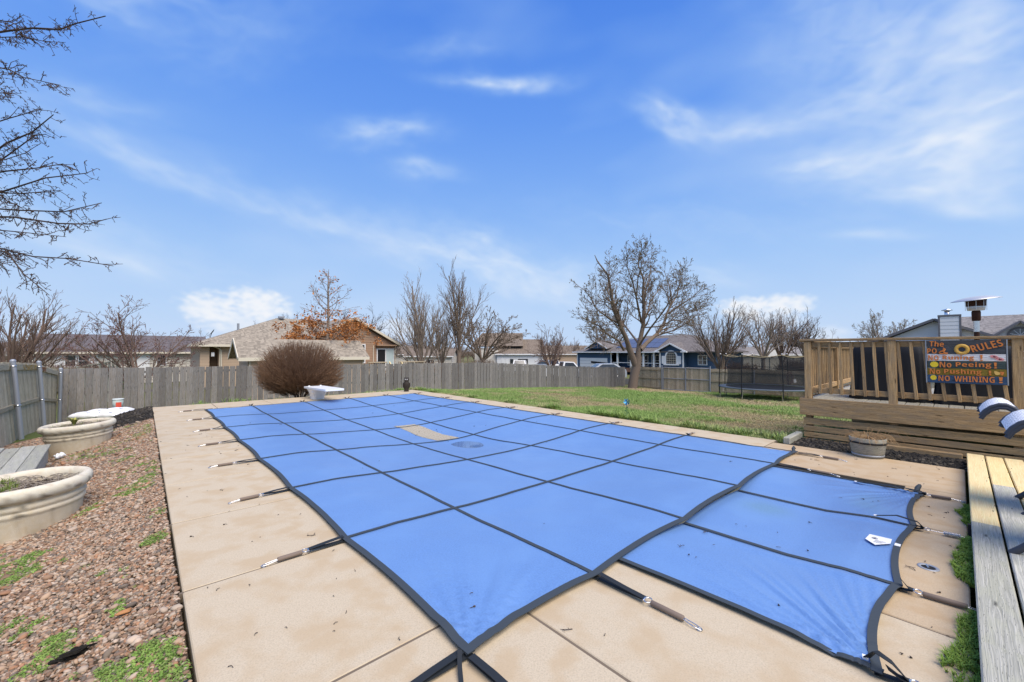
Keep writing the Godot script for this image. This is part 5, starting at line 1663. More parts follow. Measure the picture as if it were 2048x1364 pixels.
# young oak that keeps its rusty leaves
func build_oak() -> void:
	var d := 31.0
	var o := thing("rusty_oak", "young oak still holding rust brown leaves low in its crown, behind the shed roof", "tree", at(654, d, -1.4), YAW)
	var r := RandomNumberGenerator.new()
	r.seed = 77
	tree_begin()
	var hgt := up_at(538, d) + 1.4
	limb([Vector3(0, -0.2, 0), Vector3(0.05, 1.5, 0), Vector3(0.0, 3.2, 0.05), Vector3(0.08, 5.2, 0), Vector3(0.02, hgt * 0.85, 0), Vector3(0.06, hgt, 0)], 0.2, 0.014, 8)
	put("trunk", tree_end(), M.bark_grey, o)
	tree_begin()
	LV = PackedVector3Array()
	LD = PackedVector3Array()
	var sp := {"wob": 0.2, "up": 0.06, "levels": 3, "kids": [7, 5, 3], "ratio": 0.48, "ang": 0.75, "start": 0.2, "rmin": 0.008}
	for i in 34:
		var f := lerpf(0.36, 0.93, pow(i / 33.0, 1.35))
		var a := i * 2.4
		var el := lerpf(0.08, 0.9, (f - 0.36) / 0.6)
		var l := lerpf(3.7, 0.7, pow((f - 0.36) / 0.6, 0.75)) * r.randf_range(0.8, 1.1)
		branch(r, Vector3(0.03, hgt * f, 0), Vector3(cos(a) * cos(el), sin(el), sin(a) * cos(el)), l, lerpf(0.06, 0.015, f), 1, sp)
	put("crown", tree_end(), M.bark_grey, o)
	var xf := []
	var cl := []
	for i in LV.size():
		var f: float = LV[i].y / hgt
		var keep := 1.0 if f < 0.56 else (0.16 if f < 0.68 else 0.025)
		for k in 16:
			if r.randf() > keep: continue
			xf.append(Transform3D(Basis.from_euler(Vector3(r.randf() * TAU, r.randf() * TAU, r.randf() * TAU)).scaled(Vector3.ONE * r.randf_range(0.7, 1.3)), LV[i] + Vector3(r.randf_range(-0.2, 0.2), r.randf_range(-0.2, 0.15), r.randf_range(-0.2, 0.2))))
			cl.append(lin(0.9, 0.8, 0.65).lerp(lin(1.35, 1.5, 1.5), r.randf()))
	var lf := st0()
	face(lf, [Vector3(-0.012, 0, 0), Vector3(0.0, 0.0, 0.0), Vector3(0.05, 0.07, 0.02), Vector3(0.03, 0.15, 0.0), Vector3(0, 0.19, -0.02)], Vector3(0, 0, 1))
	face(lf, [Vector3(0.0, 0, 0), Vector3(0, 0.19, -0.02), Vector3(-0.035, 0.14, 0.01), Vector3(-0.05, 0.08, 0.02)], Vector3(0, 0, 1))
	scatter("leaves", done(lf), M.leaf_rust, xf, cl, o)

# the neighbour's tree at the left whose branches reach into view
func build_near_branches() -> void:
	var o := thing("overhanging_tree", "bare tree with spur-covered branches reaching in from the upper left", "tree", Vector3(-4.3, -0.6, -7.6))
	var base := o.position
	tree_begin()
	limb([Vector3(0, -0.3, 0), Vector3(0, 0.6, 0), Vector3(0.05, 2.0, 0.1), Vector3(0.1, 3.4, 0.3), Vector3(0.2, 5.2, 0.4), Vector3(0.2, 6.4, 0.5)], 0.17, 0.07, 10)
	put("trunk", tree_end(), M.bark_dark, o)
	tree_begin()
	LV = PackedVector3Array()
	LD = PackedVector3Array()
	var r := RandomNumberGenerator.new()
	r.seed = 303
	var list := [[[-60, 56], [0, 47], [45, 42], [100, 45], [130, 33], [192, 17], 0.014, 4.2], [[-40, 62], [20, 60], [70, 70], [112, 72], 0.006, 4.1], [[-50, 118], [0, 129], [30, 145], [105, 161], 0.008, 4.0], [[-40, 176], [26, 178], 0.005, 4.0], [[-60, 250], [0, 230], [70, 210], 0.008, 4.2],
		[[-80, 340], [0, 280], [50, 258], [92, 222], 0.012, 4.0], [[-60, 350], [10, 300], [55, 265], [78, 262], 0.009, 4.1], [[-70, 350], [0, 338], [60, 332], [115, 323], 0.010, 4.0], [[-70, 395], [0, 378], [80, 352], [165, 342], 0.011, 4.1], [[-60, 380], [30, 384], [115, 377], 0.008, 4.3],
		[[-60, 412], [30, 418], [120, 421], [195, 403], 0.010, 4.2], [[-60, 430], [20, 432], [110, 445], [170, 446], [206, 436], 0.011, 4.0], [[-50, 455], [30, 462], [125, 472], 0.007, 4.1], [[-50, 488], [0, 497], [60, 512], [130, 516], [222, 531], 0.010, 4.0], [[-40, 490], [10, 505], [40, 545], [95, 590], 0.009, 3.9], [[-30, 520], [8, 527], 0.005, 4.0], [[-40, 360], [5, 400], [30, 410], 0.008, 4.1], [[-50, 300], [-5, 315], [40, 300], 0.007, 4.0], [[-60, 20], [0, 30], [30, 45], 0.008, 4.2]]
	for e in list:
		var n: int = e.size() - 2
		var dd: float = e[n + 1]
		var rad: float = e[n]
		var pts := []
		for i in n: pts.append(at(e[i][0], dd + (n - 1 - i) * 0.12, up_at(e[i][1], dd + (n - 1 - i) * 0.12)) - base)
		# the bough back to the trunk
		var t := clampf(pts[0].y - 0.9, 1.6, 6.0)
		var tp := Vector3(0.08 + t * 0.02, t, 0.06 * t)
		limb([tp, tp.lerp(pts[0], 0.5) + Vector3(0, 0.15, 0), pts[0]], rad * 2.6, rad * 1.1, 6)
		limb(pts, rad, rad * 0.35, 6)
		for j in 8 + n * 7:
			var f := pow(r.randf(), 1.25) * (n - 1.001)
			var i := int(f)
			var ax: Vector3 = (pts[i + 1] - pts[i]).normalized()
			var b: Vector3 = pts[i].lerp(pts[i + 1], f - i)
			var side := ax.cross(Vector3(r.randf_range(-1, 1), r.randf_range(-1, 1), r.randf_range(-1, 1))).normalized()
			if side.y > 0.35 and r.randf() < 0.5: side.y = -side.y
			var l := r.randf_range(0.04, 0.17)
			var q := b + (side + ax * 0.5).normalized() * l
			var mid := b.lerp(q, 0.5) + Vector3(r.randf_range(-1, 1), r.randf_range(-1, 1), r.randf_range(-1, 1)) * 0.015
			limb([b, mid, q], 0.0035, 0.002, 4)
			for m in r.randi_range(2, 5):
				var w := mid.lerp(q, r.randf())
				var v := (ax * r.randf_range(-0.5, 1.0) + Vector3(r.randf_range(-1, 1), r.randf_range(-1, 1), r.randf_range(-1, 1))).normalized() * r.randf_range(0.015, 0.06)
				limb([w, w + v * 0.6 + Vector3(0, 0.006, 0), w + v], 0.0026, 0.0016, 3)
				LV.append(w + v)
				LD.append(v.normalized())
	put("branches", tree_end(), M.bark_dark, o)
	buds(o, r, 0.009, mat(lin(0.10, 0.06, 0.045), 0.85))

# far woods along the horizon, too far to tell one tree from the next
func build_woods() -> void:
	var r := RandomNumberGenerator.new()
	r.seed = 808
	var protos := []
	for v in 3:
		tree_begin()
		limb([Vector3(0, -0.5, 0), Vector3(0, 2.0, 0)], 0.2, 0.15, 5)
		LV = PackedVector3Array()
		LD = PackedVector3Array()
		var sp := {"wob": 0.2, "up": 0.08, "levels": 2, "kids": [9, 6], "ratio": 0.5, "ang": 0.7, "start": 0.15, "rmin": 0.022}
		for i in 9:
			var a := TAU * i / 9.0
			var el := r.randf_range(0.3, 1.3)
			branch(r, Vector3(0, r.randf_range(1.0, 2.0), 0), Vector3(cos(a) * cos(el), sin(el), sin(a) * cos(el)), r.randf_range(3.0, 4.5), 0.08, 0, sp)
		protos.append(tree_end())
	for v in 3:
		var xf := []
		for i in 150:
			var az := deg_to_rad(r.randf_range(-22.0, 104.0))
			var d := r.randf_range(85.0, 190.0)
			var s := r.randf_range(0.55, 1.1)
			xf.append(Transform3D(Basis(Vector3.UP, r.randf() * TAU).scaled(Vector3.ONE * s), Vector3(EYE.x + sin(az) * d, -1.8, EYE.z - cos(az) * d)))
		scatter("far_woods", protos[v], [M.bark, M.bark_grey, M.bark_red][v], xf, [])

# ---------- wooden deck, boardwalk and what stands there ----------
func wood(s: Vector3, g: int, b := 0.004) -> ArrayMesh:
	return box(s, b, g, Vector2(rng.randf() * 4.0, rng.randf() * 4.0))

func build_wood_deck() -> void:
	var o := thing("wooden_deck", "raised brown timber deck with baluster railing and slatted skirt right of the pool", "deck", Vector3(6.8, 0.0, 2.8))
	var P := o.position
	var dw := [M.deck_wood, M.deck_wood_b, M.deck_wood_c]
	# floor boards run away from the pool
	var bm := [wood(Vector3(4.3, 0.035, 0.138), 0, 0.006), wood(Vector3(4.3, 0.035, 0.138), 0, 0.006), wood(Vector3(4.3, 0.035, 0.138), 0, 0.006)]
	for i in 43:
		puts("deck_board", i, bm[i % 3], M.deck_top, o, Transform3D(Basis(), Vector3(2.13 + rng.randf_range(-0.006, 0.006), 0.604 + rng.randf_range(-0.002, 0.002), -0.13 + i * 0.145 - P.z)))
	put("fascia_board", wood(Vector3(0.036, 0.266, 6.6), 2), M.deck_wood, o, Transform3D(Basis(), Vector3(-0.05, 0.505, 3.06 - P.z)))
	put("fascia_board", wood(Vector3(4.3, 0.266, 0.036), 0), M.deck_wood_b, o, Transform3D(Basis(), Vector3(2.12, 0.500, -0.228 - P.z)))
	var ys := [[0.230, 0.334], [0.117, 0.198], [0.016, 0.092], [-0.09, -0.01]]
	for i in 4:
		put("skirt_board", wood(Vector3(0.024, ys[i][1] - ys[i][0], 6.5), 2), [M.deck_wood_c, M.deck_wood, M.deck_wood_c, M.deck_wood_b][i], o, Transform3D(Basis(Vector3.RIGHT, 0.002 * (i - 1)), Vector3(-0.01, (ys[i][0] + ys[i][1]) * 0.5, 3.05 - P.z)))
	for z in [-0.13, 0.86, 1.98, 3.1, 4.2, 5.3]:
		put("support", wood(Vector3(0.088, 0.76, 0.088), 1), M.deck_wood_b, o, Transform3D(Basis(), Vector3(0.05, 0.20, z - P.z)))
	put("joist", wood(Vector3(0.04, 0.18, 6.4), 2), M.deck_wood_b, o, Transform3D(Basis(), Vector3(0.12, 0.495, 3.05 - P.z)))
	for x in [1.1, 2.3, 3.4]: put("joist", wood(Vector3(0.04, 0.18, 6.0), 2), M.deck_wood_b, o, Transform3D(Basis(), Vector3(x, 0.495, 3.05 - P.z)))
	for i in 7: put("added_light_screen", wood(Vector3(0.024, 0.11, 6.5), 2), M.deck_wood_b, o, Transform3D(Basis(), Vector3(4.25, -0.30 + i * 0.115, 3.05 - P.z)))  # boards added to block light from behind, keeping the skirt gaps dark
	# railing along the pool side
	for z in [-0.125, 0.862, 1.985, 3.1, 4.2, 5.3]:
		put("post", wood(Vector3(0.092, 0.97, 0.092), 1, 0.006), M.deck_wood_c if z < 1.0 else M.deck_wood, o, Transform3D(Basis(Vector3.RIGHT, 0.0), Vector3(0.0, 1.05, z - P.z)))
	put("top_rail", wood(Vector3(0.145, 0.036, 6.5), 2, 0.006), M.deck_wood_b, o, Transform3D(Basis(Vector3.RIGHT, 0.004), Vector3(0.005, 1.549, 3.02 - P.z)))
	put("upper_rail", wood(Vector3(0.038, 0.082, 6.3), 2), M.deck_wood, o, Transform3D(Basis(), Vector3(0.022, 1.487, 3.02 - P.z)))
	put("lower_rail", wood(Vector3(0.038, 0.078, 6.3), 2), M.deck_wood_c, o, Transform3D(Basis(), Vector3(0.022, 0.766, 3.02 - P.z)))
	var bs := [wood(Vector3(0.036, 0.80, 0.037), 1, 0.004), wood(Vector3(0.036, 0.80, 0.037), 1, 0.004), wood(Vector3(0.036, 0.80, 0.037), 1, 0.004)]
	var k := 0
	for i in 46:
		var z := 0.012 + i * 0.1315
		var clash := false
		for pz in [0.862, 1.985, 3.1, 4.2, 5.3]:
			if absf(z - pz) < 0.06: clash = true
		if clash: continue
		puts("baluster", k, bs[k % 3], dw[(k * 7) % 3], o, Transform3D(Basis(Vector3.RIGHT, -clampf(z * 0.055, 0.0, 0.085)), Vector3(-0.017, 1.118, z + 0.012 - P.z)))
		k += 1
	# railing along the far side
	for x in [2.1, 4.1]:
		put("post", wood(Vector3(0.092, 0.97, 0.092), 1, 0.006), M.deck_wood_b, o, Transform3D(Basis(), Vector3(x, 1.05, -0.125 - P.z)))
	put("top_rail", wood(Vector3(4.2, 0.036, 0.145), 0, 0.006), M.deck_wood_b, o, Transform3D(Basis(), Vector3(2.13, 1.546, -0.13 - P.z)))
	put("upper_rail", wood(Vector3(4.1, 0.082, 0.038), 0), M.deck_wood_b, o, Transform3D(Basis(), Vector3(2.1, 1.487, -0.115 - P.z)))
	put("lower_rail", wood(Vector3(4.1, 0.085, 0.038), 0), M.deck_wood_c, o, Transform3D(Basis(), Vector3(2.1, 0.766, -0.115 - P.z)))
	for i in 30:
		var x := 0.13 + i * 0.1315
		if absf(x - 2.1) < 0.06: continue
		puts("baluster", k, bs[i % 3], dw[i % 3], o, Transform3D(Basis(), Vector3(x, 1.118, -0.155 - P.z)))
		k += 1
	# mulch bed timbers
	var t1 := thing("garden_timber", "short weathered timber closing the mulch bed at the deck's left corner", "timber", Vector3(6.42, 0.04, -0.26))
	put("beam", wood(Vector3(0.72, 0.10, 0.09), 0, 0.01), M.silver_b, t1)
	var t2 := thing("garden_timber", "long timber along the mulch bed under the deck's skirt beside the boardwalk", "timber", Vector3(6.70, 0.02, 1.0))
	put("beam", wood(Vector3(0.085, 0.09, 1.02), 2, 0.01), M.deck_wood, t2)
	# boardwalk: rows of planks end to end, new pine patched in among silvered ones
	var w := thing("boardwalk", "low plank walk with silvery old planks and new yellow pine ones", "boardwalk", Vector3(2.0, 0.0, 2.7))
	var rows := [[[-2.6, 0.4, 0], [0.41, 3.44, 1], [3.452, 6.46, 2]], [[-2.6, 1.9, 1], [1.91, 4.84, 0], [4.85, 6.42, 3]], [[-2.6, 0.9, 0], [0.91, 3.85, 1], [3.86, 4.93, 3], [4.94, 6.44, 2]], [[-2.6, 2.2, 1], [2.21, 4.5, 0], [4.51, 6.42, 2]], [[-2.6, 3.1, 0], [3.11, 6.43, 1]]]
	var wm := [M.silver, M.silver_b, M.pine, M.pine_b]
	for i in 17:
		for s in rows[i % 5]:
			var wd := 0.139 if i != 1 else 0.132
			put("plank", wood(Vector3(s[1] - s[0], 0.038, wd), 0, 0.006), wm[s[2]], w, Transform3D(Basis(Vector3.RIGHT, rng.randf_range(-0.008, 0.008)), Vector3((s[0] + s[1]) * 0.5 - 2.0, 0.103 + (0.006 if s[2] < 2 else 0.0) + rng.randf_range(-0.002, 0.002), 1.612 + i * 0.147 - 2.7)))
	put("edge_board", wood(Vector3(6.0, 0.10, 0.03), 0), M.silver, w, Transform3D(Basis(), Vector3(-1.58, 0.032, 1.560 - 2.7)))
	put("edge_board", wood(Vector3(2.95, 0.10, 0.03), 0), M.silver_b, w, Transform3D(Basis(), Vector3(2.95, 0.030, 1.563 - 2.7)))
	put("bracket", box(Vector3(0.03, 0.10, 0.02), 0.003), M.dark, w, Transform3D(Basis(), Vector3(1.44, 0.05, 1.535 - 2.7)))
	for z in [2.2, 2.9, 3.8]: put("joist", wood(Vector3(8.9, 0.09, 0.04), 0), M.silver_b, w, Transform3D(Basis(), Vector3(-0.1, 0.035, z - 2.7)))
	# half barrel
	var b := thing("barrel_planter", "weathered half barrel planter with black hoop and dead grass in the mulch", "planter", Vector3(5.99, 0.0, 0.67))
	var bar_m := mat(lin(0.44, 0.43, 0.40), 0.9, M.silver.albedo_texture)
	put("staves", lathe([Vector2(0.0, 0.0), Vector2(0.155, 0.0), Vector2(0.172, 0.08), Vector2(0.185, 0.17), Vector2(0.194, 0.25), Vector2(0.18, 0.252), Vector2(0.175, 0.2), Vector2(0.0, 0.2)], 20), bar_m, b)
	for h in [[0.19, 0.187], [0.03, 0.161]]:
		put("hoop", lathe([Vector2(h[1], h[0] - 0.012), Vector2(h[1] + 0.005, h[0] - 0.011), Vector2(h[1] + 0.007, h[0] + 0.011), Vector2(h[1] + 0.002, h[0] + 0.012)], 28), M.dark if h[0] > 0.1 else M.steel, b)
	put("soil", lathe([Vector2(0.176, 0.215), Vector2(0.09, 0.235), Vector2(0.0, 0.24)], 20), M.soil, b)
	var st := st0(false)
	for i in 190:
		var a := rng.randf() * TAU
		var d := sqrt(rng.randf()) * 0.165
		var p := Vector3(cos(a) * d, 0.225, sin(a) * d)
		var out := Vector3(cos(a + rng.randf_range(-1, 1)), 0, sin(a + rng.randf_range(-1, 1)))
		var l := rng.randf_range(0.05, 0.13)
		if i % 12 == 0:
			l = rng.randf_range(0.14, 0.24)
			out *= 1.3
		tube(st, [p, p + Vector3(0, l * 0.6, 0) + out * l * 0.3, p + Vector3(0, l * 0.45, 0) + out * l * 0.9, p + out * l * 1.25 + Vector3(0, -l * 0.1, 0)], [0.0022, 0.002, 0.0018, 0.001], 3, false)
	put("dead_grass", done(st), mat(lin(0.40, 0.26, 0.13), 0.9), b).set_meta("kind", "stuff")

func words(o: Node3D, s: String, x0: float, x1: float, y0: float, y1: float, m: Material, z := 0.011, turn := 0.0) -> void:
	var f := SystemFont.new()
	f.font_names = PackedStringArray(["Droid Sans"])
	f.font_weight = 700
	var t := TextMesh.new()
	t.text = s
	t.font = f
	t.font_size = 48
	t.pixel_size = 0.01
	t.depth = 0.1
	t.curve_step = 1.0
	var bb := t.get_aabb()
	var sc := Vector3((x1 - x0) / bb.size.x, (y1 - y0) / bb.size.y, 0.08)
	var bs := Basis(Vector3.BACK, turn) * Basis.from_scale(sc)
	put("lettering", t, m, o, Transform3D(bs, Vector3((x0 + x1) * 0.5, (y0 + y1) * 0.5, z) - bs * bb.get_center()))

func blob(rx: float, ry: float, lobes: int, amp: float) -> PackedVector2Array:
	var p := PackedVector2Array()
	for i in 48:
		var a := TAU * i / 48.0
		var r := 1.0 + amp * sin(a * lobes)
		p.append(Vector2(cos(a) * rx * r, sin(a) * ry * r))
	return p

func build_sign() -> void:
	var o := thing("rules_sign", "hand painted plank sign of pool rules in orange letters on the deck railing", "sign", Vector3(6.745, 0.962, 1.553), -90.0)
	o.rotation_degrees.x = 0.0
	var W := 0.682
	var X := func(px: float) -> float: return (px - 905.0) / 1530.0 * W
	var Y := func(py: float) -> float: return (1050.0 - py) / 845.0 * 0.565
	var cols := [lin(0.085, 0.09, 0.10), lin(0.075, 0.085, 0.10), lin(0.98, 0.98, 1.0), lin(0.065, 0.10, 0.10), lin(0.30, 0.22, 0.03), lin(0.05, 0.11, 0.22)]
	var cuts := [205.0, 337.0, 475.0, 613.0, 755.0, 893.0, 1050.0]
	for i in 6:
		var m := mat(cols[i], 0.7, M.fence_grey.albedo_texture)
		m.albedo_color = (cols[i] * 1.75).linear_to_srgb()
		m.uv1_scale = Vector3(1.0, 2.0, 1)
		var h: float = Y.call(cuts[i]) - Y.call(cuts[i + 1]) - 0.004
		put("plank", box(Vector3(W + rng.randf_range(-0.01, 0.01), h, 0.018), 0.002, 0, Vector2(rng.randf(), rng.randf())), m, o, Transform3D(Basis(), Vector3(0, (Y.call(cuts[i]) + Y.call(cuts[i + 1])) * 0.5, 0)))
	put("end_batten", box(Vector3(0.012, 0.565, 0.02), 0.002, 1), M.steel, o, Transform3D(Basis(), Vector3(-W * 0.5 - 0.008, 0.282, 0)))
	put("end_batten", box(Vector3(0.012, 0.565, 0.02), 0.002, 1), M.steel, o, Transform3D(Basis(), Vector3(W * 0.5 + 0.008, 0.282, 0)))
	var og := mat(lin(0.62, 0.20, 0.045), 0.6)
	var w := func(s: String, x0: float, x1: float, y0: float, y1: float, t := 0.0) -> void:
		words(o, s, X.call(x0), X.call(x1), Y.call(y1), Y.call(y0), og, 0.012, t)
	w.call("The", 200, 500, 218, 325, -0.06)
	w.call("PO", 150, 350, 362, 465)
	w.call("RULES", 1020, 1620, 255, 385, 0.30)
	w.call("NO", 165, 385, 500, 605)
	w.call("Runing", 465, 1085, 500, 608)
	w.call("!", 1195, 1245, 488, 605)
	w.call("No", 400, 640, 628, 738)
	w.call("Peeing", 725, 1400, 628, 748)
	w.call("!", 1445, 1500, 632, 742)
	w.call("No", 190, 410, 766, 870)
	w.call("Pushing", 490, 1215, 766, 885)
	w.call("!", 1345, 1395, 786, 868)
	w.call("NO", 370, 600, 902, 1005)
	w.call("WHINING", 690, 1450, 902, 1008)
	w.call("!", 1525, 1595, 902, 1010)
	# a looped last letter of the first word pair
	var st := st0(false)
	var loop := []
	for e in [[560, 470], [490, 465], [420, 470], [400, 445], [440, 420], [500, 420], [520, 380], [495, 355], [480, 400], [500, 450], [575, 462]]: loop.append(Vector3(X.call(float(e[0])), Y.call(float(e[1])), 0.013))
	tube(st, loop, [0.0085], 6)
	put("lettering", done(st), og, o)
	# swim ring, suns, sandals and a small fish
	var gold := mat(lin(0.62, 0.36, 0.07), 0.35)
	put("swim_ring", lathe([Vector2(0.44, 0.0), Vector2(0.5, 0.16), Vector2(0.62, 0.26), Vector2(0.78, 0.27), Vector2(0.92, 0.18), Vector2(1.0, 0.0)], 36), gold, o, Transform3D(Basis(Vector3(0.07, 0, 0), Vector3(0, 0, 0.07), Vector3(0, -0.07, 0)), Vector3(X.call(855.0), Y.call(385.0), 0.009)))
	var yel := mat(lin(0.75, 0.55, 0.03), 0.6)
	for e in [[290.0, 682.0, 0.038, 0.038], [266.0, 945.0, 0.029, 0.032]]:
		put("painted_sun", slab(blob(e[2], e[3], 12, 0.07), 0.0, 0.004), yel, o, Transform3D(Basis(), Vector3(X.call(e[0]), Y.call(e[1]), 0.0095)))
	var pink := mat(lin(0.75, 0.28, 0.27), 0.6)
	for e in [[1455.0, 525.0, 0.5], [1555.0, 570.0, 0.35]]:
		var sd := put("sandal", slab(blob(0.034, 0.019, 2, 0.1), 0.0, 0.004), pink, o, Transform3D(Basis(Vector3.BACK, -e[2]), Vector3(X.call(e[0]), Y.call(e[1]), 0.0095)))
		put("strap", box(Vector3(0.028, 0.006, 0.004)), M.dark, sd, Transform3D(Basis(Vector3.BACK, 0.6), Vector3(0.004, 0, 0.006)))
		put("strap", box(Vector3(0.020, 0.006, 0.004)), M.dark, sd, Transform3D(Basis(Vector3.BACK, -0.6), Vector3(0.0, 0.002, 0.006)))
	put("painted_fish", slab(blob(0.028, 0.02, 3, 0.15), 0.0, 0.004), mat(lin(0.72, 0.45, 0.12), 0.6), o, Transform3D(Basis(Vector3.BACK, -0.5), Vector3(X.call(1500.0), Y.call(828.0), 0.0095)))
	put("painted_fish", slab(blob(0.016, 0.022, 3, 0.2), 0.0, 0.004), og, o, Transform3D(Basis(), Vector3(X.call(1585.0), Y.call(828.0), 0.0095)))

# cloth drooping over something bulky
func drape(hx: float, hz: float, h: float, flare: float, sd: int) -> ArrayMesh:
	var st := st0(false)
	var N := 64
	var rings := []
	var lv := [[0.0, 1.0 + flare], [0.25, 1.0 + flare * 0.6], [0.55, 1.0 + flare * 0.25], [0.82, 1.0], [0.95, 0.97], [0.99, 0.90], [1.0, 0.6], [1.01, 0.0]]
	for l in lv:
		var ring := []
		for k in N + 1:
			var a: float = TAU * (k % N) / N
			var e := 0.32
			var cx := signf(cos(a)) * pow(absf(cos(a)), e)
			var cz := signf(sin(a)) * pow(absf(sin(a)), e)
			var f: float = 1.0 + (1.0 - l[0]) * 0.045 * sin(a * 13.0 + sd) + 0.03 * noise.get_noise_3d(cx * 40.0, l[0] * 60.0, cz * 40.0 + sd * 20.0)
			ring.append(Vector3(cx * hx * l[1] * f, l[0] * h + (0.02 * noise.get_noise_2d(cx * 60.0, cz * 60.0 + sd) if l[0] > 0.9 else 0.0), cz * hz * l[1] * f))
		rings.append(ring)
	for i in rings.size() - 1:
		for k in N:
			var p := [rings[i][k], rings[i][k + 1], rings[i + 1][k + 1], rings[i + 1][k]]
			if i == rings.size() - 2: p = [rings[i][k], rings[i][k + 1], rings[i + 1][k]]
			face(st, p, Vector3(p[0].x, 0.0 if i < 5 else 1.0, p[0].z))
	return done(st)

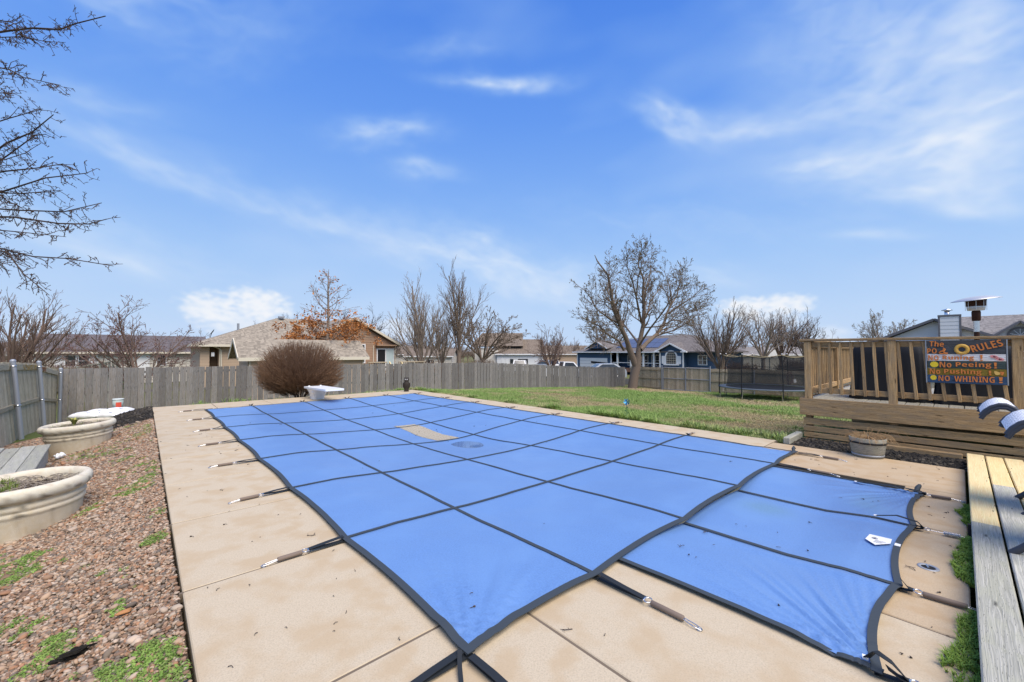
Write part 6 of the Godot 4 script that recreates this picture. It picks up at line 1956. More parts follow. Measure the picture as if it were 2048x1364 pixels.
func build_deck_things() -> void:
	var g := thing("covered_grill", "tall black fabric cover over a grill behind the left deck balusters", "covered grill", Vector3(7.78, 0.622, 0.74))
	put("cloth", drape(0.34, 0.42, 0.87, 0.10, 1), M.black_cloth, g)
	for z in [-0.33, 0.3]:
		put("wheel", lathe([Vector2(0.0, 0.0), Vector2(0.06, 0.0), Vector2(0.065, 0.01), Vector2(0.065, 0.03), Vector2(0.0, 0.035)], 16), M.dark, g, Transform3D(Basis(Vector3.BACK, PI / 2), Vector3(-0.40, 0.068, z)))
	var g2 := thing("covered_furniture", "wide black fabric cover over outdoor furniture behind the rules sign", "covered furniture", Vector3(7.85, 0.622, 1.68))
	put("cloth", drape(0.42, 0.40, 0.84, 0.12, 5), M.black_cloth, g2)
	put("hem", lathe([Vector2(0.0, 0.0), Vector2(0.05, 0.0), Vector2(0.05, 0.012), Vector2(0.0, 0.013)], 10), M.dark, g2, Transform3D(Basis(), Vector3(-0.46, 0.0, 0.2)))
	# patio heater
	var h := thing("patio_heater", "rusty patio heater with wide tilted metal reflector on the deck", "patio heater", Vector3(9.82, 0.622, 1.72))
	h.scale = Vector3(0.7, 1.0, 0.7)
	put("base", lathe([Vector2(0.0, 0.0), Vector2(0.23, 0.0), Vector2(0.23, 0.03), Vector2(0.17, 0.06), Vector2(0.17, 0.60), Vector2(0.06, 0.66), Vector2(0.0, 0.66)], 24), M.stain_steel, h)
	put("pole", tube_mesh([Vector3(0, 0.6, 0), Vector3(0, 1.13, 0)], [0.05], 14), M.rusty, h)
	put("pole_sleeve", tube_mesh([Vector3(0, 1.11, 0), Vector3(0, 1.32, 0)], [0.054], 14), M.chrome, h)
	put("collar", lathe([Vector2(0.055, 1.30), Vector2(0.078, 1.31), Vector2(0.082, 1.46), Vector2(0.06, 1.50)], 16), M.rusty, h)
	var bn := put("burner", lathe([Vector2(0.0, 1.48), Vector2(0.15, 1.49), Vector2(0.165, 1.55), Vector2(0.16, 1.56), Vector2(0.155, 1.565)], 24), M.stain_steel, h)
	put("burner_screen", lathe([Vector2(0.155, 1.56), Vector2(0.172, 1.565), Vector2(0.175, 1.665), Vector2(0.16, 1.675)], 24), M.rusty, bn)
	put("guard_band", lathe([Vector2(0.178, 1.66), Vector2(0.182, 1.661), Vector2(0.182, 1.69), Vector2(0.17, 1.691)], 24), M.dark, bn)
	for k in 8:
		var a := TAU * k / 8.0
		put("guard_rod", tube_mesh([Vector3(cos(a) * 0.18, 1.49, sin(a) * 0.18), Vector3(cos(a) * 0.183, 1.69, sin(a) * 0.183)], [0.005], 5), M.chrome, bn)
	put("reflector", lathe([Vector2(0.0, 0.055), Vector2(0.15, 0.05), Vector2(0.30, 0.03), Vector2(0.43, 0.0), Vector2(0.445, -0.012), Vector2(0.44, -0.014), Vector2(0.30, 0.018), Vector2(0.15, 0.038), Vector2(0.0, 0.043)], 48), M.stain_steel, h, Transform3D(Basis(Vector3.RIGHT, -0.055) * Basis(Vector3.BACK, 0.06), Vector3(0, 1.685, 0)))
	# two sling chairs whose rolled backs show at the right edge
	for i in 2:
		var x: float = [4.18, 3.18][i]
		var c := thing("sling_chair", ["scroll-back sling chair nearer the deck, white mesh on a dark frame", "scroll-back sling chair in front, cut by the right edge of the photo"][i], "patio chair", Vector3(x, 0.118, [1.615, 1.70][i]), 0.0, "sling chairs on the boardwalk")
		var prof := [Vector2(0.0, 0.755), Vector2(0.022, 0.795), Vector2(0.055, 0.83), Vector2(0.095, 0.852), Vector2(0.135, 0.853), Vector2(0.172, 0.832), Vector2(0.205, 0.79), Vector2(0.245, 0.71), Vector2(0.30, 0.58), Vector2(0.36, 0.45), Vector2(0.42, 0.385), Vector2(0.52, 0.365), Vector2(0.68, 0.375), Vector2(0.86, 0.40), Vector2(0.93, 0.385), Vector2(0.96, 0.35)]
		var hw := 0.275
		var ss := st0(false)
		var vv := 0.0
		for k in prof.size() - 1:
			var a: Vector2 = prof[k]
			var b: Vector2 = prof[k + 1]
			var l := (b - a).length()
			var nn := Vector3(0, b.x - a.x, -(b.y - a.y))
			face(ss, [Vector3(-hw, a.y, a.x), Vector3(hw, a.y, a.x), Vector3(hw, b.y, b.x), Vector3(-hw, b.y, b.x)], nn, [Vector2(0, vv), Vector2(hw * 2, vv), Vector2(hw * 2, vv + l), Vector2(0, vv + l)])
			vv += l
		put("sling", done(ss), sling_mat(), c)
		for s in [-1.0, 1.0]:
			var ft := st0(false)
			var pts := []
			for q in prof: pts.append(Vector3(s * (hw + 0.004), q.y - 0.016, q.x))
			for e in [Vector3.ZERO, Vector3(0, -0.022, 0.0)]:
				var p2 := []
				for q in pts: p2.append(q + e)
				tube(ft, p2, [0.015], 8)
			put("side_frame", done(ft), M.frame_dark, c)
			var lt := st0(false)
			var lz := 0.0 if i == 1 and s < 0.0 else 0.2
			tube(lt, [Vector3(s * hw, 0.005, lz), Vector3(s * hw, 0.035, lz + 0.03), Vector3(s * hw, 0.09, lz + 0.08), Vector3(s * hw, 0.18, lz + 0.15), Vector3(s * hw, 0.36, 0.44)], [0.02], 8)
			put("leg", done(lt), M.frame_dark, c)
			var l2 := st0(false)
			tube(l2, [Vector3(s * hw, 0.005, 0.98), Vector3(s * hw, 0.15, 0.93), Vector3(s * hw, 0.35, 0.78), Vector3(s * hw, 0.57, 0.72)], [0.02], 8)
			put("leg", done(l2), M.frame_dark, c)
		put("cross_bar", tube_mesh([Vector3(-hw, 0.40, 0.42), Vector3(hw, 0.40, 0.42)], [0.012], 8), M.frame_dark, c)
	# basketball backboard beyond the fence
	var bb := thing("basketball_hoop", "white basketball backboard on a pole beyond the trampoline", "basketball hoop", at(1543, 54.0, -1.6), YAW + 4.0)
	put("backboard", box(Vector3(1.7, 0.98, 0.05), 0.01), M.white, bb, Transform3D(Basis(), Vector3(0, 2.75, 0)))
	put("target", box(Vector3(0.3, 0.16, 0.02)), M.dark, bb, Transform3D(Basis(), Vector3(0, 2.36, 0.03)))
	put("pole", tube_mesh([Vector3(0, 0, -0.4), Vector3(0, 2.5, -0.4), Vector3(0, 2.75, -0.03)], [0.06], 8), M.steel, bb)
	var hp := []
	for k in 17: hp.append(Vector3(0.23 * cos(TAU * k / 16.0), 2.3, 0.30 + 0.23 * sin(TAU * k / 16.0)))
	put("rim", tube_mesh(hp, [0.012], 5), mat(lin(0.5, 0.12, 0.04), 0.5), bb)
	# pinwheel at the lawn edge
	var pw := thing("pinwheel", "blue foil pinwheel on a thin green stem at the lawn's edge", "pinwheel", Vector3(6.56, ground_y(6.56, -3.3), -3.3), -42.0)
	put("stem", tube_mesh([Vector3(0, -0.05, 0), Vector3(0.01, 0.2, 0), Vector3(0, 0.40, 0)], [0.006], 6), mat(lin(0.03, 0.12, 0.07), 0.6), pw)
	var foil := mat(lin(0.02, 0.22, 0.50), 0.25, null, 0.4)
	for k in 6:
		var a := TAU * k / 6.0
		var fs := st0()
		var d := Vector3(cos(a), sin(a), 0)
		var e := Vector3(cos(a + 0.7), sin(a + 0.7), 0)
		face(fs, [Vector3(0, 0, 0.01), d * 0.075 + Vector3(0, 0, 0.0), e * 0.06 + Vector3(0, 0, 0.03)], Vector3(0, 0, 1))
		put("blade", done(fs), foil, pw, Transform3D(Basis(), Vector3(0, 0.37, 0.015)))
	for e in [[0.12, 0.05], [0.17, -0.04], [0.24, 0.035]]:
		var lf := st0()
		face(lf, [Vector3(0, e[0], 0), Vector3(e[1], e[0] + 0.03, 0.01), Vector3(e[1] * 0.7, e[0] - 0.01, 0.0)], Vector3(0, 0, 1))
		put("leaf", done(lf), mat(lin(0.03, 0.14, 0.08), 0.6), pw)

var slingm: StandardMaterial3D
func sling_mat() -> StandardMaterial3D:
	if slingm: return slingm
	var W := 128
	var im := Image.create(W, W, false, Image.FORMAT_RGB8)
	var n := fnl(0.04, 70, 3)
	for y in W:
		for x in W:
			var v := 0.80 + (0.07 if (x / 2 + y / 2) % 2 == 0 else -0.05)
			if x % 16 < 2: v -= 0.22 * (0.6 + n.get_noise_2d(x * 5.0, y))
			if y % 9 < 1: v -= 0.12
			v += n.get_noise_2d(x, y * 3.0) * 0.22
			im.set_pixel(x, y, Color(v, v * 1.01, v * 1.03))
	slingm = mat(lin(1.15, 1.16, 1.18), 0.75, ImageTexture.create_from_image(im))
	slingm.uv1_scale = Vector3(5.0, 5.0, 1)
	return slingm

func build_trampoline() -> void:
	var c := at(1531, 20.6, -1.17)
	var o := thing("trampoline", "large round trampoline with tall black safety net on the lawn by the fence", "trampoline", c, YAW)
	var R := 2.12
	var H := 0.76
	var g := func(a: float) -> float:
		var w := o.transform * Vector3(cos(a) * R, 0, sin(a) * R)
		return ground_y(w.x, w.z) - c.y
	var rim := []
	for k in 49: rim.append(Vector3(cos(TAU * k / 48.0) * R, H, sin(TAU * k / 48.0) * R))
	put("frame_ring", tube_mesh(rim, [0.028], 6), M.chrome, o)
	put("pad", lathe([Vector2(R + 0.04, H + 0.0), Vector2(R + 0.05, H + 0.03), Vector2(R - 0.1, H + 0.05), Vector2(R - 0.32, H + 0.03)], 48), mat(lin(0.09, 0.115, 0.14), 0.6), o)
	put("jump_mat", lathe([Vector2(R - 0.30, H + 0.0), Vector2(R * 0.5, H - 0.03), Vector2(0.0, H - 0.05)], 48), M.dark, o)
	for k in 8:
		var a := TAU * (k + 0.32) / 8.0
		var b := g.call(a)
		put("leg", tube_mesh([Vector3(cos(a) * R, H, sin(a) * R), Vector3(cos(a) * R, b - 0.03, sin(a) * R)], [0.03], 8), M.chrome, o)
		var pl := put("net_pole", tube_mesh([Vector3(cos(a) * (R + 0.05), H - 0.35, sin(a) * (R + 0.05)), Vector3(cos(a) * (R + 0.05), H + 0.4, sin(a) * (R + 0.05)), Vector3(cos(a) * (R - 0.03), 2.44, sin(a) * (R - 0.03))], [0.022], 8), M.dark, o)
		put("pole_cap", lathe([Vector2(0.028, 0.0), Vector2(0.028, 0.03), Vector2(0.0, 0.045)], 8), M.white, pl, Transform3D(Basis(), Vector3(cos(a) * (R - 0.03), 2.44, sin(a) * (R - 0.03))))
	# net: hangs a little inside the poles and dips between them
	var st := st0(false)
	var N := 64
	var rows := 8
	var pos := func(i: int, k: int) -> Vector3:
		var a: float = TAU * (k % N) / N
		var u := fposmod((a / TAU * 8.0 - 0.32), 1.0)
		var dip := 4.0 * u * (1.0 - u)
		var f := float(i) / rows
		var top := 2.42 - 0.12 * dip
		var r := lerpf(R - 0.32, R - 0.13 - 0.22 * dip, f) - 0.12 * sin(f * PI)
		return Vector3(cos(a) * r, lerpf(H + 0.04, top, f), sin(a) * r)
	for i in rows:
		for k in N:
			face(st, [pos.call(i, k), pos.call(i, k + 1), pos.call(i + 1, k + 1), pos.call(i + 1, k)], Vector3(cos(TAU * k / N), 0, sin(TAU * k / N)))
	put("safety_net", done(st), M.net, o)
	var rope := []
	for k in N + 1: rope.append(pos.call(rows, k))
	put("top_cord", tube_mesh(rope, [0.014], 5), mat(lin(0.42, 0.34, 0.20), 0.8), o)
	var belt := []
	for k in N + 1: belt.append(pos.call(5, k) * Vector3(1.004, 1, 1.004))
	put("net_band", tube_mesh(belt, [0.012], 4), M.dark, o)
	# hose or rope hung on the net pole at the right, with a pale tag
	var a := TAU * 7.32 / 8.0
	var hs := st0(false)
	for j in 3:
		var lp := []
		for k in 17: lp.append(Vector3(cos(a) * (R + 0.02) + 0.14 * sin(TAU * k / 16.0) + j * 0.04, 1.15 + (0.34 - j * 0.04) * cos(TAU * k / 16.0), sin(a) * R + 0.06 + j * 0.02))
		tube(hs, lp, [0.012], 5)
	put("hung_rope", done(hs), mat(lin(0.16, 0.09, 0.08), 0.8), o)
	put("hung_tag", box(Vector3(0.14, 0.2, 0.01)), M.plastic_white, o, Transform3D(Basis(Vector3.BACK, 0.3), Vector3(cos(a) * R + 0.34, 1.02, sin(a) * R + 0.06)))

# ---------- houses ----------
# lap siding on an upright face: a is its lower left corner seen from outside, u along it; left(y) and right(y) bound each course
func lap(st: SurfaceTool, a: Vector3, u: Vector3, n: Vector3, y0: float, y1: float, course: float, lo: Callable, hi: Callable) -> void:
	var y := y0
	while y < y1 - 0.005:
		var t := minf(y + course, y1)
		var l0: float = lo.call(y)
		var r0: float = hi.call(y)
		var l1: float = lo.call(t)
		var r1: float = hi.call(t)
		if r0 - l0 > 0.02:
			r1 = maxf(r1, l1 + 0.002)
			var p := [a + u * l0 + Vector3(0, y, 0) + n * 0.022, a + u * r0 + Vector3(0, y, 0) + n * 0.022, a + u * r1 + Vector3(0, t, 0) + n * 0.004, a + u * l1 + Vector3(0, t, 0) + n * 0.004]
			face(st, p, n, [Vector2(l0, y), Vector2(r0, y), Vector2(r1, t), Vector2(l1, t)])
			face(st, [a + u * l0 + Vector3(0, y, 0), a + u * r0 + Vector3(0, y, 0), p[1], p[0]], Vector3.DOWN, [Vector2(), Vector2(), Vector2(), Vector2()])
		y = t

func wall(o: Node3D, called: String, a: Vector3, b: Vector3, y0: float, y1: float, m: Material, course := 0.2, peak := Vector2(-1, 0)) -> MeshInstance3D:
	# from a to b (ground plan), outside on the left hand when going a to b is reversed: outside = right-hand side of a->b turned up
	var u := Vector3(b.x - a.x, 0, b.z - a.z)
	var L := u.length()
	u = u.normalized()
	var n := u.cross(Vector3.UP)
	var st := st0()
	var A := Vector3(a.x, 0, a.z)
	var lo := func(_y: float) -> float: return 0.0
	var hi := func(_y: float) -> float: return L
	lap(st, A, u, n, y0, y1, course, lo, hi)
	if peak.x >= 0.0:
		var gl := func(y: float) -> float: return peak.x * (y - y1) / (peak.y - y1)
		var gr := func(y: float) -> float: return L - (L - peak.x) * (y - y1) / (peak.y - y1)
		lap(st, A, u, n, y1, peak.y, course, gl, gr)
	# sheathing behind
	var pts := [A + Vector3(0, y0, 0), A + u * L + Vector3(0, y0, 0), A + u * L + Vector3(0, y1, 0)]
	if peak.x >= 0.0: pts.append(A + u * peak.x + Vector3(0, peak.y, 0))
	pts.append(A + Vector3(0, y1, 0))
	var back := []
	for p in pts: back.append(p - n * 0.12)
	face(st, back, -n, pts.map(func(_p): return Vector2()))
	return put(called, done(st), m, o, Transform3D(Basis(), -o.position))

func roof(o: Node3D, called: String, planes: Array, m: Material, th := 0.10) -> MeshInstance3D:
	var st := st0()
	for pl in planes:
		var e: Vector3 = (pl[1] - pl[0]).normalized()
		var n: Vector3 = (pl[1] - pl[0]).cross(pl[2] - pl[0]).normalized()
		if n.y < 0.0: n = -n
		var s := n.cross(e)
		if s.y > 0.0: s = -s
		var top := []
		var uv := []
		for p in pl:
			top.append(p + n * 0.02)
			uv.append(Vector2((p - pl[0]).dot(e), (p - pl[0]).dot(s)))
		face(st, top, n, uv)
		var bot := []
		for p in pl: bot.append(p - Vector3(0, th, 0))
		face(st, bot, -n, uv)
		for i in pl.size():
			var j: int = (i + 1) % pl.size()
			var d: Vector3 = (pl[j] - pl[i]).cross(n)
			face(st, [top[i], top[j], bot[j], bot[i]], d, [Vector2(0, 0), Vector2(1, 0), Vector2(1, 0.05), Vector2(0, 0.05)])
	return put(called, done(st), m, o, Transform3D(Basis(), -o.position))

# a straight piece of trim between two points
func trim(o: Node3D, called: String, a: Vector3, b: Vector3, w: float, d: float, m: Material) -> MeshInstance3D:
	var x := (b - a).normalized()
	var up := Vector3.UP if absf(x.y) < 0.95 else Vector3.BACK
	var z := x.cross(up).normalized()
	return put(called, box(Vector3((b - a).length(), w, d)), m, o, Transform3D(Basis(x, z.cross(x).normalized(), z), (a + b) * 0.5 - o.position))

# window facing n with its frame, panes and bars
func window(o: Node3D, c: Vector3, n: Vector3, w: float, h: float, bars := 1, m: Material = null) -> void:
	if m == null: m = M.white
	var u := Vector3.UP.cross(n).normalized()
	var wi := put("window", box(Vector3(w, h, 0.03)), M.glass, o, Transform3D(Basis(u, Vector3.UP, n), c + n * 0.02 - o.position))
	var st := st0()
	for s in [-1.0, 1.0]:
		cbox(st, Vector3(s * (w * 0.5 + 0.035), 0, 0.02), Vector3(0.09, h + 0.16, 0.06))
		cbox(st, Vector3(0, s * (h * 0.5 + 0.035), 0.022), Vector3(w, 0.09, 0.06))
	for i in bars:
		cbox(st, Vector3(lerpf(-w * 0.5, w * 0.5, (i + 1.0) / (bars + 1)), 0, 0.02), Vector3(0.05, h, 0.03))
	cbox(st, Vector3(0, 0, 0.019), Vector3(w, 0.04, 0.028))
	put("frame", done(st), m, wi)

func V(x: float, y: float, z: float) -> Vector3: return Vector3(x, y, z)

func build_houses() -> void:
	var gy := -1.5
	# --- brown house behind the back fence ---
	var h := thing("brown_house", "tan and brown ranch house with hip roof, front gable and patio door behind the shed", "house", V(9, gy, -40))
	var Z := -35.0
	wall(h, "wall", V(8.75, 0, Z), V(16.85, 0, Z), gy, 2.05, M.side_brown, 0.23, Vector2(4.05, 4.2))
	wall(h, "wall", V(2.15, 0, -38.2), V(2.75, 0, -38.2), gy, 1.95, M.side_tan, 0.23)
	wall(h, "wall", V(3.35, 0, -38.2), V(8.8, 0, -38.2), gy, 1.95, M.side_tan, 0.23)
	wall(h, "wall", V(2.15, 0, -46.5), V(2.15, 0, -38.2), gy, 1.95, M.side_tan, 0.23)
	wall(h, "wall", V(8.75, 0, -38.3), V(8.75, 0, Z), gy, 2.05, M.side_tan, 0.23)
	wall(h, "wall", V(16.85, 0, Z), V(16.85, 0, -46.5), gy, 2.05, M.side_brown, 0.23)
	wall(h, "wall", V(16.85, 0, -46.5), V(2.15, 0, -46.5), gy, 1.95, M.side_tan, 0.23)
	wall(h, "porch_recess", V(2.75, 0, -39.5), V(3.35, 0, -39.5), gy, 1.95, M.side_brown, 0.23)
	wall(h, "porch_recess", V(2.75, 0, -38.2), V(2.75, 0, -39.5), gy, 1.95, M.side_brown, 0.23)
	wall(h, "porch_recess", V(3.35, 0, -39.5), V(3.35, 0, -38.2), gy, 1.95, M.side_tan, 0.23)
	var rf := roof(h, "roof", [[V(1.6, 1.95, -37.6), V(8.6, 1.95, -37.6), V(12.8, 4.55, -42.3), V(8.3, 4.62, -42.3)], [V(1.6, 1.95, -47.0), V(1.6, 1.95, -37.6), V(8.3, 4.62, -42.3)], [V(17.3, 2.0, -47.0), V(1.6, 1.95, -47.0), V(8.3, 4.62, -42.3), V(12.8, 4.55, -42.3)],
		[V(8.4, 2.02, -34.6), V(12.8, 4.42, -34.6), V(12.8, 4.55, -42.3), V(8.4, 2.02, -40.0)], [V(12.8, 4.42, -34.6), V(17.25, 2.02, -34.6), V(17.25, 2.02, -47.0), V(12.8, 4.55, -42.3)]], M.roof_tan)
	put("vent_pipe", tube_mesh([V(4.9, 2.9, -40.2), V(4.9, 3.85, -40.2)], [0.09], 8), M.steel, rf)
	put("vent_pipe", tube_mesh([V(16.1, 2.5, -40.0), V(16.1, 3.75, -40.0)], [0.08], 8), M.steel, rf)
	put("roof_vent", box(V(0.5, 0.16, 0.4), 0.02), M.steel, rf, Transform3D(Basis(), V(8.6, 4.72, -42.0)))
	trim(h, "rake_board", V(8.35, 2.0, -34.58), V(12.8, 4.42, -34.58), 0.2, 0.04, M.trim_tan)
	trim(h, "rake_board", V(12.8, 4.42, -34.58), V(17.3, 2.0, -34.58), 0.2, 0.04, M.trim_tan)
	trim(h, "fascia", V(1.55, 1.9, -37.58), V(8.4, 1.9, -37.58), 0.18, 0.05, M.trim_tan)
	trim(h, "fascia", V(1.57, 1.9, -46.9), V(1.57, 1.9, -37.6), 0.18, 0.05, M.trim_tan)
	trim(h, "corner_board", V(16.82, gy, Z + 0.04), V(16.82, 2.0, Z + 0.04), 0.14, 0.05, M.trim_tan)
	trim(h, "corner_board", V(3.42, gy, -38.15), V(3.42, 1.9, -38.15), 0.12, 0.05, M.trim_tan)
	put("downspout", tube_mesh([V(2.9, 1.85, -37.75), V(3.3, 1.7, -38.05), V(3.5, 1.5, -38.1), V(3.55, gy, -38.1)], [0.05], 6), M.trim_tan, h, Transform3D(Basis(), -h.position))
	put("gable_vent", box(V(0.7, 0.75, 0.04)), M.side_brown, h, Transform3D(Basis(), V(12.75, 3.45, Z + 0.04) - h.position))
	window(h, V(13.45, 1.25, Z), Vector3.BACK, 0.75, 1.6, 1)
	window(h, V(13.5, -0.35, Z), Vector3.BACK, 0.8, 0.7, 1)
	trim(h, "porch_post", V(14.65, gy, Z + 0.03), V(14.65, 1.98, Z + 0.03), 0.12, 0.05, M.trim_tan)
	put("porch_shade", box(V(1.95, 0.12, 0.5)), M.side_brown, h, Transform3D(Basis(), V(15.8, 2.02, Z + 0.25) - h.position))
	var pd := put("patio_door", box(V(1.75, 2.25, 0.05)), M.white, h, Transform3D(Basis(), V(15.85, 0.62, Z + 0.04) - h.position))
	put("pane", box(V(0.72, 2.0, 0.02)), M.dark, pd, Transform3D(Basis(), V(-0.42, 0.0, 0.035)))
	put("pane", box(V(0.74, 2.0, 0.02)), mat(lin(0.50, 0.60, 0.60), 0.15), pd, Transform3D(Basis(), V(0.42, 0.0, 0.035)))
	put("wall_lamp", box(V(0.2, 0.3, 0.15)), M.white, h, Transform3D(Basis(), V(2.95, 1.2, -38.1) - h.position))
	# its deck
	var dk := thing("neighbour_deck", "small stained deck with railing and stair rails at the brown house's patio door", "deck", V(15.5, gy, -33.0))
	put("platform", box(V(5.6, 0.1, 1.9)), M.fence_tan, dk, Transform3D(Basis(), V(0.6, 1.0, -0.9)))
	for s in [[-2.2, -0.45], [0.7, 3.4]]:
		put("rail", box(V(s[1] - s[0], 0.09, 0.14)), M.fence_tan_c, dk, Transform3D(Basis(), V((s[0] + s[1]) * 0.5, 1.98, 0.05)))
		put("rail", box(V(s[1] - s[0], 0.08, 0.05)), M.fence_tan, dk, Transform3D(Basis(), V((s[0] + s[1]) * 0.5, 1.2, 0.05)))
		var nb := int((s[1] - s[0]) / 0.16)
		var bst := box(V(0.06, 0.8, 0.05))
		for i in nb + 1:
			var q := put("baluster", bst, M.fence_tan_b, dk, Transform3D(Basis(), V(lerpf(s[0], s[1], float(i) / nb), 1.57, 0.03)))
	for s in [-0.45, 0.7]:
		var bs := Basis(Vector3.RIGHT, 0.75)
		put("stair_rail", box(V(0.09, 0.12, 1.6)), M.pine, dk, Transform3D(bs, V(s + 0.25, 1.45, 0.6)))
	var gr := thing("lidded_grill", "dark covered grill on the neighbour's deck by the patio door", "grill", V(14.55, gy + 1.05, -33.6))
	put("body", lathe([Vector2(0.0, 0.35), Vector2(0.3, 0.4), Vector2(0.38, 0.65), Vector2(0.34, 0.86), Vector2(0.2, 0.98), Vector2(0.0, 1.0)], 16, 1.3, 0.9), M.frame_dark, gr)
	put("leg", tube_mesh([V(-0.3, 0, 0), V(-0.25, 0.45, 0)], [0.03], 6), M.frame_dark, gr)
	put("leg", tube_mesh([V(0.3, 0, 0), V(0.25, 0.45, 0)], [0.03], 6), M.frame_dark, gr)
	var bin := thing("grey_bin", "blue grey lidded bin on the neighbour's deck behind the railing", "bin", V(17.6, gy + 1.05, -33.4))
	put("tub", lathe([Vector2(0.0, 0.0), Vector2(0.26, 0.0), Vector2(0.3, 0.8), Vector2(0.0, 0.8)], 12), mat(lin(0.10, 0.13, 0.16), 0.6), bin)
	put("lid", lathe([Vector2(0.31, 0.8), Vector2(0.31, 0.86), Vector2(0.0, 0.9)], 12), mat(lin(0.12, 0.15, 0.18), 0.6), bin)
	# --- shed ---
	var s := thing("garden_shed", "long tan shed with shingled gable roof close behind the grey fence", "shed", V(6.9, gy, -28.2))
	var x0 := 3.5
	var x1 := 10.4
	var z0 := -26.75
	var z1 := -29.75
	wall(s, "wall", V(x0, 0, z0), V(x1, 0, z0), gy, 1.02, M.side_tan, 0.24)
	wall(s, "wall", V(x1, 0, z0), V(x1, 0, z1), gy, 1.02, M.side_tan, 0.24, Vector2(1.5, 2.02))
	wall(s, "wall", V(x0, 0, z1), V(x0, 0, z0), gy, 1.02, M.side_tan, 0.24, Vector2(1.5, 2.02))
	wall(s, "wall", V(x1, 0, z1), V(x0, 0, z1), gy, 1.02, M.side_tan, 0.24)
	roof(s, "roof", [[V(x0 - 0.55, 1.03, z0 + 0.28), V(x1 + 0.3, 1.03, z0 + 0.28), V(x1 + 0.3, 2.2, -28.25), V(x0 - 0.55, 2.2, -28.25)], [V(x1 + 0.3, 1.03, z1 - 0.28), V(x0 - 0.55, 1.03, z1 - 0.28), V(x0 - 0.55, 2.2, -28.25), V(x1 + 0.3, 2.2, -28.25)]], M.roof_tan, 0.08)
	trim(s, "fascia", V(x0 - 0.55, 0.95, z0 + 0.30), V(x1 + 0.3, 0.95, z0 + 0.30), 0.2, 0.04, M.trim_tan)
	trim(s, "rake_board", V(x0 - 0.57, 0.98, z0 + 0.3), V(x0 - 0.57, 2.16, -28.25), 0.2, 0.04, M.trim_tan)
	trim(s, "rake_board", V(x0 - 0.57, 2.16, -28.25), V(x0 - 0.57, 0.98, z1 - 0.3), 0.2, 0.04, M.trim_tan)
	trim(s, "corner_board", V(x0 + 0.06, gy, z0 + 0.04), V(x0 + 0.06, 1.0, z0 + 0.04), 0.15, 0.04, M.trim_tan)
	trim(s, "corner_board", V(x1 - 0.08, gy, z0 + 0.04), V(x1 - 0.08, 1.0, z0 + 0.04), 0.15, 0.04, M.trim_tan)
	# --- dark-roofed house at the left ---
	var l := thing("dark_roofed_house", "white house with long dark roof seen through the crabapple branches", "house", V(-1.5, gy, -54))
	wall(l, "wall", V(-7.8, 0, -50), V(3.6, 0, -50), gy, 1.35, M.side_cream, 0.25)
	wall(l, "wall", V(3.6, 0, -50), V(3.6, 0, -58), gy, 1.35, M.side_cream, 0.25, Vector2(4.0, 3.0))
	wall(l, "wall", V(-7.8, 0, -58), V(-7.8, 0, -50), gy, 1.35, M.side_cream, 0.25, Vector2(4.0, 3.0))
	roof(l, "roof", [[V(-8.2, 1.38, -49.5), V(3.9, 1.38, -49.5), V(3.9, 3.05, -54), V(-8.2, 3.05, -54)], [V(3.9, 1.38, -58.5), V(-8.2, 1.38, -58.5), V(-8.2, 3.05, -54), V(3.9, 3.05, -54)]], M.roof_dark)
	trim(l, "fascia", V(-8.2, 1.32, -49.48), V(3.9, 1.32, -49.48), 0.16, 0.04, M.trim_tan)
	for x in [-5.75, -4.95, 0.2]: window(l, V(x, 0.62, -50), Vector3.BACK, 0.62, 0.95, 0)
	put("panel", box(V(0.5, 1.2, 0.04)), M.white, l, Transform3D(Basis(), V(-6.4, 0.55, -49.95) - l.position))
	put("panel", box(V(0.45, 1.2, 0.04)), M.white, l, Transform3D(Basis(), V(-4.3, 0.55, -49.95) - l.position))
	put("panel", box(V(0.9, 2.1, 0.04)), M.white, l, Transform3D(Basis(), V(-1.1, 0.2, -49.95) - l.position))
	var ds := thing("satellite_dish", "grey satellite dish on a bent arm left of the brown house's eave", "satellite dish", at(423, 44, up_at(690, 44)), YAW)
	put("dish", lathe([Vector2(0.0, -0.06), Vector2(0.2, -0.04), Vector2(0.34, 0.02), Vector2(0.36, 0.03), Vector2(0.34, 0.035), Vector2(0.0, -0.04)], 20), M.frame_dark, ds, Transform3D(Basis(Vector3.BACK, 0.9) * Basis(Vector3.RIGHT, 0.5), V(0.05, 1.4, 0)))
	put("arm", tube_mesh([V(-0.3, -0.3, 0), V(-0.2, 0.7, 0), V(0.0, 1.35, 0)], [0.035], 6), M.steel, ds)
	# --- white house with brown roof ---
	var w := thing("white_house", "tall white house with stepped brown roof and garage behind the bare trees", "house", at(1022, 62, gy), YAW)
	var k := 62.0 / 812.4
	var X := func(px: float) -> float: return (px - 1022.0) * k
	var Y := func(py: float) -> float: return 1.37 + (704.5 - py) * k
	var wn := Node3D.new()
	wn.free()
	local_house(w, [X.call(994.0), X.call(1086.0), -gy + Y.call(708.0), -gy + Y.call(677.0), 9.0], M.side_white, M.roof_brown)
	var up := st0()
	cbox(up, V((X.call(962.0) + X.call(996.0)) * 0.5, (-gy + Y.call(700.0)) * 0.5, -3.0), V(X.call(996.0) - X.call(962.0), -gy + Y.call(700.0), 5.5))
	put("side_wall", done(up), M.side_cream, w)
	var r2 := st0()
	var xa: float = X.call(944.0)
	var xb: float = X.call(1047.0)
	var yt: float = -gy + Y.call(663.0)
	var ye: float = -gy + Y.call(692.0)
	face(r2, [V(xa - 0.3, ye, -1.0), V(xb, ye, -1.0), V(xb, yt, -5.0), V(xa + 1.2, yt, -5.0)], V(0, 1, 1), [Vector2(0, 4), Vector2(8, 4), Vector2(8, 0), Vector2(1, 0)])
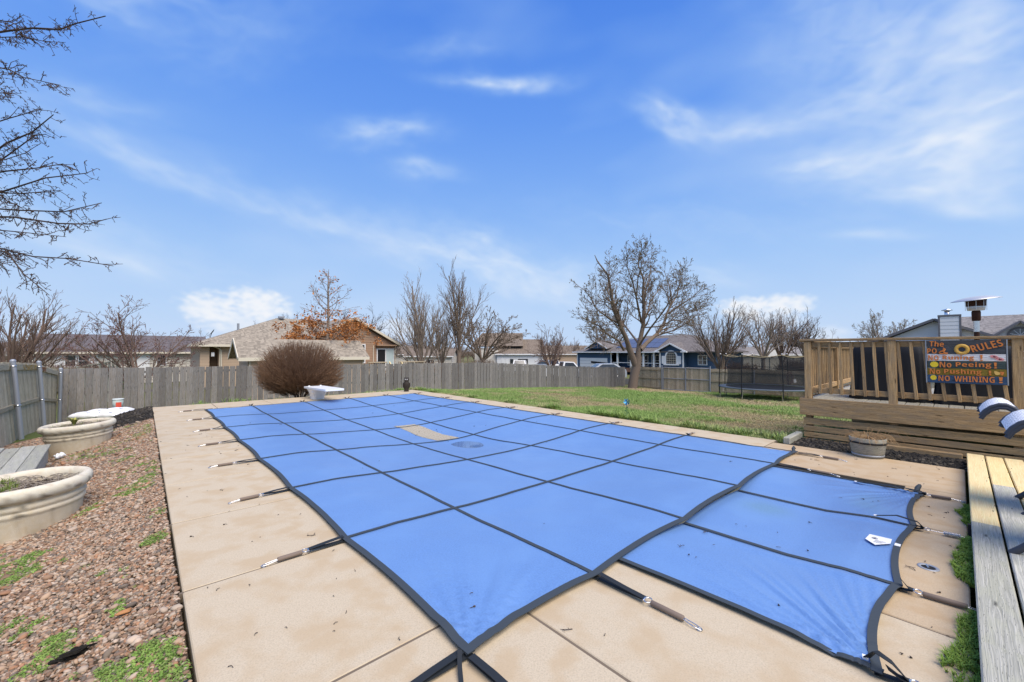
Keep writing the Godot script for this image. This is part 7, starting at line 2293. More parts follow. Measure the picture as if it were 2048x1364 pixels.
	face(r2, [V(xa - 0.3, ye, -1.0), V(xa - 0.3, ye, -9.0), V(xa + 1.2, yt, -5.0)], V(-1, 1, 0), [Vector2(0, 4), Vector2(8, 4), Vector2(4, 0)])
	face(r2, [V(xa - 0.3, ye, -9.0), V(xb, ye, -9.0), V(xb, yt, -5.0), V(xa + 1.2, yt, -5.0)], V(0, 1, -1), [Vector2(0, 4), Vector2(8, 4), Vector2(8, 0), Vector2(1, 0)])
	face(r2, [V(xb, ye, -1.0), V(xb, ye, -9.0), V(xb, yt, -5.0)], V(1, 0, 0), [Vector2(0, 0), Vector2(0, 0), Vector2(0, 0)])
	put("upper_roof", done(r2), M.roof_brown, w)
	put("upper_wall", box(V(xb - xa - 0.6, ye - 0.3, 7.0)), M.side_cream, w, Transform3D(Basis(), V((xa + xb) * 0.5, (ye - 0.3) * 0.5, -5.0)))
	for e in [[1003.0, 1010.0, M.white], [1011.0, 1018.0, M.white], [1020.0, 1027.0, M.glass], [1036.0, 1056.0, M.dark]]:
		var dx: float = X.call(e[1]) - X.call(e[0])
		var tp: float = -gy + Y.call(718.0)
		put("door", box(V(dx - 0.04, tp, 0.06)), e[2], w, Transform3D(Basis(), V((X.call(e[0]) + X.call(e[1])) * 0.5, tp * 0.5, 0.05)))
	# --- small pale house between the upright trees ---
	var sm := thing("pale_house", "small pale house with one dark window low between the upright trees", "house", at(868, 60, gy), YAW)
	local_house(sm, [-4.2, 2.6, 2.3, 3.4, 6.0], M.side_cream, M.roof_brown)
	var swn := put("window", box(V(0.95, 0.75, 0.05)), M.glass, sm, Transform3D(Basis(), V(-0.45, 1.35, 0.05)))
	put("bar", box(V(0.08, 0.75, 0.03)), M.white, swn, Transform3D(Basis(), V(0, 0, 0.03)))
	var ft := thing("far_house", "low pale house seen through the trampoline's safety net", "house", at(1545, 62, gy), YAW, "")
	local_house(ft, [-6.0, 6.0, 2.5, 3.7, 7.0], M.side_cream, M.roof_grey)
	var f3 := thing("far_house", "low tan house with brown roof behind the small rounded tree", "house", at(1120, 78, gy), YAW, "")
	local_house(f3, [-5.0, 6.5, 2.5, 4.2, 8.0], M.side_tan, M.roof_brown)
	var f4 := thing("far_house", "reddish roofed house far behind the many-stemmed tree at left", "house", at(95, 62, gy), 0.0, "")
	local_house(f4, [-5.0, 6.0, 2.5, 4.3, 8.0], M.side_cream, M.roof_dark)
	var f5 := thing("far_house", "low grey roofed house between the brown gable and the pale house", "house", at(812, 72, gy), YAW, "")
	local_house(f5, [-4.0, 4.5, 2.5, 4.0, 8.0], M.side_cream, M.roof_brown)
	build_blue_house()
	build_right_house()
	build_vehicles()
	# neighbour's low fence and stepped screen left of the crabapple
	var nf := thing("picket_fence", "neighbour's dark low fence with pale posts behind the left fence corner", "fence", at(125, 24, -0.95), YAW)
	for i in 26: puts("board", i, box(V(0.11, 1.42, 0.02)) if i == 0 else (nf.get_child(0) as MeshInstance3D).mesh, M.fence_old_b, nf, Transform3D(Basis(), V(-2.0 + i * 0.155, 0.71, 0)))
	for i in 5: put("post", box(V(0.07, 1.62, 0.07)), M.silver_b, nf, Transform3D(Basis(), V(-1.9 + i * 0.95, 0.8, 0.06)))
	var sc := thing("stepped_screen", "weathered grey screen with a row of square openings above the back fence", "screen fence", at(207, 19.0, -0.95), YAW)
	var ks := 19.0 / 812.4
	var tops := [[176.0, 733.0], [184.0, 731.0], [194.5, 729.0], [206.0, 727.5], [216.0, 726.0], [224.0, 724.5], [232.0, 723.0], [240.0, 722.0]]
	for i in tops.size():
		var px: float = tops[i][0]
		var ty := up_at(tops[i][1], 19.0) + 0.95
		put("post", box(V(0.085, ty, 0.05)), M.silver_b, sc, Transform3D(Basis(), V((px - 207.0) * ks - 0.11, ty * 0.5, 0)))
	var tr := up_at(732.5, 19.0) + 0.95
	put("top_rail", box(V(1.75, 0.05, 0.09)), M.silver_b, sc, Transform3D(Basis(Vector3.BACK, 0.17), V(-0.02, up_at(727.0, 19.0) + 0.97, 0)))
	put("backing", box(V(1.7, 1.35, 0.03)), M.dark, sc, Transform3D(Basis(), V(0.0, 0.68, -0.08)))

# box of a house facing the camera side, with a plain gable roof whose ridge runs along it: [left, right, eave, ridge, depth]
func local_house(o: Node3D, d: Array, wm: Material, rm: Material) -> void:
	var keep := o.position
	var turn := o.rotation
	o.position = Vector3.ZERO
	o.rotation = Vector3.ZERO
	wall(o, "wall", V(d[0], 0, 0), V(d[1], 0, 0), 0.0, d[2], wm, 0.25)
	wall(o, "wall", V(d[1], 0, 0), V(d[1], 0, -d[4]), 0.0, d[2], wm, 0.25, Vector2(d[4] * 0.5, d[3] - 0.05))
	wall(o, "wall", V(d[0], 0, -d[4]), V(d[0], 0, 0), 0.0, d[2], wm, 0.25, Vector2(d[4] * 0.5, d[3] - 0.05))
	wall(o, "wall", V(d[1], 0, -d[4]), V(d[0], 0, -d[4]), 0.0, d[2], wm, 0.25)
	var z := -d[4] * 0.5 as float
	roof(o, "roof", [[V(d[0] - 0.3, d[2], 0.35), V(d[1] + 0.3, d[2], 0.35), V(d[1] + 0.3, d[3], z), V(d[0] - 0.3, d[3], z)], [V(d[1] + 0.3, d[2], -d[4] - 0.35), V(d[0] - 0.3, d[2], -d[4] - 0.35), V(d[0] - 0.3, d[3], z), V(d[1] + 0.3, d[3], z)]], rm)
	trim(o, "fascia", V(d[0] - 0.3, d[2] - 0.06, 0.37), V(d[1] + 0.3, d[2] - 0.06, 0.37), 0.16, 0.04, M.white)
	o.position = keep
	o.rotation = turn

func build_blue_house() -> void:
	var gy := -1.7
	var X := 46.0
	var h := thing("blue_house", "blue house with grey hip roof, solar panels, arched window gable and white garage door", "house", V(50, gy, -26))
	var n := Vector3.LEFT
	# walls run with growing z when seen from the pool
	wall(h, "wall", V(X, 0, -36.2), V(X, 0, -30.3), gy, 1.40, M.side_blue, 0.2)
	wall(h, "porch_wall", V(X + 1.6, 0, -30.3), V(X + 1.6, 0, -23.0), gy, 1.40, M.side_blue, 0.2)
	wall(h, "gable_wall", V(X - 0.4, 0, -23.1), V(X - 0.4, 0, -20.2), gy, 1.50, M.side_blue, 0.2, Vector2(1.45, 2.35))
	wall(h, "wall", V(X - 0.4, 0, -20.2), V(X + 0.6, 0, -20.2), gy, 1.45, M.side_blue, 0.2)
	wall(h, "wall", V(X + 0.6, 0, -23.1), V(X - 0.4, 0, -23.1), gy, 1.45, M.side_blue, 0.2)
	wall(h, "wall", V(X + 0.6, 0, -20.2), V(X + 0.6, 0, -16.9), gy, 1.45, M.side_blue, 0.2)
	wall(h, "wall", V(X + 0.6, 0, -16.9), V(X + 9, 0, -16.9), gy, 1.45, M.side_blue, 0.2)
	wall(h, "wall", V(X + 9, 0, -36.2), V(X, 0, -36.2), gy, 1.40, M.side_blue, 0.2)
	wall(h, "wall", V(X + 9, 0, -16.9), V(X + 9, 0, -36.2), gy, 1.40, M.side_blue, 0.2)
	var rg := 3.62
	var rf := roof(h, "roof", [[V(X - 0.5, 1.45, -36.7), V(X - 0.5, 1.45, -16.4), V(X + 4.5, rg, -21.6), V(X + 4.5, rg, -27.4)], [V(X - 0.5, 1.45, -16.4), V(X + 9.5, 1.45, -16.4), V(X + 4.5, rg, -21.6)], [V(X + 9.5, 1.45, -16.4), V(X + 9.5, 1.45, -36.7), V(X + 4.5, rg, -27.4), V(X + 4.5, rg, -21.6)], [V(X + 9.5, 1.45, -36.7), V(X - 0.5, 1.45, -36.7), V(X + 4.5, rg, -27.4)],
		[V(X - 0.8, 1.46, -23.5), V(X - 0.8, 2.42, -21.65), V(X + 2.2, 2.62, -21.65), V(X + 0.3, 1.5, -23.5)], [V(X - 0.8, 2.42, -21.65), V(X - 0.8, 1.46, -19.8), V(X + 0.3, 1.5, -19.8), V(X + 2.2, 2.62, -21.65)],
		[V(X - 0.7, 1.9, -34.2), V(X - 0.7, 2.95, -32.4), V(X + 3.0, 3.0, -32.4), V(X + 1.2, 2.2, -34.2)], [V(X - 0.7, 2.95, -32.4), V(X - 0.7, 1.9, -30.6), V(X + 1.2, 2.2, -30.6), V(X + 3.0, 3.0, -32.4)]], M.roof_slate)
	for i in 6:
		var z := -29.4 + i * 1.02
		var p := V(X + 1.2, 2.26, z)
		var bs := Basis(V(0, 0, 1), V(5.0, rg - 1.45, 0).normalized(), V(-(rg - 1.45), 5.0, 0).normalized())
		for j in 2:
			put("solar_panel", box(V(0.98, 1.5, 0.05), 0.006), M.solar, rf, Transform3D(bs, p + V(1.42 * j, 0.62 * j, 0)))
	# gable of the garage
	wall(h, "gable_wall", V(X - 0.45, 0, -34.0), V(X - 0.45, 0, -30.8), 1.9, 1.95, M.side_blue, 0.2, Vector2(1.6, 2.85))
	trim(h, "rake_board", V(X - 0.72, 1.86, -34.3), V(X - 0.72, 2.92, -32.4), 0.14, 0.05, M.white)
	trim(h, "rake_board", V(X - 0.72, 2.92, -32.4), V(X - 0.72, 1.86, -30.5), 0.14, 0.05, M.white)
	trim(h, "rake_board", V(X - 0.82, 1.42, -23.6), V(X - 0.82, 2.40, -21.65), 0.16, 0.05, M.white)
	trim(h, "rake_board", V(X - 0.82, 2.40, -21.65), V(X - 0.82, 1.42, -19.7), 0.16, 0.05, M.white)
	trim(h, "eave_return", V(X - 0.8, 1.42, -23.7), V(X - 0.8, 1.42, -23.0), 0.14, 0.3, M.white)
	trim(h, "eave_return", V(X - 0.8, 1.42, -20.3), V(X - 0.8, 1.42, -19.6), 0.14, 0.3, M.white)
	trim(h, "gutter", V(X - 0.53, 1.38, -36.7), V(X - 0.53, 1.38, -23.7), 0.14, 0.06, M.white)
	for z in [-36.15, -30.35, -23.08, -20.22]:
		var xx := X - 0.42 if z > -24.0 else X - 0.02
		trim(h, "corner_board", V(xx, gy, z), V(xx, 1.4, z), 0.16, 0.05, M.white)
	# garage door: panels with a row of dark lights
	var gd := put("garage_door", box(V(0.06, 1.85, 4.7), 0.01), M.white, h, Transform3D(Basis(), V(X - 0.03, -0.35, -33.3) - h.position))
	for i in 8: put("light", box(V(0.02, 0.28, 0.34)), M.dark, gd, Transform3D(Basis(), V(-0.035, 0.32 - 0.02 * i, -0.2 + i * 0.33)))
	for i in 4: put("panel_line", box(V(0.012, 0.03, 4.6)), M.steel, gd, Transform3D(Basis(), V(-0.032, -0.7 + i * 0.4, 0)))
	# arched window with white surround and wreath
	var aw := put("arched_window", slab(arch_outline(0.62, 1.5), -0.04, 0.0), M.glass, h, Transform3D(Basis(Vector3.UP, -PI / 2), V(X - 0.46, -0.05, -21.65) - h.position))
	put("surround", slab(arch_band(0.62, 0.78, 1.5), -0.02, 0.03), M.white, aw)
	put("shutter", box(V(0.42, 0.95, 0.04)), M.white, aw, Transform3D(Basis(), V(-0.98, 0.5, 0.0)))
	put("shutter", box(V(0.42, 0.95, 0.04)), M.white, aw, Transform3D(Basis(), V(0.98, 0.5, 0.0)))
	put("sill", box(V(1.9, 0.16, 0.1)), M.white, aw, Transform3D(Basis(), V(0, -0.06, 0.02)))
	var bars := st0()
	for i in 5: cbox(bars, V(-0.5 + i * 0.25, 0.7, 0.008), V(0.03, 1.4, 0.02))
	for i in 5: cbox(bars, V(0, 0.15 + i * 0.28, 0.010), V(1.2, 0.03, 0.02))
	put("lattice", done(bars), M.trim_tan, aw)
	# porch: posts, rail, brick base and windows
	for z in [-29.2, -27.2, -25.4, -24.0]:
		trim(h, "porch_post", V(X - 0.2, -0.9, z), V(X - 0.2, 1.36, z), 0.2, 0.2, M.white)
	put("porch_base", box(V(2.0, 0.5, 7.2)), M.brick, h, Transform3D(Basis(), V(X + 0.7, -0.95, -26.7) - h.position))
	trim(h, "porch_rail", V(X - 0.2, 0.0, -30.0), V(X - 0.2, 0.0, -23.3), 0.07, 0.07, M.white)
	for z in [-28.2, -26.3, -24.7]: window(h, V(X + 1.58, 0.3, z), n, 1.0, 1.3, 1)
	window(h, V(X + 0.58, 0.45, -18.4), n, 0.9, 1.0, 1)

func arch_outline(w: float, hgt: float) -> PackedVector2Array:
	var p := PackedVector2Array([Vector2(-w, 0), Vector2(w, 0)])
	for i in 17:
		var a := PI * i / 16.0
		p.append(Vector2(cos(a) * w, hgt - w + sin(a) * w))
	return p

func arch_band(w0: float, w1: float, hgt: float) -> PackedVector2Array:
	var p := PackedVector2Array()
	p.append(Vector2(w1, 0))
	for i in 17:
		var a := PI * i / 16.0
		p.append(Vector2(cos(a) * w1, hgt - w0 + sin(a) * w1))
	p.append(Vector2(-w1, 0))
	p.append(Vector2(-w0, 0))
	for i in 17:
		var a := PI * (16 - i) / 16.0
		p.append(Vector2(cos(a) * w0, hgt - w0 + sin(a) * w0))
	p.append(Vector2(w0, 0))
	return p

func build_right_house() -> void:
	var gy := -1.7
	var X := 38.0
	var h := thing("white_gabled_house", "white sided house with grey trim, boxed chimney and fan window dormer above the railing", "house", V(43, gy, 4.0))
	wall(h, "gable_wall", V(X, 0, -2.2), V(X, 0, 3.25), gy, 2.15, M.side_white, 0.24, Vector2(2.6, 3.42))
	wall(h, "wall", V(X + 1.2, 0, 3.25), V(X + 1.2, 0, 14.0), gy, 2.2, M.side_white, 0.24)
	wall(h, "wall", V(X + 10, 0, -2.2), V(X, 0, -2.2), gy, 2.15, M.side_white, 0.24)
	wall(h, "wall", V(X + 10, 0, 14.0), V(X + 10, 0, -2.2), gy, 2.2, M.side_white, 0.24)
	roof(h, "roof", [[V(X - 0.4, 2.02, -2.95), V(X - 0.4, 3.58, 0.4), V(X + 7, 3.58, 0.4), V(X + 7, 2.02, -2.95)], [V(X - 0.4, 3.58, 0.4), V(X - 0.4, 2.02, 3.75), V(X + 7, 2.02, 3.75), V(X + 7, 3.58, 0.4)],
		[V(X + 0.8, 2.25, 3.0), V(X + 0.8, 2.25, 14.5), V(X + 5.5, 3.95, 14.5), V(X + 5.5, 3.95, 1.0), V(X + 4.4, 3.55, 0.6)], [V(X + 10.4, 2.25, 14.5), V(X + 10.4, 2.25, 1.0), V(X + 5.5, 3.95, 1.0), V(X + 5.5, 3.95, 14.5)],
		[V(X + 0.4, 2.42, 2.95), V(X + 0.4, 3.28, 4.02), V(X + 4.0, 3.36, 4.02), V(X + 1.6, 2.55, 2.95)], [V(X + 0.4, 3.28, 4.02), V(X + 0.4, 2.42, 5.1), V(X + 1.6, 2.55, 5.1), V(X + 4.0, 3.36, 4.02)]], M.roof_grey)
	trim(h, "rake_board", V(X - 0.42, 1.98, -2.95), V(X - 0.42, 3.54, 0.4), 0.16, 0.05, M.trim_grey)
	trim(h, "rake_board", V(X - 0.42, 3.54, 0.4), V(X - 0.42, 1.98, 3.75), 0.16, 0.05, M.trim_grey)
	put("apron_roof", box(V(0.5, 0.3, 5.6)), M.roof_grey, h, Transform3D(Basis(), V(X - 0.2, 1.98, 0.4) - h.position))
	var ch := put("chimney", box(V(0.9, 5.4, 0.95), 0.0), M.side_white, h, Transform3D(Basis(), V(X - 0.35, gy + 2.7, 1.1) - h.position))
	var cs := st0()
	for z in [-0.47, 0.47]: cbox(cs, V(-0.45, 0.0, z), V(0.07, 5.42, 0.09))
	cbox(cs, V(0, 2.73, 0), V(1.0, 0.1, 1.05))
	put("trim", done(cs), M.trim_grey, ch)
	var lp := st0()
	lap(lp, V(-0.452, -2.7, -0.42), V(0, 0, 1), V(-1, 0, 0), 0.0, 5.35, 0.24, func(_y): return 0.0, func(_y): return 0.84)
	put("siding", done(lp), M.side_white, ch)
	put("flue", lathe([Vector2(0.13, 2.7), Vector2(0.13, 3.05), Vector2(0.0, 3.06)], 12), M.chrome, ch, Transform3D(Basis(), V(-0.1, 0, -0.1)))
	put("flue_cap", lathe([Vector2(0.26, 3.08), Vector2(0.27, 3.11), Vector2(0.0, 3.2)], 14), M.chrome, ch, Transform3D(Basis(), V(-0.1, 0, -0.1)))
	# second, thinner stub beside the chase
	wall(h, "dormer_wall", V(X + 0.75, 0, 3.1), V(X + 0.75, 0, 4.94), 2.3, 2.42, M.side_white, 0.2, Vector2(0.92, 3.2))
	trim(h, "rake_board", V(X + 0.38, 2.38, 2.92), V(X + 0.38, 3.24, 4.02), 0.12, 0.05, M.trim_grey)
	trim(h, "rake_board", V(X + 0.38, 3.24, 4.02), V(X + 0.38, 2.38, 5.12), 0.12, 0.05, M.trim_grey)
	var fw := put("fan_window", slab(half_disc(0.42), -0.03, 0.0), M.glass, h, Transform3D(Basis(Vector3.UP, -PI / 2), V(X + 0.70, 2.40, 4.02) - h.position))
	put("frame", slab(arch_band(0.42, 0.53, 0.42), -0.02, 0.03), M.trim_grey, fw)
	var br := st0()
	for i in 5:
		var a := PI * (i + 0.5) / 5.0
		cbox(br, V(cos(a) * 0.21, sin(a) * 0.21, 0.01), V(0.42, 0.025, 0.02), 0.0, 0, Basis(Vector3.BACK, a))
	put("bar", done(br), M.white, fw)
	trim(h, "gutter", V(X + 0.72, 2.22, 2.6), V(X + 0.72, 2.22, 14.4), 0.16, 0.1, M.trim_grey)
	window(h, V(X + 1.18, 1.42, 3.75), Vector3.LEFT, 0.42, 0.95, 2)
	window(h, V(X + 1.18, 1.42, 4.55), Vector3.LEFT, 0.9, 0.95, 1)
	put("brick_wall", box(V(0.2, 2.6, 10.0)), M.brick, h, Transform3D(Basis(), V(X + 0.9, -0.35, 8.4) - h.position))
	put("ledge", box(V(0.4, 0.12, 10.0)), M.white, h, Transform3D(Basis(), V(X + 0.85, 1.02, 8.4) - h.position))

func half_disc(r: float) -> PackedVector2Array:
	var p := PackedVector2Array()
	for i in 17: p.append(Vector2(cos(PI * i / 16.0) * r, sin(PI * i / 16.0) * r))
	return p

# ---------- vehicles: side profile given width, narrowed towards the roof ----------
func vehicle(called: String, label: String, category: String, where: Vector3, turn: float, body: Array, cabin: Array, paint: Material, w := 1.85, wheels := [0.9, 3.6]) -> Node3D:
	var o := thing(called, label, category, where, turn)
	var bp := PackedVector2Array()
	for e in body: bp.append(Vector2(e[0], e[1]))
	put("body", slab(bp, -w * 0.5, w * 0.5), paint, o)
	var st := st0()
	var gl := st0()
	var n := cabin.size()
	var poly := func(s: float, inset: float) -> Array:
		var p := []
		for e in cabin: p.append(V(e[0], e[1], s * (w * 0.5 - 0.03 - inset * (e[1] - cabin[0][1]))))
		return p
	var L: Array = poly.call(-1.0, 0.22)
	var R: Array = poly.call(1.0, 0.22)
	face(st, L, V(0, 0, -1))
	face(st, R, V(0, 0, 1))
	for i in n:
		var j := (i + 1) % n
		var d := Vector2(cabin[j][0] - cabin[i][0], cabin[j][1] - cabin[i][1])
		face(st, [L[i], L[j], R[j], R[i]], V(-d.y, d.x, 0) if d.x > 0 and d.y == 0 else V((cabin[i][0] + cabin[j][0]) * 0.5 - cabin[0][0] - 1.0, (cabin[i][1] + cabin[j][1]) * 0.5 - 1.2, 0))
	put("cabin", done(st), paint, o)
	# glass: side lights and screens set just proud
	var c := Vector3.ZERO
	for p in L + R: c += p
	c /= float(n * 2)
	for side in [L, R]:
		var q := []
		var cc := Vector3.ZERO
		for p in side: cc += p
		cc /= float(n)
		for p in side: q.append(cc + (p - cc) * 0.80 + V(0, 0, signf(cc.z) * 0.012))
		face(gl, q, V(0, 0, cc.z))
	for i in n:
		var j := (i + 1) % n
		if absf(cabin[j][1] - cabin[i][1]) > 0.25:
			var q := []
			var cc: Vector3 = (L[i] + L[j] + R[i] + R[j]) * 0.25
			for p in [L[i], L[j], R[j], R[i]]: q.append(cc + (p - cc) * 0.82 + V(signf(cc.x - c.x) * 0.012, 0.004, 0))
			face(gl, q, V(cc.x - c.x, 0.2, 0))
	put("windows", done(gl), M.glass, o)
	for x in wheels:
		for s in [-1.0, 1.0]:
			var wh := put("wheel", lathe([Vector2(0.0, -0.1), Vector2(0.3, -0.1), Vector2(0.35, -0.06), Vector2(0.35, 0.06), Vector2(0.3, 0.1), Vector2(0.0, 0.1)], 18), M.dark, o, Transform3D(Basis(Vector3.RIGHT, PI / 2), V(x, 0.35, s * (w * 0.5 - 0.08))))
			put("rim", lathe([Vector2(0.0, 0.11), Vector2(0.2, 0.105), Vector2(0.21, 0.09)], 14), M.chrome, wh)
	var x0: float = body[0][0]
	for e in body: x0 = minf(x0, e[0])
	for s in [-1.0, 1.0]:
		put("headlight", box(V(0.05, 0.16, 0.3), 0.01), M.chrome, o, Transform3D(Basis(), V(x0 + 0.03, 0.80, s * (w * 0.5 - 0.28))))
	return o

func build_vehicles() -> void:
	var wp := mat(lin(0.74, 0.75, 0.76), 0.25)
	wp.clearcoat_enabled = true
	wp.clearcoat = 1.0
	var sp := mat(lin(0.42, 0.45, 0.48), 0.3, null, 0.3)
	sp.clearcoat_enabled = true
	sp.clearcoat = 1.0
	var suv := [[0.0, 0.35], [0.0, 0.85], [0.15, 1.0], [1.2, 1.08], [4.5, 1.12], [4.65, 0.9], [4.65, 0.35]]
	var suvc := [[1.1, 1.05], [1.75, 1.68], [4.2, 1.74], [4.55, 1.1]]
	vehicle("white_suv", "white sport utility car parked before the white house's dark garage opening", "car", at(1043, 58, -1.42), YAW - 95.0, suv, suvc, wp)
	vehicle("white_van", "second white car half hidden by the bush right of the garage opening", "car", at(1074, 60, -1.42), YAW - 60.0, suv, suvc, wp)
	var pk := [[0.0, 0.4], [0.0, 1.0], [0.2, 1.1], [1.5, 1.15], [3.1, 1.15], [3.15, 1.2], [5.4, 1.2], [5.45, 0.5], [5.4, 0.4]]
	var pkc := [[1.35, 1.1], [1.95, 1.82], [3.0, 1.85], [3.2, 1.15]]
	vehicle("white_pickup", "white pickup truck showing above the fence left of the blue garage", "pickup truck", at(1124, 42, -1.45), YAW + 180.0 + 8.0, pk, pkc, wp, 1.95, [1.0, 4.4]).translate_object_local(V(-3.0, 0, 0))
	vehicle("silver_car", "silver car with sloping windscreen before the blue house's garage door", "car", at(1158, 40, -1.42), YAW + 6.0, [[0.0, 0.35], [0.0, 0.8], [0.3, 1.02], [1.3, 1.10], [4.4, 1.15], [4.5, 0.9], [4.5, 0.35]], [[1.0, 1.08], [1.95, 1.66], [3.4, 1.68], [4.3, 1.12]], sp)

# ---------- loose ground cover ----------
func pebble(sd: int) -> ArrayMesh:
	var r := RandomNumberGenerator.new()
	r.seed = sd
	var st := st0(false)
	var q := [V(0, 1, 0), V(1, 0, 0), V(0, 0, 1), V(-1, 0, 0), V(0, 0, -1), V(0, -1, 0)]
	var fs := [[0, 1, 2], [0, 2, 3], [0, 3, 4], [0, 4, 1], [5, 2, 1], [5, 3, 2], [5, 4, 3], [5, 1, 4]]
	var sc := V(r.randf_range(0.85, 1.25), r.randf_range(0.45, 0.7), r.randf_range(0.75, 1.0))
	var n := fnl(0.8, sd, 2)
	for f in fs:
		var a: Vector3 = q[f[0]]
		var b: Vector3 = q[f[1]]
		var c: Vector3 = q[f[2]]
		var ab := (a + b).normalized()
		var bc := (b + c).normalized()
		var ca := (c + a).normalized()
		for t in [[a, ab, ca], [ab, b, bc], [ca, bc, c], [ab, bc, ca]]:
			var p := []
			for v in t: p.append(v * (1.0 + 0.35 * n.get_noise_3dv(v * 1.3)) * sc * 0.5)
			face(st, p, p[0] + p[1] + p[2])
	return done(st)

func crumb(sd: int) -> ArrayMesh:
	var r := RandomNumberGenerator.new()
	r.seed = sd
	var st := st0()
	for i in 16:
		var c := V(r.randf_range(-0.4, 0.4), r.randf_range(-0.15, 0.25), r.randf_range(-0.25, 0.25))
		cbox(st, c, V(r.randf_range(0.15, 0.5), r.randf_range(0.08, 0.25), r.randf_range(0.12, 0.3)), 0.02, 0, Basis.from_euler(V(r.randf_range(-0.6, 0.6), r.randf() * TAU, r.randf_range(-0.6, 0.6))))
	return done(st)

func sprig(sd: int) -> ArrayMesh:
	# a low cushion of tiny leaves
	var r := RandomNumberGenerator.new()
	r.seed = sd
	var st := st0()
	for i in 26:
		var a := r.randf() * TAU
		var d := sqrt(r.randf()) * 0.035
		var c := V(cos(a) * d, r.randf_range(0.004, 0.022) * (1.2 - d / 0.035), sin(a) * d)
		var u := V(r.randf_range(-1, 1), r.randf_range(-0.4, 0.5), r.randf_range(-1, 1)).normalized() * r.randf_range(0.005, 0.010)
		var w := u.cross(V(r.randf_range(-0.5, 0.5), 1, r.randf_range(-0.5, 0.5))).normalized() * u.length() * 0.6
		face(st, [c - u, c + w, c + u, c - w], V(0, 1, 0))
	return done(st)

func moss(x: float, z: float) -> float:
	return noise.get_noise_2d(x * 34.0 + 11.0, z * 34.0) * 0.9 + noise.get_noise_2d(x * 110.0, z * 110.0 + 5.0) * 0.55 + 0.2 * noise.get_noise_2d(x * 9.0, z * 9.0 + 30.0)

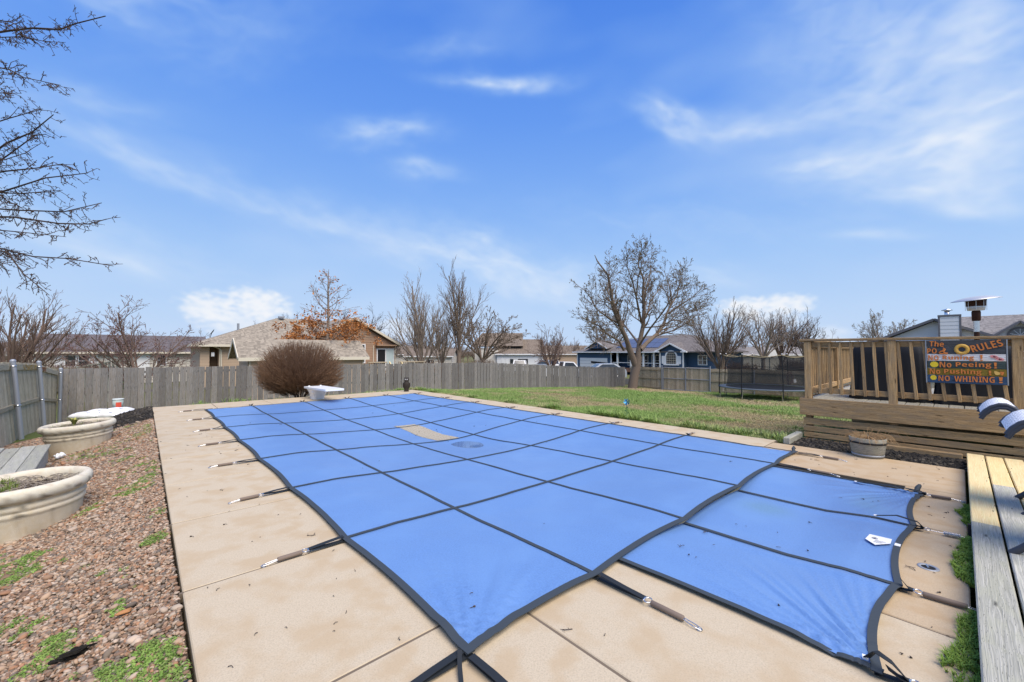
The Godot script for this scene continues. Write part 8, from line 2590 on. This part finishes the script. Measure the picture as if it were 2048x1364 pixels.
func build_ground_cover() -> void:
	var r := RandomNumberGenerator.new()
	r.seed = 4
	var tones := [lin(0.34, 0.215, 0.145), lin(0.27, 0.165, 0.11), lin(0.42, 0.285, 0.20), lin(0.22, 0.135, 0.095), lin(0.36, 0.25, 0.185), lin(0.19, 0.145, 0.115), lin(0.46, 0.35, 0.28), lin(0.33, 0.175, 0.105), lin(0.16, 0.125, 0.105), lin(0.38, 0.30, 0.24)]
	# river gravel, packed closely near the camera
	for v in 4:
		var xf := []
		var cl := []
		for i in 52000:
			var f := r.randf()
			var z := lerpf(1.9, -12.0, pow(f, 1.45))
			var x := r.randf_range(-3.2, -0.935)
			var near := clampf((z + 8.0) / 9.0, 0.0, 1.0)
			var s := lerpf(0.030, 0.0165, near) * r.randf_range(0.55, 1.4)
			if r.randf() < 0.02: s *= 1.9
			if z < -9.4 and x > -1.95 and r.randf() < clampf((-9.3 - z) * 1.5, 0.0, 0.97): continue
			xf.append(Transform3D(Basis.from_euler(V(r.randf_range(-0.5, 0.5), r.randf() * TAU, r.randf_range(-0.5, 0.5))).scaled(Vector3.ONE * s), V(x, ground_y(x, z) + 0.021 + s * r.randf_range(-0.15, 0.35), z)))
			cl.append(tones[r.randi() % tones.size()] * Color(0.98, 1.0, 0.93) * r.randf_range(0.8, 1.2))
		scatter("gravel", pebble(v + 1), M.tint, xf, cl)
	# cushions of moss and chickweed among the stones
	var mx := []
	var mc := []
	for i in 60000:
		var z := lerpf(1.6, -11.5, pow(r.randf(), 1.3))
		var x := r.randf_range(-3.1, -0.95)
		var m := moss(x, z)
		if x > -1.06: m += 0.12
		if m < 0.26: continue
		mx.append(Transform3D(Basis(Vector3.UP, r.randf() * TAU).scaled(V(1, 1.2, 1) * r.randf_range(0.45, 1.0)), V(x, ground_y(x, z) + 0.026, z)))
		mc.append(lin(0.13, 0.23, 0.035).lerp(lin(0.25, 0.36, 0.08), r.randf()).lerp(lin(0.16, 0.14, 0.07), clampf(r.randf() * 1.6 - 1.0, 0.0, 0.6)))
	scatter("moss", sprig(3), M.blade, mx, mc)
	# mulch chips
	var chip := box(V(1.0, 0.22, 0.35), 0.0)
	var xf := []
	var cl := []
	for i in 9000:
		var x := 0.0
		var z := 0.0
		var y := 0.0
		if i < 3600:
			x = r.randf_range(6.03, 6.72)
			z = r.randf_range(-0.2, 1.52)
			y = -0.022
		else:
			x = r.randf_range(-1.95, -0.94)
			z = r.randf_range(-12.5, -9.3)
			if r.randf() > (x + 2.3) or r.randf() > (-9.0 - z): continue
			y = mulch_y(x, z) + 0.01
		xf.append(Transform3D(Basis.from_euler(V(r.randf_range(-0.6, 0.6), r.randf() * TAU, r.randf_range(-0.6, 0.6))).scaled(Vector3.ONE * r.randf_range(0.025, 0.085)), V(x, y + r.randf() * 0.02, z)))
		cl.append(lin(0.022, 0.02, 0.018).lerp(lin(0.10, 0.085, 0.065), pow(r.randf(), 3.0)))
	scatter("mulch_chips", chip, M.tint, xf, cl)
	# lawn
	var kinds := [tuft(7, 0.075, 0.008, 0.9, 1), tuft(7, 0.055, 0.008, 1.0, 2), tuft(6, 0.095, 0.009, 0.8, 3)]
	for v in 3:
		var gx := []
		var gc := []
		for i in 52000:
			var f := r.randf()
			var x := lerpf(6.25, 24.7, pow(f, 1.5))
			var z := r.randf_range(-17.5, 0.4)
			if i % 9 == 0:
				x = r.randf_range(0.0, 24.0)
				z = r.randf_range(-18.0, -12.1)
			if x > 6.2 and x < 11.2 and z > -0.3: continue
			if x < 6.25 and z > -12.05: continue
			var g := grass_mix(x, z)
			if r.randf() > 0.55 + 0.45 * g: continue
			var s := lerpf(0.6, 1.1, g) * r.randf_range(0.6, 1.25) * (1.0 + clampf((x - 9.0) / 14.0, 0.0, 0.9))
			if x < 6.6 and noise.get_noise_2d(x * 30.0, z * 30.0) > 0.15: s *= 1.9
			gx.append(Transform3D(Basis(Vector3.UP, r.randf() * TAU).scaled(V(s, s * 0.85, s)), V(x, ground_y(x, z) - 0.006, z)))
			var c := lin(0.56, 0.45, 0.27).lerp(lin(0.25, 0.36, 0.10), clampf(g * 1.25 + r.randf_range(-0.3, 0.2), 0.0, 1.0))
			gc.append(c * r.randf_range(0.75, 1.25))
		scatter("grass", kinds[v], M.blade, gx, gc)
	# green clumps by the boardwalk and the edges
	var bx := []
	var bc := []
	for i in 1500:
		var x := r.randf_range(1.3, 4.4)
		var m := noise.get_noise_2d(x * 34.0, 3.0) + 0.5 * noise.get_noise_2d(x * 90.0, 9.0) + 0.34 - clampf((x - 2.9) * 0.35, 0.0, 0.5)
		if m < 0.12: continue
		var spread := clampf(m, 0.0, 0.9) * 0.13
		var z := 1.545 - r.randf() * spread
		bx.append(Transform3D(Basis(Vector3.UP, r.randf() * TAU).scaled(Vector3.ONE * r.randf_range(0.35, 0.8)), V(x, 0.002, z)))
		bc.append(lin(0.15, 0.26, 0.03).lerp(lin(0.24, 0.36, 0.07), r.randf()))
	scatter("weed_clumps", tuft(9, 0.055, 0.006, 1.0, 6), M.blade, bx, bc)
	# dead twig and leaf crumbs on concrete and cover
	tree_begin()
	for i in 170:
		var x := 0.0
		var z := 0.0
		var y := 0.004
		var k := r.randf()
		if k < 0.3:
			x = r.randf_range(-0.9, -0.05)
			z = -pow(r.randf(), 1.4) * 9.0 + 1.2
		elif k < 0.5:
			x = r.randf_range(0.0, 4.4)
			z = r.randf_range(1.28, 1.52) if x > 1.0 else r.randf_range(0.1, 1.4)
		elif k < 0.62:
			x = r.randf_range(4.5, 6.0)
			z = r.randf_range(0.05, 1.45)
		elif k < 0.76:
			var a := r.randf() * TAU
			x = 2.85 + cos(a) * r.randf_range(0.18, 0.3)
			z = -5.3 + sin(a) * r.randf_range(0.75, 1.05)
			y = cover_y(x, z) + 0.006
		elif k < 0.9:
			x = r.randf_range(0.2, 5.2)
			z = -r.randf() * 9.0 - 0.2
			y = cover_y(x, z) + 0.006
		else:
			x = r.randf_range(1.4, 4.2)
			z = r.randf_range(0.1, 1.1)
			y = step_y(x, z) + 0.006
		var a := r.randf() * TAU
		var l := r.randf_range(0.008, 0.03) * (2.4 if i % 6 == 0 else 1.0)
		var d := V(cos(a), 0, sin(a)) * l
		var p := V(x, y, z)
		var sd := V(-d.z, 0, d.x)
		limb([p, p + d * 0.5 + sd * r.randf_range(-0.3, 0.3) + V(0, 0.003, 0), p + d], 0.0022, 0.0012, 4)
		if i % 6 == 0:
			for j in 4:
				var b := p + d * r.randf()
				limb([b, b + (d * r.randf_range(-0.4, 0.4) + sd * r.randf_range(-0.5, 0.5)) + V(0, 0.006, 0)], 0.0016, 0.001, 3)
		elif i % 3 == 0:
			limb([p - d * 0.25, p + d * 0.2 + V(0, 0.003, 0)], 0.006, 0.003, 5)
	var db := put("twig_debris", tree_end(), mat(lin(0.07, 0.052, 0.042), 0.9))
	db.set_meta("kind", "stuff")
	# two dark clods and a pale stone among the gravel
	for e in [[-1.33, -1.42, 0.10, "black clod of bark among mossy gravel in the left foreground", M.mulch, "clod"], [-1.0, -0.66, 0.075, "black torn liner scrap against the concrete edge in the left foreground", M.web_black, "scrap"], [-1.16, -1.60, 0.05, "rust orange stone in the gravel near the mossy patch", mat(lin(0.42, 0.2, 0.08), 0.8), "stone"], [-1.02, -0.22, 0.05, "bluish white shell-like stone in the gravel at the bottom edge", M.plastic_white, "stone"]]:
		tag(put(str(e[5]), pebble(9) if e[5] == "stone" else crumb(int(e[2] * 1000)), e[4], self, Transform3D(Basis(Vector3.UP, 0.6).scaled(V(1.5, 0.8, 0.8) * e[2]), V(e[0], ground_y(e[0], e[1]) + 0.045, e[1]))), e[3], e[5])

func build_everything() -> void:
	build_cover()
	build_anchors()
	build_fences()
	build_left_side()
	build_far_edge()
	build_wood_deck()
	build_sign()
	build_deck_things()
	build_trampoline()
	build_houses()
	build_trees()
	build_ground_cover()
